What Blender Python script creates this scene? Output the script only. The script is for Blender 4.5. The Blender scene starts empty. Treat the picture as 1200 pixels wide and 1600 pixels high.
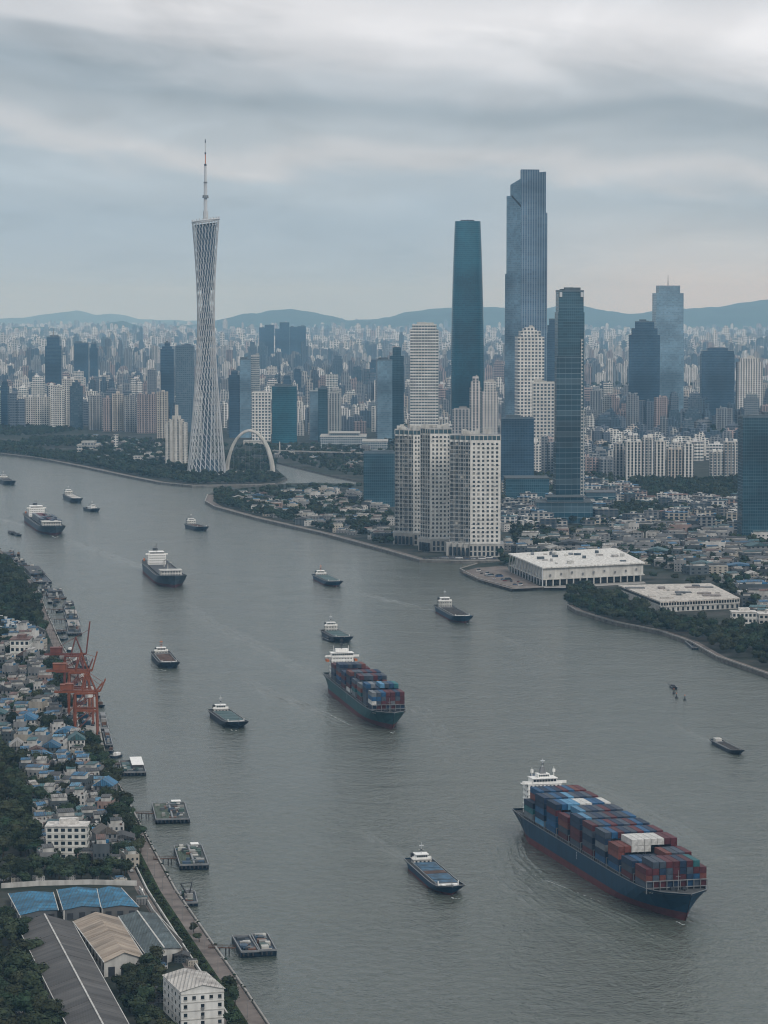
import bpy, math, random
import numpy as np
from mathutils import Vector, Matrix
from mathutils.geometry import tessellate_polygon
R = random.Random(7)
PI = math.pi
scene = bpy.context.scene
col = scene.collection

# ------------------------------------------------------------------ camera
CAM_H, F, HOR = 298.0, 4500.0, 482.0          # metres above the river, focal length and horizon in photo pixels (1200 x 1600)
TH = math.atan((800 - HOR) / F)
cd = bpy.data.cameras.new('camera')
cam = bpy.data.objects.new('camera', cd); col.objects.link(cam)
cam.location = (0, 0, CAM_H); cam.rotation_euler = (PI / 2 - TH, 0, 0)
cd.sensor_fit = 'VERTICAL'; cd.sensor_height = 32; cd.sensor_width = 24; cd.lens = 32 * F / 1600
cd.clip_start = 1; cd.clip_end = 200000
scene.camera = cam
CT, ST = math.cos(TH), math.sin(TH)
def ray(px, py):
    a, b = (px - 600) / F, (800 - py) / F
    return a, CT + b * ST, -ST + b * CT
def W(px, py, z=0.0):
    """ground position (metres) seen at a photo pixel, on the level z"""
    x, y, w = ray(px, py)
    t = (z - CAM_H) / w
    return (x * t, y * t)
def W3(px, py, z=0.0):
    p = W(px, py, z); return (p[0], p[1], z)
def pix(x, y, z):
    dz = z - CAM_H
    d = y * CT - dz * ST; u = y * ST + dz * CT
    return 600 + F * x / d, 800 - F * u / d
def hz(y, py):
    """height of what is seen at row py at distance y"""
    _, b, c = ray(600, py)
    return CAM_H + y / b * c
def scale(py, z=0.0):
    return F / W(600, py, z)[1] * 1.0

# ------------------------------------------------------------------ sky, sun, exposure
SUN_EL, SUN_AZ = math.radians(44), math.radians(148)
world = bpy.data.worlds.new('World'); scene.world = world; world.use_nodes = True
def nodes_of(nt):
    n, l = nt.nodes, nt.links
    def new(t, **kw):
        o = n.new(t)
        for k, v in kw.items(): setattr(o, k, v)
        return o
    def m(op, a, b=None, c=None, clamp=False):
        o = n.new('ShaderNodeMath'); o.operation = op; o.use_clamp = clamp
        for i, v in enumerate((a, b, c)):
            if v is None: continue
            if isinstance(v, (int, float)): o.inputs[i].default_value = v
            else: l.new(v, o.inputs[i])
        return o.outputs[0]
    def mix(f, a, b, mode='MIX'):
        o = n.new('ShaderNodeMix'); o.data_type = 'RGBA'; o.blend_type = mode
        for i, v in ((0, f), (6, a), (7, b)):
            if isinstance(v, (int, float)): o.inputs[i].default_value = v
            elif isinstance(v, tuple): o.inputs[i].default_value = (*v, 1)
            else: l.new(v, o.inputs[i])
        return o.outputs[2]
    def ramp(f, stops, interp='LINEAR'):
        o = n.new('ShaderNodeValToRGB'); o.color_ramp.interpolation = interp
        e = o.color_ramp.elements
        while len(e) < len(stops): e.new(.5)
        for k, (p, c) in enumerate(stops):
            e[k].position = p; e[k].color = (*c, 1) if isinstance(c, tuple) else (c, c, c, 1)
        l.new(f, o.inputs[0]); return o.outputs[0]
    def noise(v, sc, det=3, rough=.5, dist=0, col=False):
        o = n.new('ShaderNodeTexNoise'); o.inputs['Scale'].default_value = sc; o.inputs['Detail'].default_value = det
        o.inputs['Roughness'].default_value = rough; o.inputs['Distortion'].default_value = dist
        if v is not None: l.new(v, o.inputs['Vector'])
        return o.outputs[1 if col else 0]
    def comb(x, y, z):
        o = n.new('ShaderNodeCombineXYZ')
        for i, v in enumerate((x, y, z)):
            if isinstance(v, (int, float)): o.inputs[i].default_value = v
            else: l.new(v, o.inputs[i])
        return o.outputs[0]
    def sep(v):
        o = n.new('ShaderNodeSeparateXYZ'); l.new(v, o.inputs[0]); return o.outputs
    return new, m, mix, ramp, noise, comb, sep, l
def build_sky():
    nt = world.node_tree; nt.nodes.clear()
    new, m, mix, ramp, noise, comb, sep, l = nodes_of(nt)
    tc = new('ShaderNodeTexCoord')
    x, y, z = sep(tc.outputs['Generated'])[:3]
    zc = m('MAXIMUM', z, 0.0)
    zz = m('ADD', zc, 0.045)
    # overcast in layers: bands by elevation, bent and broken by noise on a cloud sheet seen in perspective
    u = m('DIVIDE', x, m('MAXIMUM', zz, .02)); v = m('DIVIDE', y, zz)
    p = comb(m('MULTIPLY', u, .55), m('MULTIPLY', v, .10), 3.7)
    p2 = comb(m('MULTIPLY', u, 1.3), m('MULTIPLY', v, .36), 8.1)
    big = noise(p, 1.0, 3, .5, .4); fine = noise(p2, 1.2, 5, .55, .6); soft = noise(comb(m('MULTIPLY', x, 9.0), m('MULTIPLY', m('ADD', zc, m('MULTIPLY', x, .1)), 40.0), 1.3), 1.0, 4, .5, .5)
    bend = m('ADD', m('MULTIPLY', m('SUBTRACT', big, .5), .036), m('MULTIPLY', m('SUBTRACT', soft, .5), .030))
    e = m('ADD', m('ADD', zc, bend), m('MULTIPLY', x, .07))
    band = ramp(m('MULTIPLY', e, 3.0), [(0.0, (.29, .37, .46)), (.08, (.28, .36, .445)), (.13, (.31, .375, .44)), (.156, (.43, .455, .49)), (.18, (.33, .375, .42)), (.215, (.25, .295, .34)),
                                        (.245, (.34, .375, .415)), (.276, (.48, .495, .525)), (.315, (.60, .605, .63)), (.37, (.42, .445, .48)), (.60, (.48, .50, .525)), (1.0, (.56, .58, .60))], 'EASE')
    warm = m('MULTIPLY', ramp(m('MULTIPLY', x, 6.0), [(.05, 0.0), (.6, 1.0)]), ramp(m('MULTIPLY', zc, 10.0), [(.10, 1.0), (.36, 0.0)]))
    band = mix(m('MULTIPLY', warm, .75), band, (.53, .525, .52))
    d = ramp(m('ADD', m('MULTIPLY', fine, .6), m('MULTIPLY', soft, .4)), [(.36, .83), (.5, 1.0), (.64, 1.16)], 'EASE')
    cloud = mix(m('MINIMUM', 1.0, m('ADD', .25, m('MULTIPLY', zc, 9.0))), band, mix(1.0, band, d, 'MULTIPLY'))
    sky = new('ShaderNodeTexSky'); sky.sky_type = 'NISHITA'; sky.sun_disc = False
    sky.sun_elevation = SUN_EL; sky.sun_rotation = SUN_AZ
    nis = mix(1.0, sky.outputs[0], (.10, .10, .10), 'MULTIPLY')
    out = mix(.93, nis, cloud)
    bg = new('ShaderNodeBackground'); l.new(out, bg.inputs[0]); bg.inputs[1].default_value = SKY_STRENGTH
    o = new('ShaderNodeOutputWorld'); l.new(bg.outputs[0], o.inputs[0])
SKY_DARK = (.27, .325, .385); SKY_DARK_LOW = (.25, .345, .43)
SKY_LIGHT = (.62, .635, .66); SKY_LIGHT_LOW = (.42, .46, .49)
SKY_STRENGTH = 1.22
build_sky()
sl = bpy.data.lights.new('sun', 'SUN'); sl.energy = 1.5; sl.angle = math.radians(18); sl.color = (1, .95, .88)
sun = bpy.data.objects.new('sun', sl); col.objects.link(sun)
sd = Vector((math.sin(SUN_AZ) * math.cos(SUN_EL), math.cos(SUN_AZ) * math.cos(SUN_EL), math.sin(SUN_EL)))
sun.rotation_euler = (-sd).to_track_quat('-Z', 'Y').to_euler()
vs = scene.view_settings
vs.view_transform = 'Standard'; vs.look = 'None'; vs.gamma = 1; vs.use_curve_mapping = False; vs.exposure = 0.08
cy = scene.cycles
cy.use_denoising = True; cy.max_bounces = 5; cy.diffuse_bounces = 2; cy.glossy_bounces = 2; cy.volume_bounces = 1
cy.transparent_max_bounces = 4; cy.use_adaptive_sampling = True; cy.adaptive_threshold = .01; cy.caustics_reflective = False
cy.sample_clamp_indirect = 4; cy.filter_width = 1.1

# ------------------------------------------------------------------ mesh helpers
class MB:
    """collects faces; material index and colour per face; uv in metres is laid on at build"""
    def __init__(s): s.v = []; s.f = []; s.m = []; s.c = []; s.cur = (.5, .5, .5)
    def quad(s, *pts, m=0):
        b = len(s.v); s.v.extend(pts); s.f.append(tuple(range(b, b + len(pts)))); s.m.append(m); s.c.append(s.cur)
    def box(s, x0, x1, y0, y1, z0, z1, m=0, top=None, bottom=True):
        b = len(s.v)
        s.v.extend([(x0, y0, z0), (x1, y0, z0), (x1, y1, z0), (x0, y1, z0), (x0, y0, z1), (x1, y0, z1), (x1, y1, z1), (x0, y1, z1)])
        fs = [(0, 1, 5, 4), (1, 2, 6, 5), (2, 3, 7, 6), (3, 0, 4, 7), (4, 5, 6, 7)] + ([(3, 2, 1, 0)] if bottom else [])
        for k, f in enumerate(fs):
            s.f.append(tuple(b + i for i in f)); s.m.append(top if (k == 4 and top is not None) else m); s.c.append(s.cur)
    def cbox(s, cx, cy, w, d, z0, z1, m=0, top=None, rz=0.0, bottom=False):
        b = len(s.v); c, n = math.cos(rz), math.sin(rz)
        for z in (z0, z1):
            for ax, ay in ((-w / 2, -d / 2), (w / 2, -d / 2), (w / 2, d / 2), (-w / 2, d / 2)):
                s.v.append((cx + ax * c - ay * n, cy + ax * n + ay * c, z))
        fs = [(0, 1, 5, 4), (1, 2, 6, 5), (2, 3, 7, 6), (3, 0, 4, 7), (4, 5, 6, 7)] + ([(3, 2, 1, 0)] if bottom else [])
        for k, f in enumerate(fs):
            s.f.append(tuple(b + i for i in f)); s.m.append(top if (k == 4 and top is not None) else m); s.c.append(s.cur)
    def loft(s, rings, m=0, cap0=False, cap1=True, closed=True, capm=None):
        n = len(rings[0]); b = len(s.v)
        for r in rings: s.v.extend(r)
        for k in range(len(rings) - 1):
            for i in range(n if closed else n - 1):
                j = (i + 1) % n
                s.f.append((b + k * n + i, b + k * n + j, b + (k + 1) * n + j, b + (k + 1) * n + i)); s.m.append(m); s.c.append(s.cur)
        cm = m if capm is None else capm
        if cap0: s.f.append(tuple(b + i for i in range(n - 1, -1, -1))); s.m.append(cm); s.c.append(s.cur)
        if cap1: s.f.append(tuple(b + (len(rings) - 1) * n + i for i in range(n))); s.m.append(cm); s.c.append(s.cur)
    def prism(s, poly, z0, z1, m=0, top=None):
        s.loft([[(x, y, z0) for x, y in poly], [(x, y, z1) for x, y in poly]], m, capm=top)
    def tube(s, p, q, r, r2=None, n=5, m=0, cap=False):
        p, q = Vector(p), Vector(q); d = q - p
        if d.length < 1e-6: return
        r2 = r if r2 is None else r2
        a = d.normalized().orthogonal().normalized(); b = d.normalized().cross(a)
        s.loft([[tuple(p + (a * math.cos(t) + b * math.sin(t)) * r) for t in [2 * PI * i / n for i in range(n)]],
                [tuple(q + (a * math.cos(t) + b * math.sin(t)) * r2) for t in [2 * PI * i / n for i in range(n)]]], m, cap0=cap, cap1=cap)
    def beam(s, p, q, w, h=None, m=0):
        """square bar from p to q"""
        h = h or w; p, q = Vector(p), Vector(q); d = (q - p).normalized()
        a = d.cross(Vector((0, 0, 1))); a = a.normalized() if a.length > 1e-3 else Vector((1, 0, 0)); b = a.cross(d)
        o = [a * w / 2 + b * h / 2, -a * w / 2 + b * h / 2, -a * w / 2 - b * h / 2, a * w / 2 - b * h / 2]
        s.loft([[tuple(p + k) for k in o], [tuple(q + k) for k in o]], m, cap0=True)
    def build(s, name, mats, parent=None, color=None, attr=False, uv=True, smooth=False):
        me = s.mesh(name, mats, attr, uv, smooth)
        return link(name, me, parent, color)
    def mesh(s, name, mats, attr=False, uv=True, smooth=False):
        me = bpy.data.meshes.new(name)
        me.from_pydata(s.v, [], s.f)
        mats = mats if isinstance(mats, (list, tuple)) else [mats]
        for x in mats: me.materials.append(M[x] if isinstance(x, str) else x)
        me.polygons.foreach_set('material_index', np.array(s.m, dtype=np.int32))
        if uv or attr:
            nf = len(me.polygons); nl = len(me.loops)
            tot = np.empty(nf, np.int32); me.polygons.foreach_get('loop_total', tot)
        if uv:
            nor = np.empty(nf * 3, np.float32); me.polygons.foreach_get('normal', nor); nor = nor.reshape(-1, 3)
            vi = np.empty(nl, np.int32); me.loops.foreach_get('vertex_index', vi)
            co = np.empty(len(me.vertices) * 3, np.float32); me.vertices.foreach_get('co', co); co = co.reshape(-1, 3)[vi]
            ln = np.repeat(nor, tot, axis=0)
            t = np.stack([-ln[:, 1], ln[:, 0]], 1); tl = np.linalg.norm(t, axis=1, keepdims=True)
            t = np.where(tl > .3, t / np.maximum(tl, 1e-6), 0)
            wall = tl[:, 0] > .3
            u = np.where(wall, co[:, 0] * t[:, 0] + co[:, 1] * t[:, 1], co[:, 0])
            w = np.where(wall, co[:, 2], co[:, 1])
            ul = me.uv_layers.new(name='UVMap')
            ul.data.foreach_set('uv', np.stack([u, w], 1).astype(np.float32).ravel())
        if attr:
            ca = me.color_attributes.new('Col', 'FLOAT_COLOR', 'CORNER')
            c = np.array(s.c, np.float32); c = np.concatenate([c, np.ones((len(c), 1), np.float32)], 1)
            ca.data.foreach_set('color', np.repeat(c, tot, axis=0).ravel())
        if smooth: me.polygons.foreach_set('use_smooth', np.ones(len(me.polygons), bool))
        me.update()
        return me
def link(name, me, parent=None, color=None):
    o = bpy.data.objects.new(name, me); col.objects.link(o)
    if parent is not None: o.parent = parent
    if color is not None: o.color = (*color, 1)
    return o
def tag(o, label=None, cat=None, group=None, kind=None):
    if label: o['label'] = label
    if cat: o['category'] = cat
    if group: o['group'] = group
    if kind: o['kind'] = kind
    return o
def thing(name, label, cat, loc=(0, 0, 0), rz=0.0, group=None):
    o = bpy.data.objects.new(name, None); col.objects.link(o); o.empty_display_size = 1
    o.location = loc; o.rotation_euler = (0, 0, rz)
    return tag(o, label, cat, group)
def kindof(o, k): o['kind'] = k; return o
def copy_thing(src, kids, loc, rz=0.0, label=None, group=None, sc=(1, 1, 1), colors=None):
    """kids: list of (child, [grandchildren])"""
    r = src.copy(); col.objects.link(r); r.location = loc; r.rotation_euler = (0, 0, rz); r.scale = sc
    if label: r['label'] = label
    if group: r['group'] = group
    for ch in kids:
        c = ch.copy(); col.objects.link(c); c.parent = r
        if colors and ch.name.split('.')[0] in colors: c.color = (*colors[ch.name.split('.')[0]], 1)
    return r
ORD = ['zeroth', 'first', 'second', 'third', 'fourth', 'fifth', 'sixth', 'seventh', 'eighth', 'ninth', 'tenth', 'eleventh', 'twelfth', 'thirteenth',
       'fourteenth', 'fifteenth', 'sixteenth', 'seventeenth', 'eighteenth', 'nineteenth', 'twentieth']
def ordi(n):
    if n <= 20: return ORD[n]
    t = {2: 'twenty', 3: 'thirty', 4: 'forty', 5: 'fifty', 6: 'sixty', 7: 'seventy', 8: 'eighty', 9: 'ninety'}
    if n < 100: return (t[n // 10][:-1] + 'ieth') if n % 10 == 0 else t[n // 10] + '-' + ORD[n % 10]
    return str(n) + 'th'
def inpoly(x, y, poly):
    c = False; n = len(poly)
    for i in range(n):
        x0, y0 = poly[i]; x1, y1 = poly[i - 1]
        if (y0 > y) != (y1 > y) and x < (x1 - x0) * (y - y0) / (y1 - y0) + x0: c = not c
    return c

# ------------------------------------------------------------------ materials
M = {}
def material(name, fn, haze=False):
    mt = bpy.data.materials.new(name); mt.use_nodes = True; nt = mt.node_tree; nt.nodes.clear()
    k = nodes_of(nt); out = k[0]('ShaderNodeOutputMaterial'); fn(k, out); M[name] = mt; return mt
def principled(k, base, rough=.7, spec=.4, metal=0.0, normal=None):
    new, m, mix, ramp, noise, comb, sep, l = k
    b = new('ShaderNodeBsdfPrincipled')
    for key, v in (('Base Color', base), ('Roughness', rough), ('Metallic', metal), ('Specular IOR Level', spec)):
        if isinstance(v, tuple): b.inputs[key].default_value = (*v, 1)
        elif isinstance(v, (int, float)): b.inputs[key].default_value = v
        else: l.new(v, b.inputs[key])
    if normal is not None: l.new(normal, b.inputs['Normal'])
    return b.outputs[0]
def coord(k, which='Object'):
    return k[0]('ShaderNodeTexCoord').outputs[which]
def plain(name, c=None, rough=.7, var=.25, sc=.3, spec=.3, metal=0.0, src=None, streak=False):
    """painted, weathered surface; src 'obj' takes the object's own colour, 'attr' the colour attribute"""
    def fn(k, out):
        new, m, mix, ramp, noise, comb, sep, l = k
        if src == 'obj': base = new('ShaderNodeObjectInfo').outputs['Color']
        elif src == 'attr': base = new('ShaderNodeVertexColor', layer_name='Col').outputs[0]
        else: base = c
        p = coord(k)
        n1 = noise(p, sc, 4, .6)
        if streak:
            x, y, z = sep(p)[:3]
            n1 = m('MULTIPLY', m('ADD', n1, noise(comb(m('MULTIPLY', x, 3), m('MULTIPLY', y, 3), m('MULTIPLY', z, .25)), sc, 3)), .5)
        f = ramp(n1, [(.25, 1 - var * 1.6), (.5, 1.0 - var * .4), (.75, 1 + var * .6)])
        base = mix(1.0, base, f, 'MULTIPLY')
        l.new(principled(k, base, rough, spec, metal), out.inputs[0])
    return material(name, fn)
def facade(name, src='obj', bay=3.6, floor=3.2, ru=.62, rv=.55, glass=(.03, .05, .075), grough=.15, wrough=.75, lit=.25, bright=(.22, .26, .3)):
    """wall with a grid of glazed openings laid out in metres (far buildings only: openings of a pixel or two)"""
    def fn(k, out):
        new, m, mix, ramp, noise, comb, sep, l = k
        oi = new('ShaderNodeObjectInfo')
        base = oi.outputs['Color'] if src == 'obj' else new('ShaderNodeVertexColor', layer_name='Col').outputs[0]
        uv = sep(coord(k, 'UV')); U = m('DIVIDE', uv[0], bay); V = m('DIVIDE', uv[1], floor)
        fu, fv = m('FRACT', U), m('FRACT', V)
        iu = m('LESS_THAN', m('ABSOLUTE', m('SUBTRACT', fu, .5)), ru / 2)
        iv = m('LESS_THAN', m('ABSOLUTE', m('SUBTRACT', fv, .52)), rv / 2)
        nz = m('LESS_THAN', m('ABSOLUTE', sep(new('ShaderNodeNewGeometry').outputs['Normal'])[2]), .5)
        mask = m('MULTIPLY', m('MULTIPLY', iu, iv), nz)
        wn = new('ShaderNodeTexWhiteNoise'); wn.noise_dimensions = '3D'
        l.new(comb(m('FLOOR', U), m('FLOOR', V), oi.outputs['Random']), wn.inputs[0])
        g = mix(m('MULTIPLY', m('POWER', wn.outputs[0], 3), lit), glass, bright)
        grime = ramp(noise(coord(k, 'UV'), .05, 4, .6), [(.3, .72), (.7, 1.08)])
        b = mix(1.0, base, grime, 'MULTIPLY')
        c = mix(mask, b, g)
        r = m('ADD', wrough, m('MULTIPLY', mask, grough - wrough))
        l.new(principled(k, c, r, .5), out.inputs[0])
    return material(name, fn)
def curtain(name, c=(.02, .07, .10), band=(.06, .12, .16), floor=4.2, mull=1.6, wband=.22, wm=.16, rough=.16, mc=None, spec=.45):
    """curtain wall: glass, floor lines and mullions in metres"""
    def fn(k, out):
        new, m, mix, ramp, noise, comb, sep, l = k
        uv = sep(coord(k, 'UV')); U = m('DIVIDE', uv[0], mull); V = m('DIVIDE', uv[1], floor)
        fl = m('LESS_THAN', m('FRACT', V), wband); ml = m('LESS_THAN', m('FRACT', U), wm)
        wn = new('ShaderNodeTexWhiteNoise'); wn.noise_dimensions = '3D'
        l.new(comb(m('FLOOR', m('DIVIDE', U, 2)), m('FLOOR', V), 2.0), wn.inputs[0])
        vrow = new('ShaderNodeTexWhiteNoise'); vrow.noise_dimensions = '1D'; l.new(m('FLOOR', V), vrow.inputs['W'])
        b = mix(m('MULTIPLY', wn.outputs[0], .45), c, tuple(min(1, x * 2.2 + .01) for x in c))
        b = mix(m('MULTIPLY', m('POWER', vrow.outputs[0], 4), .55), b, band)
        b = mix(m('MULTIPLY', fl, .8), b, band)
        b = mix(m('MULTIPLY', ml, .8), b, mc or band)
        b = mix(1.0, b, ramp(noise(coord(k), .012, 3), [(.35, .6), (.65, 1.4)]), 'MULTIPLY')  # broad reflection patches painted into the glass colour
        r = m('ADD', m('MULTIPLY', m('MAXIMUM', fl, ml), .3), rough)
        l.new(principled(k, b, r, spec), out.inputs[0])
    return material(name, fn)
plain('concrete', (.30, .29, .275), .85, .35, .08, streak=True)
plain('paving', (.165, .142, .13), .9, .35, .12)
plain('asphalt', (.06, .062, .065), .9, .3, .2)
plain('painted', rough=.6, var=.28, sc=.12, src='obj', streak=True)
plain('roofing', rough=.75, var=.45, sc=.35, src='obj')
plain('attr_wall', rough=.8, var=.35, sc=.15, src='attr')
plain('white_paint', (.80, .80, .78), .5, .18, .4, streak=True)
plain('offwhite', (.52, .515, .49), .7, .4, .1, streak=True)
plain('dark_metal', (.035, .04, .048), .6, .3, .4)
plain('grass_verge', (.035, .055, .025), .95, .5, .4, spec=.05)
plain('grey_metal', (.20, .21, .22), .5, .3, .3)
plain('window_glass', (.018, .028, .038), .12, .2, .5, spec=.8)
plain('teal_glass', (.035, .085, .11), .12, .3, .2, spec=.8)
plain('hull_blue', (.008, .044, .088), .55, .35, .12, streak=True)
plain('hull_teal', (.022, .080, .088), .6, .35, .12, streak=True)
plain('hull_dark', (.012, .028, .048), .5, .3, .2, streak=True)
plain('hull_grey', (.05, .075, .10), .55, .3, .2, streak=True)
plain('boot_red', (.12, .035, .038), .7, .3, .15, streak=True)
plain('deck', (.07, .075, .078), .8, .4, .4)
plain('deck_rust', (.10, .06, .045), .85, .5, .3)
plain('cargo', (.05, .047, .045), .95, .5, .4)
plain('hatch_green', (.05, .10, .105), .6, .3, .3)
plain('hatch_blue', (.035, .10, .17), .6, .6, .25)
plain('crane_orange', (.22, .068, .034), .55, .35, .25, streak=True)
plain('crane_red', (.15, .045, .033), .55, .35, .25, streak=True)
plain('steel_white', (.50, .52, .54), .45, .12, .05, spec=.5)
plain('foam', (.45, .48, .49), .8, .4, .5)
plain('trunk', (.05, .04, .03), .9, .3, 1.0)
plain('bank_wall', (.15, .145, .135), .9, .45, .15)
plain('orange_gear', (.5, .16, .06), .6, .2, .4)
def leaf_fn(src):
    def fn(k, out):
        new, m, mix, ramp, noise, comb, sep, l = k
        oi = new('ShaderNodeObjectInfo')
        if src == 'obj': base = oi.outputs['Color']
        else: base = new('ShaderNodeVertexColor', layer_name='Col').outputs[0]
        f = ramp(noise(coord(k), .45, 3, .6), [(.3, .35), (.7, 1.25)])
        b = mix(1.0, base, f, 'MULTIPLY')
        b = mix(ramp(noise(coord(k), .09, 2), [(.45, 0.0), (.7, .5)]), b, (.05, .065, .03))
        l.new(principled(k, b, .8, .12), out.inputs[0])
    return fn
material('leaves', leaf_fn('obj')); material('leaves_attr', leaf_fn('attr'))
def roof_sheet(name, c, c2, pitch=1.2, var=.5, obj=False):
    """corrugated sheet roof with seams running down the slope (uv x is along the eaves)"""
    def fn(k, out):
        new, m, mix, ramp, noise, comb, sep, l = k
        uv = sep(coord(k, 'UV'))
        base = new('ShaderNodeObjectInfo').outputs['Color'] if obj else c
        n = noise(comb(m('MULTIPLY', uv[0], .9), m('MULTIPLY', uv[1], .10), 0.0), .55, 5, .6)
        b = mix(ramp(n, [(.42, 0.0), (.68, 1.0)]), base, c2)
        b = mix(1.0, b, ramp(noise(coord(k), .09, 4, .6), [(.3, 1 - var * .7), (.7, 1 + var * .4)]), 'MULTIPLY')
        b = mix(1.0, b, ramp(new('ShaderNodeObjectInfo').outputs['Random'], [(0, .72), (.5, 1.0), (.9, 1.12), (1.0, 1.35)]), 'MULTIPLY')
        seam = m('LESS_THAN', m('FRACT', m('DIVIDE', uv[0], pitch)), .16)
        b = mix(m('MULTIPLY', seam, .45), b, (.03, .03, .032))
        bp = new('ShaderNodeBump'); bp.inputs['Strength'].default_value = .8; bp.inputs['Distance'].default_value = .12
        l.new(m('SINE', m('MULTIPLY', uv[0], 2 * PI / pitch)), bp.inputs['Height'])
        l.new(principled(k, b, .65, .35, 0.0, bp.outputs[0]), out.inputs[0])
    return material(name, fn)
roof_sheet('roof_grey', (.088, .085, .083), (.05, .047, .045), 1.5, .35)
roof_sheet('roof_tan', (.36, .30, .24), (.20, .15, .11), 1.3, .4)
roof_sheet('roof_green', (.045, .065, .068), (.09, .12, .13), 1.4, .6)
roof_sheet('roof_blue', (.018, .145, .27), (.03, .09, .13), 1.6, .8)
roof_sheet('roof_white', (.46, .44, .41), (.30, .28, .26), 1.6, .3)
roof_sheet('roof_any', None, (.06, .06, .06), 1.4, .45, obj=True)
def cont_fn(k, out):
    new, m, mix, ramp, noise, comb, sep, l = k
    oi = new('ShaderNodeObjectInfo'); uv = sep(coord(k, 'UV'))
    b = mix(1.0, oi.outputs['Color'], ramp(noise(coord(k), .5, 4, .65), [(.3, .6), (.7, 1.15)]), 'MULTIPLY')
    b = mix(ramp(noise(comb(uv[0], uv[1], oi.outputs['Random']), .8, 5, .7), [(.60, 0.0), (.72, .5)]), b, (.10, .05, .035))
    bp = new('ShaderNodeBump'); bp.inputs['Strength'].default_value = .6; bp.inputs['Distance'].default_value = .06
    l.new(m('SINE', m('MULTIPLY', uv[0], 12.0)), bp.inputs['Height'])
    l.new(principled(k, b, .6, .3, 0.0, bp.outputs[0]), out.inputs[0])
material('container_paint', cont_fn)

facade('apartment', 'obj', 5.6, 4.9, .56, .60, lit=.12)
facade('apartment_big', 'obj', 7.0, 6.6, .60, .58, lit=.1)
facade('apartment_bands', 'obj', 6.0, 6.2, .84, .50, lit=.15)
facade('apartment_strips', 'obj', 6.2, 4.8, .50, .76, lit=.1)
facade('city_attr', 'attr', 7.0, 4.2, .60, .70, lit=.2)
facade('city_far', 'attr', 16.0, 14.0, .55, .62, lit=.2)
facade('office_grid', 'obj', 4.6, 5.0, .72, .62, glass=(.03, .07, .10), lit=.4)
curtain('glass_teal', (.004, .055, .085), (.015, .095, .13), 4.4, 1.6, .25, .12, mc=(.02, .09, .12))
curtain('glass_blue', (.035, .075, .125), (.10, .15, .20), 4.5, 5.2, .16, .42, mc=(.16, .21, .26))
curtain('glass_light', (.09, .16, .22), (.16, .23, .29), 4.4, 2.4, .2, .2)
curtain('glass_pale', (.22, .29, .33), (.30, .36, .39), 5.0, 2.4, .2, .15, rough=.3)
curtain('glass_dark', (.006, .035, .055), (.05, .10, .13), 4.0, 3.0, .2, .15)
curtain('glass_navy', (.012, .038, .07), (.05, .09, .13), 4.0, 2.6, .22, .2)
curtain('glass_lines', (.005, .028, .045), (.12, .17, .20), 7.5, 9.0, .12, .03)

def wmix(k, out):
    new, m, mix, ramp, noise, comb, sep, l = k
    x, y, z = sep(coord(k))[:3]; wn = new('ShaderNodeTexWhiteNoise'); wn.noise_dimensions = '3D'
    l.new(comb(m('FLOOR', m('DIVIDE', x, 2.9)), m('FLOOR', m('DIVIDE', z, 3.45)), m('FLOOR', m('DIVIDE', y, 9.0))), wn.inputs[0])
    b = ramp(wn.outputs[0], [(0, (.010, .016, .022)), (.55, (.03, .04, .048)), (.8, (.07, .08, .085)), (.93, (.20, .20, .19)), (1, (.34, .33, .30))])
    l.new(principled(k, b, .2, .6), out.inputs[0])
material('window_mixed', wmix)
# ------------------------------------------------------------------ water
def water_fn(k, out):
    new, m, mix, ramp, noise, comb, sep, l = k
    p = coord(k)
    big = noise(p, .0045, 3, .55, .6)
    mid = noise(p, .022, 3, .5, .5)
    x, y, z = sep(p)[:3]
    w1 = noise(comb(m('MULTIPLY', x, 1.0), m('MULTIPLY', y, .6), 0.0), .20, 4, .65, .4)
    w2 = noise(p, .55, 2, .5, .2)
    h = m('ADD', m('MULTIPLY', w1, 1.0), m('MULTIPLY', w2, .38))
    h = m('ADD', h, m('MULTIPLY', mid, 1.6))
    bp = new('ShaderNodeBump'); bp.inputs['Strength'].default_value = .55; bp.inputs['Distance'].default_value = 2.6
    l.new(h, bp.inputs['Height'])
    l.new(m('ADD', .30, m('MULTIPLY', big, .9)), bp.inputs['Strength'])
    base = mix(ramp(big, [(.35, 0.0), (.65, 1.0)]), (.058, .071, .059), (.086, .099, .085))
    b = new('ShaderNodeBsdfPrincipled'); l.new(base, b.inputs['Base Color'])
    b.inputs['IOR'].default_value = 1.33; l.new(bp.outputs[0], b.inputs['Normal'])
    l.new(m('ADD', .07, m('MULTIPLY', mid, .09)), b.inputs['Roughness'])
    b.inputs['Specular IOR Level'].default_value = .5
    l.new(b.outputs[0], out.inputs[0])
material('river_water', water_fn)
mb = MB(); mb.quad((-9000, 600, 0), (9000, 600, 0), (9000, 16000, 0), (-9000, 16000, 0))
kindof(mb.build('river_water', 'river_water'), 'structure')

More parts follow.
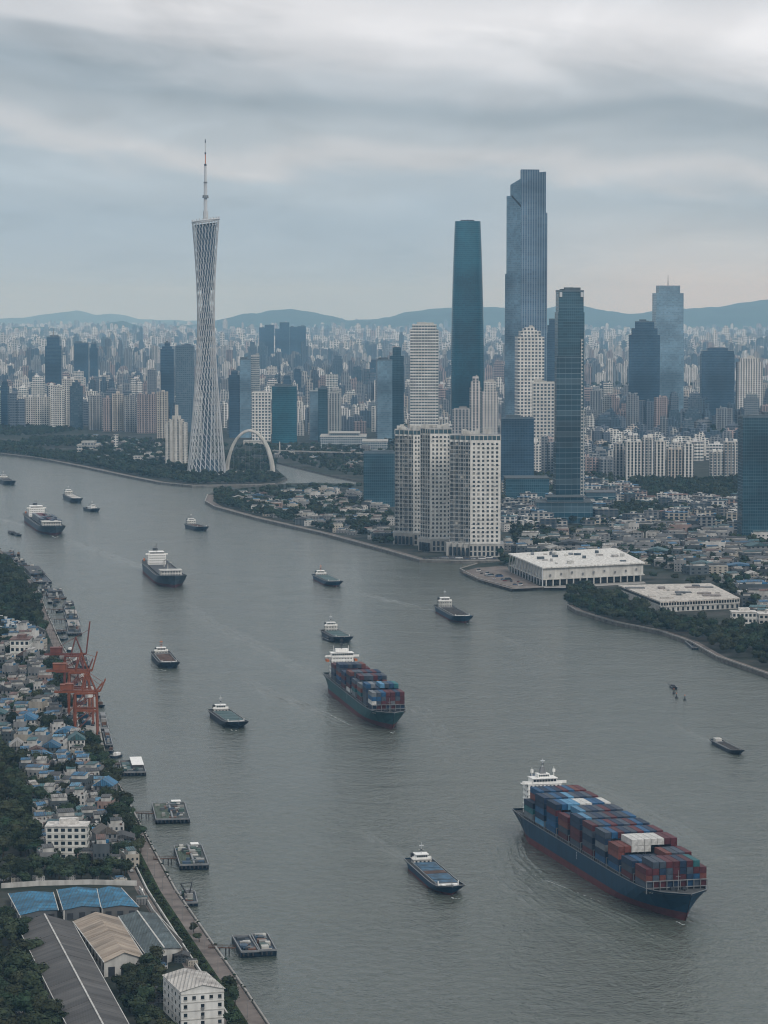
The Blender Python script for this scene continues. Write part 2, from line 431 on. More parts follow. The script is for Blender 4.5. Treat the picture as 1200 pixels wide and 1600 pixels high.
# ------------------------------------------------------------------ land
def land_fn(k, out):
    new, m, mix, ramp, noise, comb, sep, l = k
    p = coord(k)
    a = noise(p, .006, 5, .6); b = noise(p, .03, 5, .65); c = noise(p, .2, 3, .6)
    g = mix(ramp(b, [(.42, 0.0), (.60, 1.0)]), (.014, .022, .018), (.075, .074, .07))
    g = mix(ramp(a, [(.42, 0.0), (.62, .8)]), g, (.018, .030, .020))
    g = mix(ramp(c, [(.3, 0.0), (.7, .5)]), g, (.05, .052, .048))
    l.new(principled(k, g, .95, .1), out.inputs[0])
material('ground_cover', land_fn)
FAR = 64000.0
shore_n = [(-420, 672), (-150, 697), (0, 711), (60, 718), (130, 732), (200, 747), (250, 757), (300, 761.5), (380, 761), (430, 759), (449, 750), (438, 741), (428, 731),
           (426, 723), (480, 736), (520, 746), (566, 755), (566, 760), (500, 757), (450, 758), (400, 763.5), (345, 767.5), (324, 776), (320, 786), (335, 795), (400, 813),
           (500, 836), (600, 863), (655, 879), (720, 880.5), (796, 880), (745, 885), (718, 893), (745, 908), (800, 923), (890, 921), (930, 918), (912, 930), (890, 940),
           (886, 950), (900, 959), (960, 977), (1030, 991), (1078, 1008), (1120, 1032), (1200, 1060), (1420, 1150)]
shore_l = [(-420, 700), (-200, 790), (-60, 838), (0, 862), (35, 893), (62, 930), (75, 965), (95, 1010), (118, 1050), (150, 1120), (160, 1165), (170, 1205), (205, 1268), (232, 1320),
           (275, 1400), (330, 1480), (372, 1540), (412, 1600), (455, 1665)]
def land(name, poly, z=3.0, low=-2.0):
    mb = MB(); b = 0
    tri = tessellate_polygon([[Vector((x, y, 0)) for x, y in poly]])
    mb.v = [(x, y, z) for x, y in poly]
    for t in tri:
        mb.f.append(tuple(t)); mb.m.append(0); mb.c.append(mb.cur)
    n = len(poly)
    for i in range(n):
        (x0, y0), (x1, y1) = poly[i], poly[(i + 1) % n]
        mb.quad((x0, y0, low), (x1, y1, low), (x1, y1, z), (x0, y0, z), m=1)
    o = mb.build(name, ['ground_cover', 'bank_wall'])
    import bmesh
    bm = bmesh.new(); bm.from_mesh(o.data)
    for f in bm.faces:
        if f.material_index == 0 and f.normal.z < 0: f.normal_flip()
    bm.to_mesh(o.data); bm.free()
    return kindof(o, 'structure')
SN = [W(*p) for p in shore_n]; SL = [W(*p) for p in shore_l]
land('ground', [(-26000, FAR), (-26000, SN[0][1])] + SN + [(26000, SN[-1][1]), (26000, FAR)])
land('ground', [(-3000, SL[0][1])] + SL + [(-300, 600), (-3000, 600)])
def offset_line(pts, d):
    out = []
    for i, p in enumerate(pts):
        a = Vector(pts[max(0, i - 1)]); b = Vector(pts[min(len(pts) - 1, i + 1)])
        t = (b - a).normalized(); out.append((p[0] - t.y * d, p[1] + t.x * d))
    return out
def strip(name, pts, d0, d1, z, mat, h=None):
    """ribbon between two offsets of a line (positive = to the left of travel)"""
    a, b = offset_line(pts, d0), offset_line(pts, d1)
    mb = MB()
    for i in range(len(pts) - 1):
        if h is None: mb.quad((*a[i], z), (*b[i], z), (*b[i + 1], z), (*a[i + 1], z))
        else:
            mb.quad((*a[i], z + h), (*b[i], z + h), (*b[i + 1], z + h), (*a[i + 1], z + h))
            mb.quad((*a[i], z), (*a[i], z + h), (*a[i + 1], z + h), (*a[i + 1], z)); mb.quad((*b[i + 1], z), (*b[i + 1], z + h), (*b[i], z + h), (*b[i], z))
    o = mb.build(name, mat)
    return o
def dense(pts, step):
    out = []
    for a, b in zip(pts[:-1], pts[1:]):
        n = max(1, int(math.dist(a, b) / step))
        for i in range(n): out.append((a[0] + (b[0] - a[0]) * i / n, a[1] + (b[1] - a[1]) * i / n))
    out.append(pts[-1]); return out
LB = dense(SL[3:], 12)                      # travelling upstream to downstream along the near bank: land lies to the right
sgn = -1
kindof(strip('promenade_path', LB, sgn * 1.0, sgn * 8.0, 3.01, 'paving'), 'structure')
LBn = dense(SL[9:], 12)
kindof(strip('road', LBn, sgn * 15.5, sgn * 20.0, 3.01, 'paving'), 'structure')
def walltag(o, label): return tag(o, label, 'river wall')
walltag(strip('embankment_wall', LB, 0.1, sgn * .7, 3.0, 'concrete', .9), 'low concrete parapet along the brick coloured promenade of the near bank')
kindof(strip('grass_verge', LBn, sgn * 8.1, sgn * 14.2, 3.02, 'grass_verge'), 'structure')
walltag(strip('roadside_wall', LBn, sgn * 14.3, sgn * 14.9, 3.0, 'offwhite', 1.4), 'pale boundary wall between hedge and road on the near bank')
NB = dense(SN[22:31], 25)
kindof(strip('promenade_path', NB, 1.5, 12, 3.02, 'paving'), 'structure')
walltag(strip('embankment_wall', NB, -.2, 1.2, 3.0, 'concrete', 1.2), 'long pale embankment wall in front of the three white riverside towers')
NB2 = dense(SN[2:10], 25)
kindof(strip('promenade_path', NB2, 1.5, 14, 3.02, 'paving'), 'structure')
walltag(strip('embankment_wall', NB2, -.2, 1.5, 3.0, 'concrete', 1.2), 'far embankment wall below the lattice tower and its park')
NB3 = dense(SN[39:], 15)
kindof(strip('promenade_path', NB3, 1.0, 7, 3.02, 'paving'), 'structure')
walltag(strip('embankment_wall', NB3, -.2, .8, 3.0, 'concrete', 1.1), 'embankment wall under the dark trees at the right edge')
NB4 = dense(SN[31:36], 15)
walltag(strip('embankment_wall', NB4, -.2, .8, 3.0, 'concrete', 1.0), 'wall round the pier in front of the white exhibition hall')

# ------------------------------------------------------------------ hills
def hills(name, D, prof, depth, base, seed, rough=14):
    rr = random.Random(seed)
    xs = [p[0] for p in prof]; nx = 150; ny = 10
    mb = MB(); rows = []
    ph = [(rr.uniform(.02, .12), rr.uniform(0, 6.3), rr.uniform(.3, 1)) for _ in range(9)]
    for j in range(ny):
        t = j / (ny - 1); y = D + depth * (t - .5)
        bell = math.sin(PI * t) ** .8 if 0 < t < 1 else 0
        row = []
        for i in range(nx):
            px = xs[0] + (xs[-1] - xs[0]) * i / (nx - 1)
            top = np.interp(px, xs, [p[1] for p in prof])
            H = hz(D, top)
            n = sum(a * math.sin(f * px * 1.7 + q + j * a * 2) for f, q, a in ph) * rough * .35
            row.append(((px - 600) / F * D, y, max(base, base + (H - base + n) * bell)))
        rows.append(row)
    for r in rows: mb.v.extend(r)
    for j in range(ny - 1):
        for i in range(nx - 1):
            a = j * nx + i; mb.f.append((a, a + 1, a + nx + 1, a + nx)); mb.m.append(0); mb.c.append(mb.cur)
    return kindof(mb.build(name, 'hill_green', smooth=True), 'structure')
plain('hill_green', (.025, .045, .032), .95, .5, .0015, spec=.1)
hills('hills', 60000, [(-250, 502), (-60, 500), (40, 496), (85, 490), (118, 485), (150, 492), (180, 490), (215, 499), (290, 501), (345, 502)], 7000, 0, 3)
hills('hills', 40000, [(255, 512), (320, 505), (360, 497), (400, 488), (455, 483), (500, 490), (545, 500), (590, 499),
                       (640, 488), (700, 480), (760, 479), (800, 483), (855, 481), (905, 477), (950, 486), (985, 491), (1020, 487), (1050, 482), (1090, 482), (1130, 478),
                       (1165, 474), (1200, 468), (1290, 462), (1450, 480)], 7000, 0, 3, 20)
hills('hills', 36000, [(-260, 519), (-20, 518), (30, 510), (80, 512), (120, 518), (150, 514), (172, 504), (190, 501), (215, 509), (240, 519), (270, 522), (330, 524)], 2500, 0, 5, 8)

# ------------------------------------------------------------------ haze
def haze_fn(k, out):
    new = k[0]
    v = new('ShaderNodeVolumePrincipled')
    v.inputs['Color'].default_value = (*HAZE_COLOR, 1); v.inputs['Density'].default_value = HAZE_DENSITY; v.inputs['Anisotropy'].default_value = .0; v.inputs['Absorption Color'].default_value = (1, 1, 1, 1)
    k[7].new(v.outputs[0], out.inputs['Volume'])
HAZE_COLOR = (.36, .68, 1.0); HAZE_DENSITY = 3.1e-5
material('haze', haze_fn)
mb = MB(); mb.box(-30000, 30000, -400, 66000, -12, 760)
o = mb.build('haze', 'haze', uv=False); kindof(o, 'stuff')
# ------------------------------------------------------------------ landmark towers
BLOCK = []                                    # ground discs that scattered things keep clear of (x, y, radius)
def spot(px, py, z=3.0):
    return W(px, py, z)
def keep(x, y, r): BLOCK.append((x, y, r))
def free(x, y, r=0):
    for a, b, c in BLOCK:
        if (x - a) ** 2 + (y - b) ** 2 < (c + r) ** 2: return False
    return True
def mpp(py, z=3.0):
    """metres per photo pixel at ground row py"""
    return W(600, py, z)[1] / F

# --- the lattice television tower
def lattice_tower():
    x, y = spot(323, 741); k = y / F
    H0 = hz(y, 341) - 3
    t = thing('lattice_tower', 'tall white lattice television tower with waisted body and thin mast', 'tower', (x, y, 3), 0.25)
    keep(x, y, 60)
    R0, R1, TW = 30.5 * k, 21.5 * k, math.radians(113)
    n = 24
    def top_z(a): return H0 + math.cos(a + .4) * 3.5
    def pt(i, u, s=1):
        a0 = 2 * PI * i / n; a1 = a0 + s * TW
        return Vector(((1 - u) * R0 * math.cos(a0) + u * R1 * math.cos(a1), (1 - u) * R0 * math.sin(a0) * .86 + u * R1 * math.sin(a1), u * top_z(a1)))
    for i in range(n):
        mb = MB(); a, b = pt(i, 0), pt(i, 1.0)
        for q in range(8):
            mb.tube(a.lerp(b, q / 8), a.lerp(b, (q + 1) / 8), .78 - .04 * q, .78 - .04 * (q + 1), 6)
        mb.build('column', 'steel_white', t)
    mb = MB()
    nd = 42
    for i in range(n):                       # diagonals lean the other way, in short pieces between the rings
        for q in range(nd):
            u0, u1 = q / nd, (q + 1) / nd
            if (q + i) % 1 == 0:
                p = pt(i, u0); r = pt((i - 1) % n, u1)
                mb.tube(p, r, .60 - .22 * u0, .60 - .22 * u0, 4)
    kindof(mb.build('diagonal_bracing', 'steel_white', t), 'stuff')
    mb = MB()
    for q in range(1, nd):
        u = q / nd; P = [pt(i, u) for i in range(n)]
        for i in range(n): mb.tube(P[i], P[(i + 1) % n], .22, .22, 4)
    kindof(mb.build('ring_bracing', 'steel_white', t), 'stuff')
    def radius(u): return pt(0, u).to_2d().length
    # inner core: glazed floors in the top third and at two pods, a slim shaft between
    for name, u0, u1, f in (('upper_floors', .72, .975, .80), ('middle_floors', .52, .64, .72), ('lower_floors', .33, .38, .62), ('entrance_floors', 0.0, .06, .72)):
        mb = MB(); rings = []
        for q in range(9):
            u = u0 + (u1 - u0) * q / 8; rr = radius(u) * f
            rings.append([(rr * math.cos(2 * PI * i / 20), rr * math.sin(2 * PI * i / 20) * .93, u * H0) for i in range(20)])
        mb.loft(rings, 0); mb.build(name, 'glass_navy', t)
    mb = MB(); mb.loft([[(7.5 * math.cos(2 * PI * i / 16), 7.5 * math.sin(2 * PI * i / 16), z) for i in range(16)] for z in (0, H0 * .97)], 0)
    mb.build('lift_shaft', 'glass_navy', t)
    mb = MB(); P = [pt(i, .99) for i in range(n)]
    for i in range(n): mb.tube(P[i], P[(i + 1) % n], 1.3, 1.3, 6)
    mb.build('top_ring', 'steel_white', t)
    mb = MB()
    mb.quad(*[tuple(pt(i, .975) * .97 + Vector((0, 0, H0 * .03))) for i in range(n)]); mb.build('roof_deck', 'grey_metal', t)
    # mast
    def zz(py): return hz(y, py) - 3
    m = bpy.data.objects.new('mast', None); col.objects.link(m); m.parent = t
    def seg(name, p0, p1, r0, r1, mat='grey_metal', nn=8):
        b = MB(); b.tube((0, 0, zz(p0)), (0, 0, zz(p1)), r0 * k, r1 * k, nn, cap=True); return b.build(name, mat, m)
    seg('mast_base', 346, 330, 4.2, 4.2, 'steel_white'); seg('mast_shaft', 330, 309, 3.0, 2.7, 'steel_white'); seg('collar', 309.5, 305, 5.0, 4.6)
    seg('mast_shaft', 305, 286, 2.8, 2.5, 'steel_white'); seg('collar', 286.4, 284, 3.0, 3.0); seg('mast_shaft', 284, 259, 2.2, 1.7, 'steel_white')
    seg('collar', 259, 256, 2.0, 1.8, 'dark_metal'); seg('mast_tip', 256, 240, .75, .7, 'orange_gear', 6); seg('collar', 241, 238, 1.3, 1.2, 'dark_metal')
    seg('mast_tip', 238, 222, .6, .5, 'steel_white', 6); seg('mast_tip', 223, 217.5, .9, .5, 'dark_metal', 6)
lattice_tower()

# --- white arch and the bridge beyond it
def river_arch():
    x0, y0 = spot(356, 737); x1, y1 = spot(425, 740)
    t = thing('river_arch', 'pale double-ribbed arch standing beside the lattice tower', 'arch', ((x0 + x1) / 2, (y0 + y1) / 2, 3))
    k = y0 / F; half = (x1 - x0) / 2; top = hz(y0, 670) - 3
    keep(x0, y0, 9); keep(x1, y1, 9)
    def rib(off, lean, w):
        mb = MB(); rings = []
        for q in range(33):
            a = PI * q / 32; px = -half * math.cos(a) * (1.0 + off * .02); pz = top * math.sin(a) ** 1.15
            c = Vector((px, off * 6 + lean * math.sin(a) * 14, pz * (1 - abs(off) * .025)))
            a2 = PI * (q + .5) / 32
            nrm = Vector((-math.cos(a) / half, 0, math.sin(a) / top)).normalized()
            ww = w * (1.35 - .55 * math.sin(a)); yv = Vector((0, 1, 0)) * ww * .8; nv = nrm * ww
            rings.append([tuple(c + nv + yv * .6), tuple(c + nv - yv * .6), tuple(c - nv * .3 - yv), tuple(c - nv - yv * .3), tuple(c - nv + yv * .3), tuple(c - nv * .3 + yv)])
        mb.loft(rings, 0, cap0=True); return mb.build('arch_rib', 'offwhite', t)
    rib(-1, -.6, 2.6); rib(1, .6, 2.6)
    mb = MB()
    for q in range(3, 30):
        a = PI * q / 32; px = -half * math.cos(a); pz = top * math.sin(a) ** 1.15 * .975
        mb.tube((px * .98, -6 - 8 * math.sin(a), pz), (px * 1.02, 6 + 8 * math.sin(a), pz), .7, .7, 5)
    mb.build('cross_ties', 'offwhite', t)
    for q in (5, 8, 11, 14, 16, 18, 21, 24, 27):
        a = PI * q / 32; px = -half * math.cos(a); pz = top * math.sin(a) ** 1.15 * .97
        mb = MB(); mb.tube((px, 0, 1), (px, 0, pz), .22, .22, 4); mb.build('hanger', 'grey_metal', t)
    mb = MB(); mb.box(-half * 1.05, half * 1.05, -9, 9, .5, 3.2); mb.build('plinth', 'concrete', t)
river_arch()
def bridge():
    a = Vector((*spot(426, 711), 12)); b = Vector((*spot(600, 716), 12))
    t = thing('road_bridge', 'thin pale road bridge over the creek with a slim mast', 'bridge', (0, 0, 0))
    mb = MB(); mb.beam(a, b, 14, 2); mb.build('deck', 'concrete', t)
    for u in (.05, .25, .45, .65, .85):
        p = a.lerp(b, u); mb = MB(); mb.box(p.x - 2.5, p.x + 2.5, p.y - 5, p.y + 5, -1, 11.2); mb.build('pier', 'concrete', t)
    p = Vector((*spot(437, 713), 0)); top = hz(p.y, 690)
    mb = MB(); mb.tube((p.x, p.y, 2), (p.x, p.y, top), 2.0, 1.0, 6); mb.build('mast', 'offwhite', t)
bridge()

# --- glass towers
def rounded_rect(w, d, r, n=4):
    out = []
    for cx, cy, a0 in ((w / 2 - r, -d / 2 + r, -PI / 2), (w / 2 - r, d / 2 - r, 0), (-w / 2 + r, d / 2 - r, PI / 2), (-w / 2 + r, -d / 2 + r, PI)):
        for i in range(n + 1):
            a = a0 + PI / 2 * i / n; out.append((cx + r * math.cos(a), cy + r * math.sin(a)))
    return out
def teal_tower():
    base = 692; x, y = spot(730, base); k = y / F; H = hz(y, 346) - 3
    t = thing('glass_tower', 'tapering teal glass skyscraper with rounded corners and small red sign', 'skyscraper', (x, y, 3), .0)
    keep(x, y, 50)
    prof = [(0, 51), (.25, 51.5), (.42, 51), (.6, 49), (.78, 45.5), (.92, 42.2), (1, 39.8)]
    mb = MB(); rings = []
    for q in range(29):
        u = q / 28; w = np.interp(u, [p[0] for p in prof], [p[1] for p in prof]) * k
        rings.append([(a, b, u * H) for a, b in [(w / 2 * c * (1 if abs(c) > .5 else 1), w * .5 * d) for c, d in
                      [(math.copysign(abs(math.cos(g)) ** .42, math.cos(g)), math.copysign(abs(math.sin(g)) ** .42, math.sin(g))) for g in [2 * PI * i / 36 for i in range(36)]]]])
    mb.loft(rings, 0, cap1=True); mb.build('glass_skin', 'glass_teal', t)
    mb = MB()
    for a in (-10, -5, 0, 5, 9):
        mb.box(a * k - 1.2 * k, a * k + 1.2 * k, -6, 8, H - 2, H + (2.6 if a == 0 else 1.6) * k)
    mb.beam((-10 * k, -8, H + 1.5 * k), (10 * k, -8, H + 1.5 * k), 2); mb.build('roof_plant', 'dark_metal', t)
    mb = MB(); w = 39 * k; yf = -w / 2 * .985 - 1.2; z0 = H - 10 * k
    for a, b, c, d in ((-3.4, -2.8, 0, 4.2), (-2.8, -1.2, 3.6, 4.2), (-2.8, -1.2, 1.6, 2.2), (-1.6, -1.0, 0, 4.2), (-.2, .4, 0, 4.2), (.4, 1.6, 1.8, 2.4), (1.6, 2.2, 0, 4.2), (2.8, 3.4, 0, 4.2), (2.8, 4.6, 3.6, 4.2), (4.2, 4.8, 0, 3.6)):
        mb.box(a * k, b * k, yf, yf + .9, z0 + c * k, z0 + d * k)
    mb.build('rooftop_sign', 'crane_red', t)
teal_tower()
def stepped_tower():
    base = 700; x, y = spot(821, base); k = y / F
    t = thing('glass_tower', 'tallest blue-grey skyscraper with stepped slanted crown and vertical fins', 'skyscraper', (x, y, 3), 0)
    keep(x, y, 60)
    def Z(py): return hz(y, py) - 3
    X = lambda px: (px - 821) * k
    # right-hand main shaft (faces us), left wing turned back, lower shoulders on both sides
    def shaft(name, x0, x1, yf0, yf1, yb, zl, zr, mat):
        mb = MB()
        p = [(X(x0), yf0), (X(x1), yf1), (X(x1), yb), (X(x0), yb)]
        z = [zl, zr, zr, zl]
        for i in range(4):
            j = (i + 1) % 4; mb.quad((*p[i], 0), (*p[j], 0), (*p[j], z[j]), (*p[i], z[i]))
        mb.quad(*[(*p[i], z[i]) for i in range(4)]); return mb.build(name, mat, t)
    shaft('main_shaft', 812, 840, -26, -26, 26, Z(265.5), Z(265.8), 'glass_blue')
    shaft('side_shaft', 840, 850.5, -25, -25, 25, Z(270), Z(269), 'glass_blue')
    shaft('lower_shaft', 850.5, 853, -22, -22, 24, Z(333), Z(333), 'glass_blue')
    shaft('left_wing', 796.5, 812, 2, -25.6, 27, Z(288.5), Z(279.5), 'glass_light')  # left faces in paler glass: their reflection is put into the colour
    shaft('left_shoulder', 791, 796.5, 12, 2.3, 29, Z(306), Z(306), 'glass_light')
    shaft('left_foot', 789, 791, 16, 12.3, 30, Z(428), Z(428), 'glass_light')
    mb = MB(); mb.quad((X(798), -1, Z(308)), (X(812), -26.4, Z(325)), (X(812), -26.4, Z(321)), (X(798), -1, Z(304))); mb.build('crown_band', 'dark_metal', t)
stepped_tower()

def box_tower(name, label, x0, x1, ytop, ybase, mat, cat='office tower', color=(.5, .5, .5), depth=None, rot=0.0, steps=(), roof='grey_metal', plants=3, kind='wall', spire=None, seed=0, crown=None, side=None):
    """tower spanning x0..x1 at its foot; steps = [(row, inset fraction)] narrowing the body above that row"""
    rr = random.Random(seed + int(x0) * 7 + int(ytop))
    wpx = x1 - x0; x, y = spot((x0 + x1) / 2, ybase); k = y / F; w = wpx * k
    d = depth * w if depth else w
    if rot: 
        s = w / (abs(math.cos(rot)) + (d / w) * abs(math.sin(rot))); d *= s / w; w = s
    y += d / 2
    t = thing(name, label, cat, (x, y, 3), rot)
    keep(x, y, max(w, d) * .75)
    prev = 0; cur = 1.0; seq = list(steps) + [(ytop, None)]
    seq.sort(key=lambda s: -s[0])
    wid = 1.0
    for i, (row, ins) in enumerate(seq):
        z1 = hz(y - d / 2, row) - 3
        mb = MB(); mb.box(-w / 2 * wid, w / 2 * wid, -d / 2 * wid, d / 2 * wid, prev, z1, top=1, bottom=False)
        mb.build('body' if i == 0 else 'upper_body', [mat, roof], t, color)
        prev = z1 - .5
        if ins is not None: wid = ins
    zt = z1
    if crown == 'corners':
        for sx in (-1, 1):
            mb = MB(); mb.box(sx * w * .40 - w * .05, sx * w * .40 + w * .05, -d / 2 - .8, -d / 2 - .1, zt - 9 * k, zt - 1.5 * k); mb.build('corner_light', 'steel_white', t)
    if plants:
        mb = MB()
        for i in range(plants):
            a = rr.uniform(.1, .25) * w * wid; b = rr.uniform(.1, .25) * d * wid; cx = rr.uniform(-.3, .3) * w * wid; cy_ = rr.uniform(-.3, .3) * d * wid
            mb.box(cx - a, cx + a, cy_ - b, cy_ + b, zt - .2, zt + rr.uniform(2, 6.5) + i * .13)
        mb.build('rooftop_plant', 'painted', t, tuple(c * .8 for c in color))
    mb = MB(); pw, pd = w * wid / 2, d * wid / 2
    for a, b, c_, e in ((-pw - .2, pw + .2, -pd - .2, -pd + .4), (-pw - .2, pw + .2, pd - .4, pd + .2), (-pw - .2, -pw + .4, -pd + .4, pd - .4), (pw - .4, pw + .2, -pd + .4, pd - .4)):
        mb.box(a, b, c_, e, zt - .6, zt + 1.6)
    mb.build('parapet', 'painted', t, tuple(min(1, c * 1.1) for c in color))
    if spire:
        mb = MB(); zs = hz(y, spire) - 3; mb.tube((0, 0, zt), (0, 0, zs), 1.3, .5, 6); mb.build('spire', 'grey_metal', t)
    return t, w, d, zt, k
DK = (.10, .14, .17)
# behind / around the centre
box_tower('glass_tower', 'dark teal office tower right of the tallest skyscraper with lit roof corners', 867, 912, 455, 806, 'glass_dark', color=DK, rot=.12, depth=.7, crown='corners', steps=[(488, .94)], cat='office tower')
def dark_teal_extras():
    t = [o for o in col.objects if o.get('label', '').startswith('dark teal office tower right')][0]; x, y = spot(889.5, 806); k = y / F; yf = -16 * k
    z = lambda py: hz(y, py) - 3
    mb = MB(); mb.box(-23.5 * k, 15 * k, yf - 3, 0, 0, z(556), bottom=False); mb.build('lower_shaft', 'glass_lines', t)
    mb = MB(); mb.box(-25 * k, 2 * k, yf - 7, 0, 0, z(690), bottom=False); mb.build('lower_shaft', 'glass_lines', t)
    mb = MB(); mb.box(15.2 * k, 18.5 * k, yf - 1.5, 4, 0, z(530), bottom=False); mb.build('edge_fin', 'office_grid', t, (.5, .5, .48))
    mb = MB(); mb.box(19.5 * k, 22 * k, yf - .5, 4, 0, z(640), bottom=False); mb.build('edge_fin', 'office_grid', t, (.4, .42, .42))
dark_teal_extras()
box_tower('round_topped_tower', 'dim blue tower with narrow top tucked behind the dark teal tower', 853, 872, 499, 690, 'glass_navy', color=DK, steps=[(520, .8), (508, .5)], plants=0)
t, w, d, zt, k = box_tower('glass_tower', 'dark navy tower with stepped crown left of the spired tower', 982, 1034, 503, 672, 'glass_navy', color=DK, rot=-.1, depth=.8, steps=[(523, .84), (513, .62)])
box_tower('spired_tower', 'pale blue tower with stepped top and a needle spire', 1020, 1068, 447, 664, 'glass_light', color=(.3, .35, .4), rot=.1, depth=.8, steps=[(520, .96), (458, .74)], spire=430, plants=0)
box_tower('glass_tower', 'blue glass block with domed roof and pale floor bands', 1096, 1147, 554, 672, 'glass_navy', color=DK, depth=.6, steps=[(553.5, .96), (548, .62), (544, .45)], plants=0)
box_tower('apartment_tower', 'white apartment tower with a dark glazed strip up its middle', 1152, 1191, 566, 672, 'apartment_strips', color=(.62, .62, .60), cat='apartment tower', depth=.6, steps=[(565.5, .8), (560, .45)])
box_tower('glass_tower', 'dark block cut by the right edge with dim floor lines', 1157, 1236, 652, 842, 'glass_dark', color=DK, depth=.6, rot=.05, cat='office tower')
box_tower('office_tower', 'white horizontally banded office tower left of the teal skyscraper', 641, 685, 508, 700, 'apartment_bands', color=(.60, .60, .57), depth=.8, rot=.0, steps=[(515, .86)])
box_tower('glass_tower', 'pale angled glass tower with a darker wing behind', 587, 613, 563, 690, 'glass_light', color=DK, depth=.8, rot=.15)
box_tower('glass_tower', 'dark glass tower with a raised fin, right of the pale angled one', 609, 631, 555, 686, 'glass_dark', color=DK, depth=.8, steps=[(556, .6), (543, .4)], plants=0)
box_tower('glass_tower', 'wide dark teal block with a sharp spire at one end', 424, 464, 604, 692, 'glass_teal', color=DK, depth=.5, rot=.06)
def needle():
    x, y = spot(436.5, 689); t = thing('spire', 'sharp dark spire rising from the wide teal block', 'spire', (x, y, 3)); k = y / F; keep(x, y, 10)
    mb = MB(); mb.tube((0, 0, 0), (0, 0, hz(y, 600) - 3), 2.6 * k, 2.4 * k, 4); mb.tube((0, 0, hz(y, 600) - 3), (0, 0, hz(y, 563) - 3), 2.4 * k, .1, 4); mb.build('shaft', 'glass_navy', t)
needle()
box_tower('glass_tower', 'pale blue slab tower beyond the arch', 375, 392, 562, 684, 'glass_light', color=DK, depth=1.2)
box_tower('office_tower', 'grey gridded slab joined to the pale blue slab', 392.5, 405, 556, 682, 'office_grid', color=(.40, .42, .42), depth=1.4)
box_tower('glass_tower', 'dark slim tower just right of the lattice tower', 358, 374.5, 580, 684, 'glass_navy', color=DK, depth=1.1, steps=[(586, .6)], plants=1)
box_tower('office_tower', 'white office slab with square openings beyond the arch', 393, 423, 614, 693, 'apartment_big', color=(.62, .62, .60), depth=.5, rot=.08)
box_tower('glass_tower', 'dark slim tower with red-capped top left of the lattice tower', 251, 272, 536, 668, 'glass_navy', color=DK, depth=.9, steps=[(545, .75), (541, .4)], plants=1)
box_tower('office_tower', 'dark blue gridded slab close left of the lattice tower', 275, 303, 541, 675, 'office_grid', color=(.10, .15, .20), depth=.8)
box_tower('glass_tower', 'hazy dark tower with stepped top over the left city', 71, 96, 527, 640, 'glass_navy', color=DK, depth=.8, steps=[(540, .8)], spire=513)
box_tower('glass_tower', 'hazy broad dark tower left of a slimmer twin', 116, 138, 536, 610, 'glass_navy', color=DK, depth=.8)
box_tower('glass_tower', 'hazy slim dark tower right of its broad twin', 140, 153, 537, 606, 'glass_navy', color=DK, depth=.8, steps=[(543, .7)])
box_tower('office_tower', 'teal office pair with pale end wall beyond the creek', 483, 508, 611, 688, 'glass_light', color=(.35, .4, .42), depth=.7, rot=.1)
box_tower('office_tower', 'dark glass half of the office pair beyond the creek', 497, 512, 607, 691, 'glass_dark', color=DK, depth=.7)
box_tower('apartment_tower', 'grey stepped apartment tower beyond the creek', 512, 533, 614, 690, 'apartment_strips', color=(.38, .40, .40), cat='apartment tower', depth=.8, steps=[(622, .7)])
box_tower('apartment_tower', 'white apartment tower with stepped crown in front of the tallest skyscraper', 805, 850, 527, 716, 'apartment_big', color=(.66, .65, .62), cat='apartment tower', depth=.7, rot=.12, steps=[(526, .75), (517, .5), (513, .34)])
box_tower('apartment_tower', 'lower pale gridded apartment slab beside the dark teal tower', 832, 866, 598, 722, 'apartment_big', color=(.56, .55, .52), cat='apartment tower', depth=.6)
box_tower('glass_tower', 'dark glass block right of the white riverside towers', 783, 834, 654, 758, 'glass_navy', color=DK, depth=.6)
box_tower('apartment_tower', 'rounded grey apartment block behind the riverside towers', 707, 736, 640, 745, 'apartment_strips', color=(.34, .34, .34), cat='apartment tower', depth=.8, steps=[(640, .8)])
box_tower('apartment_tower', 'slim pale apartment tower with ragged top behind the riverside towers', 734, 752, 590, 735, 'apartment_strips', color=(.52, .50, .48), cat='apartment tower', depth=.8, steps=[(606, .8), (596, .5)])
box_tower('apartment_tower', 'second pale tower behind the rightmost riverside tower', 753, 778, 598, 735, 'apartment', color=(.55, .54, .52), cat='apartment tower', depth=.8, steps=[(612, .75)])
box_tower('glass_tower', 'dark green glass block standing low beside the creek', 568, 617, 708, 792, 'glass_dark', color=DK, depth=.6)
for i, (a, b, tp, bs) in enumerate([(405, 415, 512, 575), (414, 428, 508, 578), (430, 440, 514, 572), (437, 452, 504, 574), (452, 465, 511, 570), (465, 478, 510, 576)]):
    box_tower('distant_tower', ['shortest hazy dark tower of the far cluster', 'broad hazy dark tower of the far cluster, second from its left end', 'low hazy tower in the middle of the far dark cluster', 'tallest hazy tower of the far dark cluster',
              'hazy tower right of the tallest in the far dark cluster', 'right end tower of the far dark cluster'][i], a, b, tp, bs, 'glass_navy', color=DK, depth=.8, plants=1, cat='tower')
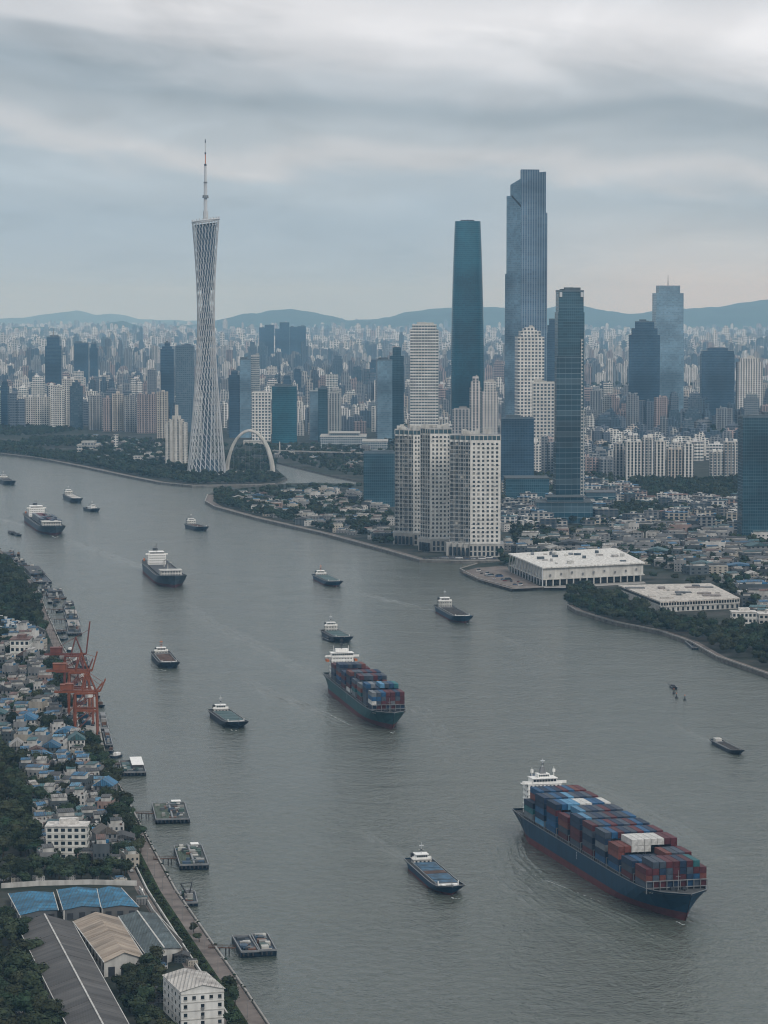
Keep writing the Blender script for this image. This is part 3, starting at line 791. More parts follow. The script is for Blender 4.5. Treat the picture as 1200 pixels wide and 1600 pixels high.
# ------------------------------------------------------------------ ships
def heading(stern, bow):
    a, b = Vector(W(*stern)), Vector(W(*bow)); d = b - a
    c = (a + b) / 2
    return c, d.length, math.atan2(d.y, d.x)
def hull_rings(L, B, fb, sheer, rake, full, transom, zs, flare):
    """stations from stern to bow; each ring goes from the port edge down round to starboard at the levels zs (fractions of freeboard)"""
    n = 26; out = []
    for i in range(n + 1):
        s = i / n
        s = s if s < .7 else .7 + (s - .7)
        zt = fb + sheer * max(0, (s - .72) / .28) ** 1.6 + sheer * .25 * max(0, (.12 - s) / .12)
        ring = []
        for q in zs:
            top = q
            st = .66 + .16 * top * full                    # where the taper to the bow begins
            e = max(0, (s - st) / (1 - st))
            wb = (1 - e ** (1.9 + 1.6 * top * full)) * (1 if e > 0 else 1)
            ws = 1.0 if s > .14 else (transom + (1 - transom) * math.sin(PI / 2 * s / .14)) * (.45 + .55 * top if s < .14 else 1) + (1 - (.45 + .55 * top)) * (s / .14)
            ws = min(1, ws)
            hw = B / 2 * max(.012, wb) * ws
            x = -L / 2 + s * L + rake * (top - .35) * max(0, (s - .75) / .25) ** 1.5 - (1 - top) * L * .012 * max(0, (.1 - s) / .1)
            ring.append((x, hw, zt * q if q >= 0 else q * fb))
        out.append(ring)
    return out
def make_hull(t, L, B, fb, sheer, rake, mats=('hull_blue', 'boot_red'), boot=.30, full=1.0, transom=.85, deckmat='deck', bulwark=1.0):
    levels = [-.25, 0.0, boot, boot + .002, .65, 1.0]
    rr = hull_rings(L, B, fb, sheer, rake, full, transom, levels, 0)
    def side(a, b, name, mat):
        mb = MB()
        rings = []
        for ring in rr:
            pts = ring[a:b]
            rings.append([(x, h, z) for x, h, z in reversed(pts)] + [(x, -h, z) for x, h, z in pts])
        n = len(rings[0]); half = n // 2
        base = len(mb.v)
        for r in rings: mb.v.extend(r)
        for k in range(len(rings) - 1):
            for i in range(n - 1):
                if i == half - 1: continue
                mb.f.append((base + k * n + i, base + k * n + i + 1, base + (k + 1) * n + i + 1, base + (k + 1) * n + i)); mb.m.append(0); mb.c.append(mb.cur)
        # transom
        r0 = rings[0]; mb.quad(*[r0[i] for i in range(n)][::-1])
        return mb.build(name, mat, t)
    side(3, 6, 'hull', mats[0]); side(0, 3, 'boot_topping', mats[1])
    mb = MB(); n = len(rr)
    for k in range(n - 1):
        (x0, h0, z0), (x1, h1, z1) = rr[k][-1], rr[k + 1][-1]
        mb.quad((x0, h0 * .995, z0 - bulwark), (x0, -h0 * .995, z0 - bulwark), (x1, -h1 * .995, z1 - bulwark), (x1, h1 * .995, z1 - bulwark))
    mb.build('deck', deckmat, t)
    mb = MB()
    for sgn in (1, -1):
        for k in range(n - 1):
            (x0, h0, z0), (x1, h1, z1) = rr[k][-1], rr[k + 1][-1]
            mb.beam((x0, sgn * (h0 - .1), z0 + .05), (x1, sgn * (h1 - .1), z1 + .05), .35, .3)
    mb.build('rail', 'grey_metal', t)
    return rr
def windows_row(mb, x, y0, y1, z0, z1, n, gap=.3, sx=1):
    w = (y1 - y0) / n
    for i in range(n):
        a, b = y0 + i * w + w * gap / 2, y0 + (i + 1) * w - w * gap / 2
        mb.box(min(x, x + sx * .08), max(x, x + sx * .08), a, b, z0, z1)
CONT = {'blue': (.018, .085, .19), 'dark blue': (.015, .035, .075), 'maroon': (.095, .022, .03), 'rust red': (.17, .055, .045), 'grey': (.17, .19, .21), 'white': (.62, .62, .60),
        'teal': (.03, .15, .17), 'light blue': (.10, .26, .42), 'slate': (.06, .08, .11), 'orange': (.26, .10, .05)}
def container_mesh(l, w, h):
    mb = MB(); e = .12
    # recessed side, end and roof panels between corner posts
    mb.box(-l / 2 + e, l / 2 - e, -w / 2 + e * .5, w / 2 - e * .5, .1, h - .06, bottom=False)
    for sx in (-1, 1):
        for sy in (-1, 1):
            mb.box(sx * (l / 2 - .2) - .2, sx * (l / 2 - .2) + .2, sy * (w / 2 - .12) - .12, sy * (w / 2 - .12) + .12, 0, h, bottom=False)
    for sy in (-1, 1): mb.box(-l / 2 + .4, l / 2 - .4, sy * (w / 2 - .1) - .09, sy * (w / 2 - .1) + .09, h - .3, h - .005, bottom=False)
    for sx in (-1, 1):                             # door locking bars and sill on the ends
        for y in (-w * .28, -w * .1, w * .1, w * .28): mb.quad(*[(sx * (l / 2 + .02), y + a * sx, z) for a, z in ((-.05, .25), (.05, .25), (.05, h - .3), (-.05, h - .3))])
    return mb
N_CONT = [0]
def deckhouse(t, x, wid, z0, storeys, fh, depth, top_over=1.0, mat='white_paint', wing=0.0):
    """accommodation block facing +x, with window rows as a part of small panes, bridge wings and roof"""
    for s in range(storeys):
        f = 1 - .0 * s
        mb = MB(); mb.box(x - depth / 2, x + depth / 2, -wid / 2 * f, wid / 2 * f, z0 + s * fh, z0 + (s + 1) * fh - .2); mb.box(x - depth / 2 - .4, x + depth / 2 + .4, -wid / 2 * f - .4, wid / 2 * f + .4, z0 + (s + 1) * fh - .2, z0 + (s + 1) * fh)
        b = mb.build('deckhouse_storey', mat, t)
        wn = MB(); windows_row(wn, x + depth / 2, -wid / 2 * .92, wid / 2 * .92, z0 + s * fh + fh * .38, z0 + s * fh + fh * .70, max(3, int(wid / 2.4)), .55)
        for q in (-1, 1):
            for i in range(3):
                a = x - depth / 2 + depth * (i + .5) / 3; wn.box(a - .5, a + .5, q * wid / 2 - .06, q * wid / 2 + .06, z0 + s * fh + fh * .38, z0 + s * fh + fh * .7)
        kindof(wn.build('window_row', 'window_glass', b), 'stuff')
    return z0 + storeys * fh
def bridge_deck(t, x, wid, z, fh, depth, wing):
    mb = MB(); mb.box(x - depth / 2, x + depth / 2, -wid / 2, wid / 2, z, z + fh)
    mb.box(x - depth / 2 - .5, x + depth / 2 + .6, -wid / 2 - .4, wid / 2 + .4, z + fh, z + fh + .35)
    mb.build('wheelhouse', 'white_paint', t)
    mb = MB(); windows_row(mb, x + depth / 2, -wid / 2 + .3, wid / 2 - .3, z + fh * .42, z + fh * .86, max(5, int(wid / 1.6)), .18)
    kindof(mb.build('wheelhouse_windows', 'window_glass', t), 'stuff')
    if wing:
        for q in (-1, 1):
            mb = MB(); mb.box(x - depth * .1, x + depth * .42, q * wid / 2 - (0 if q > 0 else wing), q * wid / 2 + (wing if q > 0 else 0), z - .15, z + .15)
            mb.box(x + depth * .36, x + depth * .42, q * wid / 2 - (0 if q > 0 else wing), q * wid / 2 + (wing if q > 0 else 0), z + .1, z + 1.4)
            mb.build('bridge_wing', 'white_paint', t)
def mast(t, x, z, h, r=.35, mat='steel_white', arms=3, dark=False):
    mb = MB(); mb.tube((x, 0, z), (x, 0, z + h), r, r * .5, 6)
    for i in range(arms):
        zz = z + h * (.4 + .2 * i); a = h * (.22 - .05 * i); mb.beam((x, -a, zz), (x, a, zz), r * .7)
    mb.box(x - .3, x + .9, -1.2, 1.2, z + h * .7, z + h * .7 + .4)
    mb.build('radar_mast', mat, t)
    mb = MB(); mb.box(x - r * 2, x + r * 2, -r * 2.2, r * 2.2, z + h * .3, z + h * .42); mb.build('lamp_housing', 'dark_metal', t)

def container_ship(name, label, stern, bow, B, fb, hullmats, nb, nr, tiers, cl, cw, ch, x0f, x1f, houses, colors, group_c, ship_phrase, special=None, budget=300, sheer=3, seed=1, bridge_x=.09):
    rr = random.Random(seed)
    c, L, hd = heading(stern, bow)
    t = thing(name, label, 'container ship', (c.x, c.y, 0), hd)
    rg_ = make_hull(t, L, B, fb, sheer, 9, hullmats, boot=.30, full=1.25, transom=.9)
    def hullpt(s, q, side):                        # point on the shell: station 0..1, height 0..1 between the two upper levels
        f = s * 26; i = min(25, int(f)); u = f - i; g = []
        for r in (rg_[i], rg_[i + 1]): a, b = r[4], r[5]; g.append(Vector((a[0] + (b[0] - a[0]) * q, side * (a[1] + (b[1] - a[1]) * q), a[2] + (b[2] - a[2]) * q)))
        return g[0].lerp(g[1], u)
    for side in (-1, 1):
        mb = MB(); s0 = .905
        for i in range(9):                         # small white name strokes at the bow, too small to read
            s = s0 + i * .0040; e = Vector((0, side * .12, 0)); w = .0028
            for (a, b, c_, d) in ([(0, .3, .50, .68), (.6, .9, .50, .68)] if i % 3 else [(0, .8, .62, .68), (.3, .55, .50, .62)]):
                mb.quad(*[tuple(hullpt(s + u * w, v, side) + e) for u, v in ((a, c_), (b, c_), (b, d), (a, d))])
        for i in range(5):                         # draught marks near stern and amidships
            for s in (.07, .5): mb.quad(*[tuple(hullpt(s + u, v, side) + Vector((0, side * .1, 0))) for u, v in ((0, i * .18), (.003, i * .18), (.003, i * .18 + .08), (0, i * .18 + .08))])
        kindof(mb.build('hull_lettering', 'white_paint', t), 'stuff')
    dz = fb - 1.0
    # coamings and lashing bridges between the bays
    xs = [-L / 2 + L * (x0f + (x1f - x0f) * (i + .5) / nb) for i in range(nb)]
    mb = MB(); hatch_z = dz + 2.2
    for i, x in enumerate(xs): mb.box(x - cl / 2, x + cl / 2, -B / 2 * .93, B / 2 * .93, dz - .3, hatch_z)
    mb.build('hatch_cover', 'dark_metal', t)
    for i in range(nb + 1):
        x = (xs[i - 1] + xs[i]) / 2 if 0 < i < nb else (xs[0] - cl * .6 if i == 0 else xs[-1] + cl * .56)
        mb = MB(); hb = hatch_z + ch * 1.15
        for q in range(nr + 1):
            yy = (-nr / 2 + q) * cw; yy = max(-B / 2 + .5, min(B / 2 - .5, yy)); mb.box(x - .25, x + .25, yy - .15, yy + .15, dz, hb)
        mb.box(x - .3, x + .3, -B / 2 + .4, B / 2 - .4, hb, hb + .35); mb.box(x - .3, x + .3, -B / 2 + .4, B / 2 - .4, hatch_z + .5, hatch_z + .8)
        mb.build('lashing_bridge', 'grey_metal', t)
    mb = MB()                                     # stanchions along the side deck
    for i in range(int(L * .8 / 3.2)):
        x = -L / 2 + L * .06 + i * 3.2
        for q in (-1, 1): mb.box(x - .18, x + .18, q * (B / 2 - .35) - .12, q * (B / 2 - .35) + .12, dz, dz + 2.7)
    for q in (-1, 1): mb.box(-L / 2 + L * .06, L / 2 - L * .16, q * (B / 2 - .35) - .1, q * (B / 2 - .35) + .1, dz + 2.6, dz + 2.8)
    kindof(mb.build('side_stanchions', 'grey_metal', t), 'stuff')
    houses(t, L, B, dz)
    # forecastle gear
    fx = L / 2 - L * .045
    mb = MB()
    for q in (-1, 1):
        mb.box(fx - 3, fx - 1, q * 3 - 1, q * 3 + 1, fb + sheer * .4 - 1, fb + sheer * .4 + 1.2)
        mb.tube((fx + 1.5, q * 2.2, fb + sheer * .6 - 1), (fx + 1.5, q * 2.2, fb + sheer * .6 + .6), .5, .5, 6, cap=True)
    mb.build('windlass', 'dark_metal', t)
    mb = MB(); mb.tube((fx - 2, 0, fb), (fx - 2, 0, fb + sheer + 8), .25, .15, 6); mb.beam((fx - 2, -1.2, fb + sheer + 5), (fx - 2, 1.2, fb + sheer + 5), .2); mb.build('foremast', 'grey_metal', t)
    # containers
    proto = container_mesh(cl, cw * .93, ch * .985).mesh('container', 'container_paint')
    rest = MB(); mat = Matrix.Rotation(hd, 3, 'Z'); names = list(colors)
    done = []
    def colour(b, r, k):
        if special:
            s = special(b, r, k)
            if s: return s
        return rr.choices(names, [colors[n] for n in names])[0]
    cand = []
    for b in range(nb):
        xb = xs[b]
        for r in range(nr):
            # rows that fit at this station
            y = (r - (nr - 1) / 2) * cw
            hts = tiers(b, r)
            for k in range(hts):
                top = k >= hts - 1
                edge = r in (0, nr - 1) or r == 1 and tiers(b, 0) <= k or r == nr - 2 and tiers(b, nr - 1) <= k
                front = (b == nb - 1) or tiers(b + 1, r) <= k
                back = (b == 0) or tiers(b - 1, r) <= k
                nbr = (r > 0 and tiers(b, r - 1) <= k) or (r < nr - 1 and tiers(b, r + 1) <= k)
                if top or edge or front or nbr or back: cand.append((b, r, k, top, front, r >= nr // 2, xb, y))
    # the ones that show largest from the river come first: roofs, front faces, starboard-side stacks
    cand.sort(key=lambda q: -(3 * q[3] + 2 * q[4] + 2.5 * (q[1] in (0, 1)) - 1.5 * (q[1] == nr - 1) + .01 * q[0]))
    for (b, r, k, top, front, pt, xb, y) in cand:
        cname = colour(b, r, k); z = hatch_z + .05 + k * ch
        fv = rr.uniform(.75, 1.15) if cname != 'white' else rr.uniform(.93, 1.05); cc = tuple(v * fv for v in CONT[cname])
        if N_CONT[0] < budget:
            o = link('shipping_container', proto, None, cc); o.rotation_euler = (0, 0, hd)
            p = mat @ Vector((xb + rr.uniform(-.12, .12), y, z)); o.location = (c.x + p.x, c.y + p.y, p.z); N_CONT[0] += 1
            tierw = 'bottom' if k == 0 else ('top' if top else ORD[k + 1])
            tag(o, f"{cname} container, {tierw} tier, {ORD[nb - b]} bay from bow, {ORD[r + 1]} row from near side, {ship_phrase}", 'shipping container', group_c)
        else:
            rest.cur = cc; s = len(rest.v)
            rest.box(xb - cl / 2, xb + cl / 2, y - cw * .475, y + cw * .475, z, z + ch - .1, bottom=False)
            for i in range(s, len(rest.v)):
                p = mat @ Vector(rest.v[i]); rest.v[i] = (c.x + p.x, c.y + p.y, p.z)
    if rest.v: tag(rest.build('stacked_containers', 'attr_wall', attr=True), f'many stacked containers filling the deck of {ship_phrase}', 'containers', kind='stuff')
    return t, c, L, hd

def big_houses(t, L, B, dz):
    x = -L / 2 + L * .045
    top = deckhouse(t, x, B * .60, dz, 6, 3.0, 10)
    bridge_deck(t, x + .5, B * .44, top, 2.8, 9, B * .18)
    mb = MB(); mb.box(x - 3, x + 3, -3.5, 3.5, top + 3.1, top + 5.2); mb.build('upper_house', 'white_paint', t)
    mb = MB(); windows_row(mb, x + 3, -3, 3, top + 3.8, top + 4.8, 6, .2); mb.build('upper_windows', 'window_glass', t)
    mb = MB(); mb.loft([[(x + a * s, b * s, z) for a, b in ((-1.8, -1.8), (1.8, -1.8), (1.8, 1.8), (-1.8, 1.8))] for z, s in ((top + 5.1, 1), (top + 9, .6))]); mb.build('mast_house', 'grey_metal', t)
    mast(t, x, top + 9, 4.5, .35, arms=3)
    for q in (-1, 1):
        mb = MB(); mb.tube((x + 1, q * 6.5, top + 3.7), (x + 1, q * 6.5, top + 9), .25, .15, 5); mb.tube((x + 1, q * 6.5, top + 6), (x + 1, q * 6.5, top + 7.6), .9, .9, 8, cap=True); mb.build('satellite_dome', 'white_paint', t)
    mb = MB(); mb.box(x - 11, x - 6.5, -4, 4, dz, top + 3); mb.build('funnel', 'hull_blue', t)
def white_box(b, r, k):
    if b == 2 and k >= 4: return ['dark blue', 'blue', 'light blue', 'light blue', 'white', 'white', 'blue', 'blue', 'white'][r]
    if b == 7 and 2 <= r <= 6 and k >= 3: return 'white'
    if b == 7 and r > 6: return 'maroon'
    if b == 0 and k >= 4: return ['blue', 'blue', 'dark blue', 'blue', 'dark blue', 'maroon', 'blue', 'rust red', 'maroon'][r]
    if b in (1, 3, 4) and k >= 4: return ['maroon', 'dark blue', 'slate', 'blue', 'dark blue', 'light blue', 'slate', 'dark blue', 'slate'][(r + b) % 9]
    if b in (5, 6) and k >= 4: return ['dark blue', 'slate', 'maroon', 'blue', 'dark blue', 'maroon', 'slate', 'blue', 'maroon'][(r + b) % 9]
    if b >= 8: return [None, 'maroon', 'slate', None, 'dark blue', 'maroon', None][(r * 3 + k * 5 + b) % 7]
    return None
T1 = [5, 5, 5, 5, 5, 5, 5, 5, 5, 5, 4, 3, 3]
def tiers1(b, r):
    v = [5, 5, 5, 5, 5, 5, 5, 5, 3, 4][b]
    if b == 0: v = 5 if r > 0 else 3
    if b == 3: v = 5 if r > 1 else 4
    if b == 7: v = 5 if 2 <= r else 4
    if b == 8: v = 3 if r < 5 else 4
    if b == 9: v = 3 if r in (0, 8) else 4
    return v
S1 = container_ship('container_ship', 'largest blue-hulled container ship laden high, coming down river in the lower right', (838, 1297), (1074, 1441), 32.5, 12.5, ('hull_blue', 'boot_red'), 10, 9, tiers1, 16.9, 3.5, 3.3,
                    .10, .945, big_houses, {'blue': 4, 'dark blue': 5, 'maroon': 5, 'rust red': 3, 'grey': 1.6, 'white': .5, 'teal': 1.3, 'light blue': 1.2, 'slate': 4, 'orange': .4},
                    'containers stacked on the largest ship', 'largest ship', white_box, seed=11, sheer=2.5)
def mid_houses(t, L, B, dz):
    x = -L / 2 + L * .085
    top = deckhouse(t, x, B * .66, dz, 6, 2.8, 10)
    bridge_deck(t, x + .5, B * .66, top, 2.8, 9, B * .18)
    mb = MB(); mb.box(x - 3, x + 3, -5, 5, top + 3.5, top + 5.8); mb.build('upper_house', 'white_paint', t)
    mast(t, x, top + 5.8, 9, .4, mat='dark_metal')
    for q in (-1, 1):
        mb = MB(); mb.tube((x - 3, q * 6, top + 3.5), (x - 3, q * 6, top + 8), .3, .2, 5); mb.build('aerial', 'steel_white', t)
        mb = MB(); mb.box(x - 4, x + 3, q * B * .43 - 1, q * B * .43 + 1, top - 4, top - 2.2); mb.build('lifeboat', 'orange_gear', t)
    mb = MB(); mb.box(x - 10, x - 6, -4, 4, dz, top + 2); mb.build('funnel', 'hull_teal', t)
def tiers2(b, r):
    v = [4, 5, 4, 5, 5, 4, 5, 4][b]
    if (b, r) in ((1, 6), (4, 0), (5, 6), (6, 2), (0, 5)): v -= 1
    if b == 7: v = 4
    return v
S2 = container_ship('container_ship', 'teal-hulled container ship with white bridge, mid river', (527, 1073), (614, 1141), 26, 11, ('hull_teal', 'boot_red'), 8, 7, tiers2, 16.0, 3.4, 3.1,
                    .16, .94, mid_houses, {'blue': 1.5, 'dark blue': 6, 'maroon': 6, 'rust red': 2.5, 'grey': 2, 'white': .4, 'teal': 1.2, 'light blue': .5, 'slate': 6, 'orange': .3},
                    'containers stacked on the teal ship', 'teal ship', seed=5, sheer=2.2)

def small_ship(name, label, stern, bow, B, fb, hullmats, build, cat='cargo ship', boot=.25, sheer=1.5, full=1.2, transom=.85, rake=4, deckmat='deck', zoff=0):
    c, L, hd = heading(stern, bow)
    t = thing(name, label, cat, (c.x, c.y, zoff), hd)
    make_hull(t, L, B, fb, sheer, rake, hullmats, boot=boot, full=full, transom=transom, deckmat=deckmat, bulwark=.7)
    build(t, L, B, fb - .7, random.Random(int(stern[0] * 3)))
    return t
def feeder(cont):
    def f(t, L, B, dz, rr):
        x = -L / 2 + L * .14
        top = deckhouse(t, x, B * .62, dz, 4, 2.8, L * .08); bridge_deck(t, x, B * .5, top, 2.8, L * .07, B * .14)
        mb = MB(); mb.box(x - L * .07, x - L * .04, -2.5, 2.5, dz, top + 6); mb.build('funnel', 'dark_metal', t)
        mast(t, x + 1, top + 3, 9, .4, mat='grey_metal')
        mb = MB(); mb.box(x - 2, x + 2, -B * .46, -B * .40, dz + 4, dz + 6.5); mb.build('lifeboat', 'orange_gear', t)
        mb = MB(); mb.box(-L * .22, L * .30, -B * .38, B * .38, dz, dz + 1.6); mb.build('hatch_cover', 'dark_metal', t)
        if cont:
            for i in range(5):
                for j in range(5):
                    mb = MB(); xx = -L * .20 + i * L * .10; yy = (j - 2) * B * .15
                    mb.box(xx, xx + L * .09, yy, yy + B * .14, dz + 1.6, dz + 1.6 + 3 * rr.choice((1, 2, 2)))
                    mb.build('deck_cargo', 'painted', t, rr.choice([CONT['slate'], CONT['maroon'], CONT['dark blue'], CONT['grey'], CONT['slate']]))
        for s, xx in ((1, L * .05), (1, -L * .12)):
            mb = MB(); mb.tube((xx, B * .1, dz), (xx, B * .1, dz + 9), .8, .6, 7, cap=True); mb.beam((xx, B * .1, dz + 8.5), (xx + L * .12, B * .12, dz + 12), 1.0); mb.build('deck_crane', 'offwhite', t)
        # white forward house with rails
        mb = MB(); mb.box(L * .27, L * .35, -B * .36, B * .36, dz, dz + 6.5); mb.box(L * .265, L * .355, -B * .38, B * .38, dz + 6.5, dz + 6.9); mb.build('forward_house', 'offwhite', t)
        wn = MB(); 
        for z in (1.5, 4.6): windows_row(wn, L * .35, -B * .33, B * .33, dz + z - .3, dz + z + 1.1, 7, .5)
        kindof(wn.build('forward_windows', 'window_glass', t), 'stuff')
        mb = MB(); mb.tube((L * .30, 0, dz + 8), (L * .30, 0, dz + 15), .4, .2, 6); mb.build('foremast', 'grey_metal', t)
    return f
small_ship('cargo_ship', 'small dark container ship with white bridge, upper left of the river', (52, 812), (87, 837), 34, 9, ('hull_grey', 'boot_red'), feeder(True), sheer=4, rake=6)
small_ship('cargo_ship', 'small cargo ship with tall white bridge and white forward house', (240, 890), (273, 919), 32, 10, ('hull_grey', 'boot_red'), feeder(False), sheer=4, rake=6)
def barge(hold, househ=1, gear=True, cargo=None, white_bow=True, mastc='steel_white', flip=0):
    def f(t, L, B, dz, rr):
        x = -L / 2 + L * .12
        hs = max(B * .16, 2.2)
        top = deckhouse(t, x, B * .62, dz, househ, hs, L * .08, mat='offwhite')
        bridge_deck(t, x - L * .01, B * .42, top, hs * .9, L * .07, B * .12)
        mast(t, x, top + hs * .9, hs * 2.6, .22, mat=mastc, arms=2)
        mb = MB(); mb.box(x - L * .085, x - L * .055, -B * .28, -B * .12, dz, top + hs * .8); mb.build('funnel', 'dark_metal', t)
        mb = MB()
        x0, x1 = -L * .30, L * .36; w = B * .36
        for a, b, c_, e in ((x0, x1, -w - .5, -w), (x0, x1, w, w + .5), (x0 - .5, x0, -w - .5, w + .5), (x1, x1 + .5, -w - .5, w + .5)): mb.box(a, b, c_, e, dz - .2, dz + 1.5)
        mb.build('coaming', 'grey_metal', t)
        if hold == 'open':
            mb = MB(); N = 14
            for i in range(N):
                for j in range(4):
                    pass
            mb = MB(); g = [[(x0 + (x1 - x0) * i / 16, -w + 2 * w * j / 6, dz + .1 + rr.uniform(.0, .9)) for j in range(7)] for i in range(17)]
            for i in range(16):
                for j in range(6): mb.quad(g[i][j], g[i + 1][j], g[i + 1][j + 1], g[i][j + 1])
            mb.build('hold_cargo', cargo or 'cargo', t)
        else:
            n = 7
            for i in range(n):
                a = x0 + (x1 - x0) * i / n; b = x0 + (x1 - x0) * (i + 1) / n
                mb = MB(); mb.box(a + .15, b - .15, -w, w, dz + .6, dz + 1.65 + .12 * (i % 2)); mb.build('hatch_cover', cargo if (cargo and i not in (3,)) else ('deck_rust' if cargo else hold), t)
        mb = MB()
        mb.box(L * .385, L * .40, -B * .34, B * .34, dz, dz + 1.4)
        for q in (-1, 1): mb.box(L * .41, L * .44, q * B * .2 - 1, q * B * .2 + 1, dz + .3, dz + 1.7); mb.tube((L * .40, q * B * .34, dz), (L * .40, q * B * .34, dz + 3.0), .3, .3, 5, cap=True)
        mb.build('bow_gear', 'white_paint' if white_bow else 'grey_metal', t)
        mb = MB(); mb.tube((L * .42, B * .10, dz), (L * .42, B * .10, dz + 5), .2, .12, 5); mb.build('foremast', 'grey_metal', t)
        for q in (-1, 1):                          # tyres hung along the side
            pass
    return f
bk = ('hull_dark', 'hull_dark'); bb = ('hull_blue', 'boot_red'); bt = ('hull_teal', 'boot_red')
small_ship('river_barge', 'blue motor barge with patchy blue hatches, left of the largest ship', (652, 1352), (706, 1400), 15.5, 3.9, bb, barge('hatch_blue', 1, cargo='hatch_blue'), 'barge', full=1.7, transom=.95, rake=3, sheer=1.5)
small_ship('river_barge', 'dark barge with long empty hold and tall white deckhouse, by the pier', (691, 954), (726, 974), 20, 5.5, bb, barge('open', 2), 'barge', full=1.7, transom=.9, rake=3, sheer=1.8)
small_ship('river_barge', 'dark barge with rust-brown hold, left half of the river', (250, 1026), (266, 1045), 17.5, 4.2, bk, barge('open', 1, cargo='deck_rust', mastc='orange_gear'), 'barge', full=1.9, transom=.95, rake=2.5)
small_ship('river_barge', 'dark barge with grey-green hatches and white deckhouse, below the rust-brown one', (341, 1117), (372, 1139), 17, 4.0, bk, barge('hatch_green', 1), 'barge', full=1.9, transom=.95, rake=2.5)
small_ship('river_barge', 'small dark green barge alone near the middle of the upper river', (498, 904), (525, 917), 18, 4.8, bb, barge('hatch_green', 1, mastc='orange_gear'), 'barge', full=1.8, transom=.95, rake=2.5)
small_ship('river_barge', 'dark barge with pale hold and a launch alongside', (514, 992), (538, 1005), 18, 4.6, bk, barge('hatch_green', 2), 'barge', full=1.9, transom=.95, rake=2.5)
def flat(t, L, B, dz, rr):
    mb = MB(); mb.box(-L * .44, -L * .34, -B * .26, B * .26, dz, dz + 2.4); mb.build('cabin', 'offwhite', t)
    mb = MB(); w = B * .36
    for a, b, c_, e in ((-L * .3, L * .36, -w - .3, -w), (-L * .3, L * .36, w, w + .3), (-L * .31, -L * .3, -w, w), (L * .36, L * .37, -w, w)): mb.box(a, b, c_, e, dz - .2, dz + .9)
    mb.build('coaming', 'grey_metal', t); mb = MB(); mb.box(-L * .3, L * .36, -w, w, dz, dz + .3); mb.build('hold_cargo', 'cargo', t)
    mb = MB(); mb.tube((-L * .36, 0, dz + 2), (-L * .36, 0, dz + 5), .1, .06, 4); mb.build('mast', 'grey_metal', t)
small_ship('river_barge', 'plain flat barge alone near the right edge', (1117, 1160), (1156, 1180), 8.5, 2.2, bk, flat, 'barge', full=1.9, transom=.95, rake=2)
small_ship('coaster', 'small coaster off the park point below the lattice tower', (296, 824), (318, 830), 18, 5, bk, barge('open', 2, cargo='deck_rust'), 'coaster', full=1.5, transom=.9, rake=3)
small_ship('coaster', 'small cream and dark coaster followed by a tug', (105, 778), (122, 786), 18, 6, bk, barge('hatch_green', 2, cargo='offwhite'), 'coaster', full=1.4, transom=.9, rake=4)
small_ship('coaster', 'blurry dark vessel at the left edge of the upper river', (4, 752), (17, 758), 20, 6, bk, barge('open', 1, white_bow=False), 'coaster', full=1.5, transom=.9, rake=3)
def tug(t, L, B, dz, rr):
    top = deckhouse(t, L * .05, B * .6, dz, 1, 3, L * .35); bridge_deck(t, L * .10, B * .42, top, 2.8, L * .18, 0); mast(t, L * .06, top + 2.8, 6, .25)
    mb = MB(); mb.tube((-L * .12, 0, dz), (-L * .12, 0, top + 4), 1.2, 1.1, 8, cap=True); mb.build('funnel', 'dark_metal', t)
    mb = MB(); mb.box(-L * .40, -L * .30, -2, 2, dz, dz + 1.6); mb.build('winch', 'deck_rust', t)
small_ship('tug_boat', 'small dark tug just ahead of the cream coaster', (135, 797), (151, 800), 14, 4, bk, tug, 'tug', full=1.2, rake=2)
def launch(t, L, B, dz, rr):
    mb = MB(); mb.box(-L * .25, L * .05, -B * .3, B * .3, dz, dz + 1.8); mb.build('cabin', 'dark_metal', t)
    mb = MB(); mb.tube((-L * .3, 0, dz), (-L * .75, -2, 2.2), .4, .2, 5); mb.build('boom', 'dark_metal', t)
small_ship('launch', 'low dark launch with trailing boom beside a barge', (507, 998), (522, 1004), 6, 1.6, bk, launch, 'launch', full=1.0, rake=1, sheer=.6)
small_ship('launch', 'tiny dark boat alone on the right of the river', (1049, 1073), (1056, 1077), 4, 1.3, bk, launch, 'launch', full=1.0, rake=1, sheer=.6)
small_ship('launch', 'tiny boat near the left edge above the moored craft', (16, 832), (23, 836), 8, 2.0, bk, launch, 'launch', full=1.0, rake=1, sheer=.6)
small_ship('launch', 'second tiny boat close by, right of the first near the left edge', (25, 836), (31, 838), 7, 2.0, bk, launch, 'launch', full=1.0, rake=1, sheer=.6)
def buoy(px, py, label):
    x, y = W(px, py); t = thing('buoy', label, 'buoy', (x, y, 0)); mb = MB(); mb.tube((0, 0, -.5), (0, 0, 1.2), 1.4, 1.0, 10, cap=True); mb.tube((0, 0, 1.2), (0, 0, 3.6), .5, .1, 6); mb.build('float', 'dark_metal', t)
    mb = MB(); mb.tube((0, 0, 3.5), (0, 0, 4.2), .4, .4, 6, cap=True); mb.build('lamp', 'orange_gear', t)
buoy(1053, 1084, 'small dark buoy below the tiny boat on the right of the river'); buoy(1057, 1091, 'second dark buoy, just below the other one'); buoy(1070, 1094, 'lone buoy a little right of the pair')

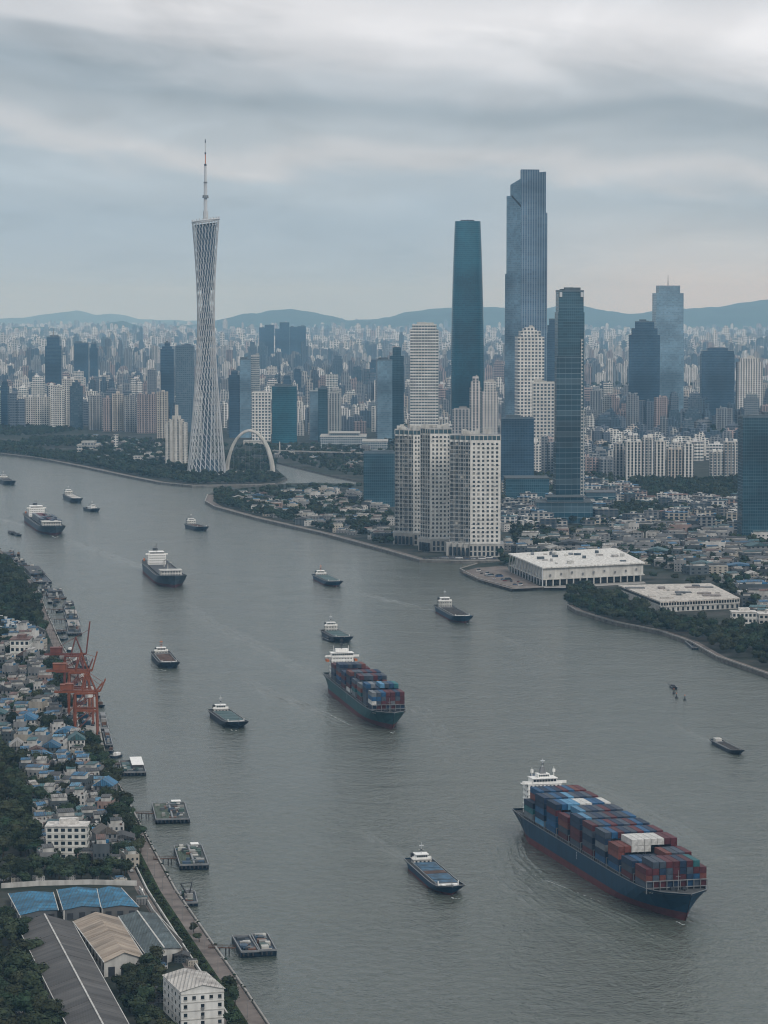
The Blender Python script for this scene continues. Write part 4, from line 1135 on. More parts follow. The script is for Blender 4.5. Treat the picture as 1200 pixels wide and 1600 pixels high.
# ------------------------------------------------------------------ foam and wake streaks
def streak(label, pts, w, seed, broken=.35):
    rr = random.Random(seed); mb = MB(); P = [Vector(W(*p)) for p in pts]; line = dense([tuple(p) for p in P], 1.6)
    z = .05
    for i in range(len(line) - 1):
        a, b = Vector(line[i]), Vector(line[i + 1]); t = (b - a).normalized(); nrm = Vector((-t.y, t.x))
        if rr.random() < broken: continue
        k = w * rr.uniform(.3, 1.0); o = nrm * rr.uniform(-.6, .6) * w
        b2 = a + (b - a) * rr.uniform(.7, 1.5)
        mb.quad((*(a + o), z), (*(a + o + (b2 - a) * .4 - nrm * k), z), (*(b2 + o), z), (*(a + o + (b2 - a) * .5 + nrm * k), z))
    tag(mb.build('foam', 'foam'), label, 'foam', kind='stuff')
streak('thin broken wake line on the water left of the largest ship', [(822, 1362), (850, 1374), (890, 1390), (925, 1404), (948, 1412)], .35, 1, .45)
streak('white bow wave at the largest ship', [(1058, 1440), (1066, 1445), (1077, 1444)], .7, 2, .1)
streak('faint wake line beside the teal ship', [(508, 1112), (525, 1122), (545, 1132), (560, 1136)], .4, 3, .4)
streak('small bow wave at the teal ship', [(608, 1143), (613, 1146), (617, 1143)], .6, 4, .1)
streak('pale bow wave of the blue motor barge', [(704, 1402), (714, 1405), (724, 1403)], .6, 5, .1)
streak('pale bow wave of the small dark container ship', [(80, 837), (87, 840), (92, 838)], 1.2, 6, .1)
for i, (a, b) in enumerate([(257, 1047), (366, 1141), (528, 917), (538, 1006), (733, 974)]):
    streak(['bow ripple of the rust-brown barge', 'bow ripple of the grey-green hatched barge', 'bow ripple of the small green barge', 'bow ripple of the barge with a launch', 'bow ripple of the barge with long empty hold'][i], [(a - 6, b - 1), (a, b + 1), (a + 5, b)], .8, 10 + i, .2)

def wake(label, pts, amp, w, n=3, spread=5.0, seed=0):
    rr = random.Random(seed); P = dense([W(*p) for p in pts], 6.0); mb = MB()
    for q in range(n):
        off = (q - (n - 1) / 2) * spread; ph = rr.uniform(0, 6); line = offset_line(P, off)
        rows = []
        for i, p in enumerate(line):
            a = Vector(line[max(0, i - 1)]); b = Vector(line[min(len(line) - 1, i + 1)]); t = (b - a).normalized(); nn = Vector((-t.y, t.x)); u = i / (len(line) - 1)
            h = amp * 1.6 * max(0, math.sin(PI * u) ** .6) * (.55 + .45 * math.sin(i * .9 + ph) * rr.uniform(.4, 1)); k = w * (.6 + .4 * math.sin(i * .5 + ph)); c = Vector(p)
            rows.append([(*(c - nn * k), -.01), (*(c - nn * k * .35), h * .8), (*c, h), (*(c + nn * k * .35), h * .6), (*(c + nn * k), -.01)])
        for i in range(len(rows) - 1):
            for j in range(4): mb.quad(rows[i][j], rows[i + 1][j], rows[i + 1][j + 1], rows[i][j + 1])
    tag(mb.build('wake', 'river_water', smooth=True), label, 'wake', kind='stuff')
wake('long wake line trailing behind the teal ship', [(380, 1058), (420, 1080), (470, 1100), (512, 1118), (560, 1142)], .35, 2.6, 3, 4.5, 1)
wake('broad wake ridge left of the largest ship', [(800, 1300), (812, 1340), (850, 1376), (920, 1412), (1000, 1448), (1090, 1500)], .42, 2.2, 3, 4.0, 2)
wake('second swell spreading left of the largest ship', [(770, 1305), (790, 1370), (850, 1420), (930, 1460), (1010, 1510)], .30, 2.4, 3, 5.0, 3)
wake('swell trailing far behind the teal ship', [(275, 930), (330, 970), (400, 1005), (470, 1045), (510, 1062)], .4, 5.0, 2, 9.0, 4)
wake('swell off the right side of the teal ship', [(640, 1090), (670, 1120), (700, 1160), (720, 1200)], .28, 3.0, 3, 6.0, 5)
wake('wake behind the small dark container ship', [(-30, 805), (20, 815), (46, 822)], .5, 6.0, 1, 8.0, 6)
wake('wake behind the cargo ship with tall bridge', [(90, 838), (160, 862), (232, 888)], .45, 5.0, 2, 9.0, 7)
wake('wake behind the barge with long empty hold', [(560, 925), (620, 940), (682, 955)], .3, 3.5, 2, 7.0, 8)
wake('wake line ahead of the barge near the pier', [(738, 975), (800, 1000), (880, 1040)], .28, 3.0, 1, 7.0, 9)
wake('swell on the right of the largest ship', [(880, 1210), (960, 1240), (1060, 1290), (1150, 1350)], .28, 3.0, 2, 7.0, 10)
wake('wake of the flat barge near the right edge', [(1050, 1130), (1085, 1145), (1112, 1158)], .25, 2.5, 1, 6.0, 11)
wake('wake of the blue motor barge', [(560, 1290), (600, 1320), (640, 1348)], .25, 2.0, 2, 4.0, 12)

# ------------------------------------------------------------------ moored craft, gangways
def pontoon(label, pts, fb, items, seed, mat='hull_dark', cat='moored barge', name='moored_barge'):
    """flat hull from four water-line corners (photo pixels: far-left, far-right, near-right, near-left)"""
    rr = random.Random(seed); P = [Vector(W(*p)) for p in pts]; c = sum(P, Vector((0, 0))) / 4
    d = (P[1] - P[0] + P[2] - P[3]) / 2; d2 = (P[0] - P[3] + P[1] - P[2]) / 2
    rz = math.atan2(d2.y, d2.x) - PI / 2; w, l = d.length * abs(math.cos(math.atan2(d.y, d.x) - rz)), d2.length; w = min(w, l * 1.6)
    t = thing(name, label, cat, (c.x, c.y, 0), rz)
    mb = MB(); e = l / 2; mb.loft([[(-w / 2, -e * .94, -.5), (w / 2, -e * .94, -.5), (w / 2, e, -.5), (-w / 2, e, -.5)], [(-w / 2, -e, fb), (w / 2, -e, fb), (w / 2, e, fb), (-w / 2, e, fb)]]); mb.build('hull', mat, t)
    mb = MB()
    for a, b, c_, e_ in ((-w / 2, w / 2, -l / 2, -l / 2 + .5), (-w / 2, w / 2, l / 2 - .5, l / 2), (-w / 2, -w / 2 + .5, -l / 2 + .5, l / 2 - .5), (w / 2 - .5, w / 2, -l / 2 + .5, l / 2 - .5)): mb.box(a, b, c_, e_, fb, fb + .9)
    mb.build('bulwark', 'grey_metal', t)
    mb = MB()
    for i in range(int(w / 2.2)): mb.tube((-w / 2 + 1.1 + i * 2.2, -l / 2 - .25, fb * .4), (-w / 2 + 1.1 + i * 2.2, -l / 2 - .25, fb * .9), .5, .5, 7, cap=True)
    kindof(mb.build('fender_row', 'dark_metal', t), 'stuff')
    items(t, w, l, fb, rr); return t
def clutter(t, w, l, z, rr, n=14, hmax=2.2, pal=((.10, .12, .13), (.28, .28, .27), (.05, .06, .07), (.06, .10, .09), (.45, .45, .42), (.14, .08, .06), (.05, .09, .14))):
    for i in range(n):
        a, b = rr.uniform(.6, 2.2), rr.uniform(.6, 2.2); x = rr.uniform(-w / 2 + 2.5, w / 2 - 2.5); y = rr.uniform(-l / 2 + 2.5, l / 2 - 2.5)
        mb = MB(); mb.box(x - a, x + a, y - b, y + b, z - .1, z + rr.uniform(.4, hmax)); mb.build('deck_load', 'painted', t, rr.choice(pal))
def garden(half=0.0, pal=None):
    def f(t, w, l, z, rr):
        for s in (0, 1):
            x0 = -w / 2 + .8 + s * w / 2; x1 = x0 + w / 2 - 1.6
            mb = MB(); g = [[(x0 + (x1 - x0) * i / 10, -l / 2 + 1 + (l - 2) * j / 10, z + .2 + rr.uniform(0, .7)) for j in range(11)] for i in range(11)]
            for i in range(10):
                for j in range(10): mb.quad(g[i][j], g[i + 1][j], g[i + 1][j + 1], g[i][j + 1])
            mb.build('hold_cargo', 'painted', t, pal[s] if pal else ((.05, .075, .05), (.035, .045, .045))[s])
        mb = MB(); mb.box(-.5, .5, -l / 2 + .5, l / 2 - .5, z, z + 1.6); mb.build('bulkhead', 'grey_metal', t)
        clutter(t, w, l, z + .3, rr, 34, 2.2)
        mb = MB(); mb.box(w * .1, w * .34, l * .40, l * .47, z, z + 2.2); mb.box(w * .08, w * .36, l * .385, l * .485, z + 2.2, z + 2.5); mb.build('cabin', 'white_paint', t)
    return f
def roofed(t, w, l, z, rr):
    mb = MB(); mb.box(-w * .02, w * .42, -l * .2, l * .42, z, z + 3); mb.build('cabin', 'grey_metal', t)
    mb = MB(); mb.box(-w * .05, w * .45, -l * .24, l * .45, z + 3, z + 3.3); mb.build('cabin_roof', 'white_paint', t)
    mb = MB(); mb.box(-w * .42, -w * .06, -l * .3, l * .3, z, z + 1.2); mb.build('tank', 'hatch_green', t)
    clutter(t, w, l, z, rr, 24, 2.0)
pontoon('moored barge with white-roofed cabin, first below the orange cranes', [(186, 1195), (222, 1194), (229, 1213), (190, 1213)], 2.2, roofed, 1)
pontoon('wide moored barge with planted hold and pale heap, second below the orange cranes', [(237, 1262), (289, 1262), (297, 1287), (243, 1288)], 2.4, garden(), 2)
pontoon('wide moored barge with mossy deck and mast, third below the orange cranes', [(271, 1330), (316, 1330), (326, 1359), (281, 1361)], 2.6, garden(), 3)
pontoon('left one of two rusty barges moored side by side near the bottom', [(361, 1473), (391, 1471), (404, 1496), (378, 1498)], 2.6, lambda t, w, l, z, rr: clutter(t, w, l, z, rr, 20, 1.5), 4, 'hull_dark')
pontoon('right one of two rusty barges moored side by side, heaped with sheets', [(393, 1470), (418, 1469), (433, 1494), (405, 1496)], 2.6, lambda t, w, l, z, rr: clutter(t, w, l, z, rr, 30, 1.9), 5)
def works(t, w, l, z, rr):
    clutter(t, w, l, z, rr, 9, 3.0)
    mb = MB(); mb.beam((0, 0, z), (-w * .5, 2, z + 7), .5); mb.beam((0, 0, z), (w * .2, 0, z + 8), .5); mb.beam((w * .2, 0, z + 8), (-w * .5, 2, z + 7), .25); mb.build('derrick', 'dark_metal', t)
    mb = MB(); mb.box(-1.5, 2, 1, 4, z, z + 4); mb.build('cabin', 'grey_metal', t)
pontoon('small dredger with dark derrick moored near the promenade', [(281, 1400), (305, 1398), (309, 1415), (285, 1418)], 1.5, works, 6, cat='dredger', name='dredger')
UP = [('dark work boat with cabins, nearest the top of the left bank', [(2, 868), (24, 870), (30, 878), (8, 878)]), ('grey workboat tied up below the topmost moored craft', [(32, 892), (62, 890), (78, 911), (56, 914)]),
      ('raft of small workboats at the end of a thin gangway', [(72, 928), (97, 927), (101, 935), (76, 937)]), ('dark covered barge, farthest of three moored in line', [(98, 948), (115, 947), (119, 956), (101, 957)]),
      ('pale-roofed barge, middle of three moored in line', [(100, 962), (120, 961), (124, 972), (103, 973)]), ('pale barge with dark bow, nearest of three moored in line', [(103, 978), (124, 977), (128, 993), (106, 994)])]
for i, (lb, pts) in enumerate(UP):
    def up(t, w, l, z, rr, i=i):
        clutter(t, w, l, z, rr, 11, 4.5)
        mb = MB(); mb.box(-w * .38, w * .38, -l * .1, l * .38, z, z + 3.5); mb.build('cabin', 'offwhite' if i > 2 else 'grey_metal', t)
        mb = MB(); mb.box(-w * .42, w * .42, -l * .14, l * .42, z + 3.5, z + 3.9); mb.build('cabin_roof', 'concrete' if i > 3 else 'dark_metal', t)
        clutter(t, w * .7, l * .5, z + 3.9, rr, 8, 1.3)
        mb = MB(); mb.tube((w * .2, -l * .2, z), (w * .2, -l * .2, z + 9), .3, .2, 5); mb.build('mast', 'dark_metal', t)
    pontoon(lb, pts, 2.2, up, 20 + i)
CR = [('dark moored boat with davits beyond the orange cranes', [(122, 1032), (136, 1031), (139, 1044), (125, 1045)]), ('dark boat berthed behind the farthest orange crane', [(126, 1062), (142, 1061), (145, 1074), (130, 1075)]),
      ('dark lighter berthed beside the nearest orange crane', [(154, 1124), (165, 1122), (170, 1143), (158, 1145)]), ('dark lighter berthed below the orange cranes', [(160, 1150), (171, 1148), (176, 1168), (165, 1171)])]
for i, (lb, pts) in enumerate(CR):
    def up2(t, w, l, z, rr, i=i):
        clutter(t, w, l, z, rr, 12, 3.5); mb = MB(); mb.box(-w * .3, w * .3, l * .1, l * .35, z, z + 4); mb.build('cabin', 'grey_metal', t)
    pontoon(lb, pts, 2.2, up2, 40 + i)
def gangway(label, a, b, z=3.4, w=1.8):
    p, q = Vector((*W(*a, z), z)), Vector((*W(*b, z), z)); t = thing('gangway', label, 'gangway', (0, 0, 0))
    mb = MB(); mb.beam(p, q, w, .35); mb.build('walkway', 'deck_rust', t)
    n = Vector((-(q - p).y, (q - p).x, 0)).normalized() * w / 2
    for s in (1, -1):
        mb = MB(); mb.beam(p + n * s + Vector((0, 0, 1.1)), q + n * s + Vector((0, 0, 1.1)), .12); k = max(3, int((q - p).length / 3))
        for i in range(k + 1):
            o = p.lerp(q, i / k) + n * s; mb.beam(o, o + Vector((0, 0, 1.1)), .1)
        mb.build('handrail', 'deck_rust', t)
    for u in (.35, .7):
        o = p.lerp(q, u); mb = MB(); mb.tube((o.x - .8, o.y, -1), (o.x - .8, o.y, z), .3, .3, 6); mb.tube((o.x + .8, o.y, -1), (o.x + .8, o.y, z), .3, .3, 6); mb.build('pile', 'dark_metal', t)
gangway('gangway to the barge with white-roofed cabin', (167, 1193), (188, 1194)); gangway('thin brown gangway to the barge with a pale heap', (208, 1270), (240, 1271))
gangway('gangway to the mossy barge with mast', (240, 1342), (276, 1341)); gangway('short gangway to the pair of rusty barges', (326, 1480), (368, 1481))
gangway('thin gangway to the raft of small workboats', (60, 930), (76, 930)); gangway('gangway to the farthest of three barges in line', (72, 952), (100, 952)); gangway('gangway to the middle of three barges in line', (78, 967), (102, 968))
gangway('gangway to the nearest of three barges in line', (82, 985), (105, 985)); gangway('gangway near the boat with davits', (92, 1030), (124, 1034)); gangway('gangway behind the farthest orange crane', (98, 1047), (128, 1064))

# ------------------------------------------------------------------ gantry cranes
def gantry(label, px, py, W_, D_, Hp, Ht, back, front, raised, mat, mast_h=0):
    x, y = W(px, py, 3); t = thing('gantry_crane', label, 'gantry crane', (x, y, 3), .06)
    w, d = W_ / 2, D_ / 2; keep(x, y, 12)
    def part(name, segs, th, m=mat):
        mb = MB()
        for a, b in segs: mb.beam(a, b, th * .78)
        return mb.build(name, m, t)
    for sx in (-1, 1):
        for sy in (-1, 1):
            l = part('leg', [((sx * w, sy * d, 1.2), (sx * w * .94, sy * d * .9, Ht if sx < 2 else Hp))], 1.25)
            mb = MB(); mb.box(sx * w - 1.2, sx * w + 1.2, sy * d - 2.2, sy * d + 2.2, .1, 1.3); mb.build('bogie', 'dark_metal', l)
    for sx in (-1, 1): part('sill_beam', [((sx * w, -d, 2.6), (sx * w, d, 2.6))], 1.1)
    for sy in (-1, 1):
        part('portal_beam', [((-w, sy * d * .95, Hp), (w, sy * d * .95, Hp))], 1.5)
        part('cross_beam', [((-w * .95, sy * d * .9, Ht), (w * .95, sy * d * .9, Ht))], 1.4)
        part('brace', [((-w, sy * d, 3), (w * .97, sy * d * .95, Hp)), ((-w * .97, sy * d * .95, Hp + 1), (w * .94, sy * d * .9, Ht - 1))], .6)
    for sx in (-1, 1): part('brace', [((sx * w, -d, 3), (sx * w * .97, d * .95, Hp)), ((sx * w * .97, -d * .95, Hp), (sx * w * .94, d * .9, Ht))], .6)
    for sy in (-1, 1):
        part('girder', [((-w - back, sy * 2.4, Ht + 1), (w + 2, sy * 2.4, Ht + 1))], 1.5)
    part('girder_ties', [((-w - back + i * (back + 2 * w) / 8, -2.4, Ht + 1), (-w - back + i * (back + 2 * w) / 8, 2.4, Ht + 1)) for i in range(9)], .6)
    ap = Vector((w * .2, 0, Ht + 14))
    part('apex_frame', [((w * .94, -d * .5, Ht), ap), ((w * .94, d * .5, Ht), ap), ((-w * .3, -3, Ht + 1), ap), ((-w * .3, 3, Ht + 1), ap)], .9)
    tip = Vector((w + 2 + front * math.cos(raised), 0, Ht + 1 + front * math.sin(raised)))
    for sy in (-1, 1): part('boom', [((w + 2, sy * 2.2, Ht + 1), tip + Vector((0, sy * 2.0, 0)))], 1.2)
    part('boom_lacing', [(Vector((w + 2, s * 2.2, Ht + 1)).lerp(tip, i / 9), Vector((w + 2, -s * 2.2, Ht + 1)).lerp(tip, (i + 1) / 9)) for i, s in zip(range(9), [1, -1] * 5)], .45)
    part('stay', [(ap, tip.lerp(Vector((w, 0, Ht)), .25)), (ap, (-w - back * .85, 0, Ht + 1.6))], .35)
    mb = MB(); mb.box(-w - back * .7, -w - back * .1, -3.2, 3.2, Ht + 1.8, Ht + 6); mb.box(-w - back * .72, -w - back * .08, -3.5, 3.5, Ht + 6, Ht + 6.4); mb.build('machinery_house', mat if raised > .5 else 'offwhite', t)
    mb = MB(); mb.box(w * .2, w * .2 + 3, -1.4, 1.4, Ht - 3.5, Ht - .3); mb.build('cabin', 'white_paint', t)
    part('stair', [((-w - .9, -d, 1.5 + i * (Ht - 2) / 6), (-w - .9, d * .5, 1.5 + (i + 1) * (Ht - 2) / 6)) if i % 2 == 0 else ((-w - .9, d * .5, 1.5 + i * (Ht - 2) / 6), (-w - .9, -d, 1.5 + (i + 1) * (Ht - 2) / 6)) for i in range(6)], .4)
    mb = MB(); mb.box(-3, 3, -3, 3, Hp * .42, Hp * .42 + 2.6); mb.tube((0, 0, Hp * .42 + 2.6), (0, 0, Ht), .15, .15, 4); mb.build('spreader', 'hull_blue', t)
gantry('nearest orange gantry crane, standing over the quay edge with braced red portal', 135, 1149, 15.5, 13, 18, 30, 9, 9, 1.15, 'crane_orange')
gantry('middle orange gantry crane with its boom raised upright', 124, 1118, 15, 12, 19, 32, 16, 14, 1.3, 'crane_orange')
gantry('farthest orange-red gantry crane with the tallest raised boom', 116, 1087, 14.5, 12, 20, 31, 15, 25, 1.45, 'crane_red')
gantry('small rust-coloured crane squeezed between the middle and farthest gantry cranes', 121, 1101, 12, 9, 13, 24, 10, 10, 1.2, 'crane_red')
gantry('low rust-coloured crane with long arm between the nearest and middle cranes', 131, 1133, 13, 9, 12, 23, 14, 8, .9, 'crane_orange')
for i in range(34):
    j = 2 + int(i * 1.55); P_ = offset_line(LB, 1)
    j = min(j, len(LB) - 2); rr = random.Random(300 + i); q = offset_line(LB, rr.uniform(4, 17))[j]
    if pix(*q, 0)[1] > 1195: break
    t = thing('moored_boat', f'{["dark", "grey", "brown", "blue-grey"][i % 4]} work boat crowding the upper near bank, {ordi(i + 1)} in line going down river', 'boat', (q[0], q[1], 0), rr.choice((0.2, -.3, -1.6, -1.4)), 'work boats crowding the upper near bank')
    L = rr.uniform(9, 19); make_hull(t, L, L * .28, 1.7, .8, 1, ('hull_dark', 'hull_grey', 'deck_rust', 'hull_grey')[i % 4:i % 4 + 1] + ('hull_dark',), full=1.2, bulwark=.4)
    for c_ in range(rr.choice((2, 3, 4))):
        mb = MB(); u = rr.uniform(-.3, .25) * L; mb.box(u - rr.uniform(.6, 1.8), u + rr.uniform(.6, 1.8), -L * .1, L * .09, 1.2, rr.uniform(2.2, 4.6)); mb.build('cabin', 'painted', t, rr.choice([(.5, .5, .48), (.10, .11, .12), (.04, .05, .06), (.2, .12, .08), (.3, .31, .31)]))
    mb = MB(); mb.tube((0, 0, 1.5), (.4, 0, rr.uniform(5, 9)), .14, .08, 4); mb.beam((0, 0, 2.5), (L * .35, .5, rr.uniform(3, 6)), .16); mb.build('mast', 'dark_metal', t)
for i, (a, b) in enumerate([(12, 872), (22, 882), (44, 902), (52, 908), (66, 920), (84, 940), (88, 957), (90, 990), (95, 1000), (104, 1018), (112, 1036), (168, 1176), (176, 1184), (146, 1090), (152, 1104)]):
    x, y = W(a + 5, b); rr = random.Random(90 + i); t = thing('moored_boat', f'small dark boat tied to the near bank, {ordi(i + 1)} going down river', 'boat', (x, y, 0), rr.uniform(-2.2, -1.2), 'small boats tied along the near bank')
    L = rr.uniform(9, 15); make_hull(t, L, L * .3, 1.6, .8, 1, bk, full=1.1, bulwark=.4); mb = MB(); mb.box(-L * .3, L * .1, -L * .1, L * .1, 1.2, 3.4); mb.build('cabin', rr.choice(('white_paint', 'grey_metal', 'deck_rust')), t)
    mb = MB(); mb.tube((0, 0, 3), (0, 0, 6), .12, .08, 4); mb.build('mast', 'grey_metal', t)
def quay():
    P = [W(98, 1072, 3), W(146, 1072, 3), W(162, 1165, 3), W(108, 1165, 3)]
    mb = MB(); mb.prism([(p[0], p[1]) for p in P][::-1], -2, 3.25)
    kindof(mb.build('quay_pavement', 'concrete'), 'structure')
quay()
# ------------------------------------------------------------------ buildings of the middle ground
# --- three white riverside towers
def riverside_tower(label, x0, x1, ytop, ybase, depth_m, white, seed, split=.5, pod=True, dark_left=True):
    """corner-on residential tower: plain white face with square openings to the right, banded balcony face to the left"""
    rr = random.Random(seed)
    x, y = spot((x0 + x1) / 2, ybase); k = y / F; t = thing('riverside_tower', label, 'apartment tower', (x, y + depth_m / 2, 3)); keep(x, y + depth_m / 2, 30)
    H = hz(y, ytop) - 3; W_ = (x1 - x0) * k; xl, xr = -W_ / 2, W_ / 2; xm = xl + W_ * split; d = depth_m; yf = -d / 2
    ph = 15 if pod else 2                                    # podium height
    # plan: left face is stepped back towards the left edge, right face is flat
    nstep = 4; pts = [(xr, d / 2), (xl, d / 2)]
    left = []
    for i in range(nstep):
        a = xl + (xm - xl) * i / nstep; b = xl + (xm - xl) * (i + 1) / nstep; yy = yf + d * .42 * (1 - i / nstep)
        left += [(a, yy), (b, yy)]
    poly = pts + left + [(xm, yf), (xr, yf)]
    poly = poly[::-1]
    poly = [p for i, p in enumerate(poly) if i == 0 or math.dist(p, poly[i - 1]) > .01]
    area = sum(poly[i - 1][0] * poly[i][1] - poly[i][0] * poly[i - 1][1] for i in range(len(poly)))
    if area < 0: poly = poly[::-1]
    Hb = H - 9
    mb = MB(); mb.prism(poly, ph - 1, Hb, top=1); mb.build('wall', ['painted', 'grey_metal'], t, (.66, .65, .62))
    fh = 5.0; nf = int((Hb - ph - 3) / fh)
    wn = MB(); fr = MB()
    def wins(xa, xb, yy, n, wf, hf, z0=0):
        w = (xb - xa) / n
        for f in range(nf):
            z = ph + 3 + f * fh
            for i in range(n):
                c = xa + (i + .5) * w
                wn.box(c - w * wf / 2, c + w * wf / 2, yy - .06, yy + .3, z, z + fh * hf, bottom=False)
    nw = max(3, int((xr - xm) / 5.2)); wins(xm + 1.5, xr - 1.5, yf, nw, .50, .56)
    for f in range(nf):                                       # sills and balcony slabs
        z = ph + 3 + f * fh
        for i in range(nstep):
            a = xl + (xm - xl) * i / nstep; b = xl + (xm - xl) * (i + 1) / nstep; yy = yf + d * .42 * (1 - i / nstep)
            wn.box(a + .3, b - (b - a) * .36, yy - .08, yy + .3, z - .3, z + fh * .68, bottom=False)
            wn.box(b - (b - a) * .27, b - .3, yy - .08, yy + .3, z - .2, z + fh * .6, bottom=False)
            fr.box(a + .2, b - (b - a) * .40, yy - 1.1, yy + .1, z - .75, z - .35)
    kindof(wn.build('windows', 'window_mixed', t), 'stuff'); kindof(fr.build('balcony_slabs', 'painted', t, (.36, .38, .40)), 'stuff')  # slabs darker and bluer than the wall: left-face shade painted in
    wr = MB()                                                 # right end wall openings
    for f in range(nf):
        z = ph + 3 + f * fh
        for i in range(5):
            c = yf + d * (i + .5) / 5; wr.box(xr - .3, xr + .06, c - 1.1, c + 1.1, z, z + fh * .55, bottom=False); wr.box(xl - .06, xl + .3, c - 1.1 if c > yf + d * .45 else d / 2 - 4, (c + 1.1) if c > yf + d * .45 else d / 2 - 2, z, z + fh * .55, bottom=False)
    kindof(wr.build('end_windows', 'window_mixed', t), 'stuff')
    ac = MB()
    for f in range(nf):                                       # air conditioners and awnings hung at random under the sills
        for i in range(nw):
            if rr.random() < .45:
                c = xm + 1.5 + (i + rr.choice((.12, .88))) * (xr - xm - 3) / nw; z = ph + 2.6 + f * fh; ac.box(c - .5, c + .5, yf - .5, yf + .1, z + .9, z + 1.7)
    kindof(ac.build('air_conditioners', 'grey_metal', t), 'stuff')
    # glazed top storeys, cornice and crown
    mb = MB(); q = [(a * .975, b * .975) for a, b in poly]; mb.prism(q, Hb - .2, Hb + 5.2); mb.build('glazed_top', 'teal_glass', t)
    mb = MB(); 
    for i in range(len(poly)):
        a, b = poly[i - 1], poly[i]; n = max(1, int(math.dist(a, b) / 4.5))
        for j in range(n): p = (a[0] + (b[0] - a[0]) * j / n, a[1] + (b[1] - a[1]) * j / n); mb.box(p[0] - .35, p[0] + .35, p[1] - .35, p[1] + .35, Hb - .1, Hb + 5.4)
    kindof(mb.build('top_pilasters', 'offwhite', t), 'stuff')
    mb = MB(); mb.prism([(a * 1.01, b * 1.01) for a, b in poly], Hb + 5.2, Hb + 6.1, top=1); mb.build('cornice', ['offwhite', 'grey_metal'], t)
    mb = MB()
    for i in range(9):
        cx = rr.uniform(xl * .7, xr * .75); cy_ = rr.uniform(yf * .4, d * .35); a = rr.uniform(1.5, 5); b = rr.uniform(1.5, 4)
        mb.box(cx - a, cx + a, cy_ - b, cy_ + b, Hb + 6, Hb + 7.5 + rr.uniform(0, 4.5) + i * .07)
    mb.build('rooftop_huts', 'offwhite', t)
    if pod:
        mb = MB(); mb.prism([(a * 1.13, b * 1.10 - 1.5) for a, b in poly], 0, ph, top=1); mb.build('podium', ['painted', 'grey_metal'], t, (.40, .39, .37))
        mb = MB(); mb.prism([(a * 1.15, b * 1.12 - 1.5) for a, b in poly], ph, ph + .8, top=1); mb.build('podium_cornice', ['offwhite', 'grey_metal'], t)
        pw = MB(); n = int(W_ * 1.1 / 5)
        for i in range(n):
            c = xl * 1.1 + W_ * 1.1 * (i + .5) / n; 
            if c > xm: pw.box(c - 1.5, c + 1.5, yf * 1.10 - 1.62, yf * 1.10 - 1.2, 1.5, 6); pw.box(c - 1.4, c + 1.4, yf * 1.10 - 1.62, yf * 1.10 - 1.2, 7.5, 13)
        kindof(pw.build('podium_windows', 'window_glass', t), 'stuff')
        ar = MB()
        for i in range(5):
            c = xl * 1.05 + (xm - xl) * 1.02 * (i + .5) / 5; yy = (yf + d * .42 * (1 - i / 4)) * 1.1 - 2.6; ar.box(c - 1.6, c + 1.6, yy - .8, yy + 1.5, 1, 11, bottom=False)
        kindof(ar.build('podium_arcade', 'window_glass', t), 'stuff')
riverside_tower('leftmost white riverside apartment tower with darker balconied face', 617, 663, 668, 852, 34, 0, 3, .62)
riverside_tower('middle white riverside apartment tower, slightly behind its neighbours', 657, 706, 666, 862, 36, 0, 4, .30)
riverside_tower('rightmost and nearest white riverside tower with broad punched-window face', 703, 782, 676, 870, 40, 0, 5, .40)

# --- cream stepped apartment tower beside the lattice tower
def cream_tower():
    x, y = spot(275, 728); k = y / F; t = thing('apartment_tower', 'cream apartment tower with stepped crown just left of the lattice tower', 'apartment tower', (x, y + 14, 3)); keep(x, y + 12, 28)
    H = hz(y, 650) - 3
    mb = MB(); mb.box(-17 * k, 17 * k, -10, 12, 0, H * .86); mb.build('body', 'apartment', t, (.50, .48, .44))
    for i, (a, b, h) in enumerate([(-16.5, -12.5, .86), (-9, -5.5, .93), (-2.5, 2, 1.0), (5, 8.5, .93), (12, 16.5, .86)]):
        mb = MB(); mb.box(a * k, b * k, -12 - .3 * i, -9, 0, H * h - 1); mb.build('pilaster', 'offwhite', t)
    mb = MB(); mb.box(-12 * k, 12 * k, -8, 10, H * .86, H * .93); mb.build('upper_body', 'apartment', t, (.55, .53, .49))
    mb = MB(); mb.box(-6.5 * k, 7 * k, -6, 8, H * .93, H); mb.box(-2 * k, 3 * k, -3, 4, H, hz(y, 633) - 3); mb.build('crown', 'offwhite', t)
cream_tower()
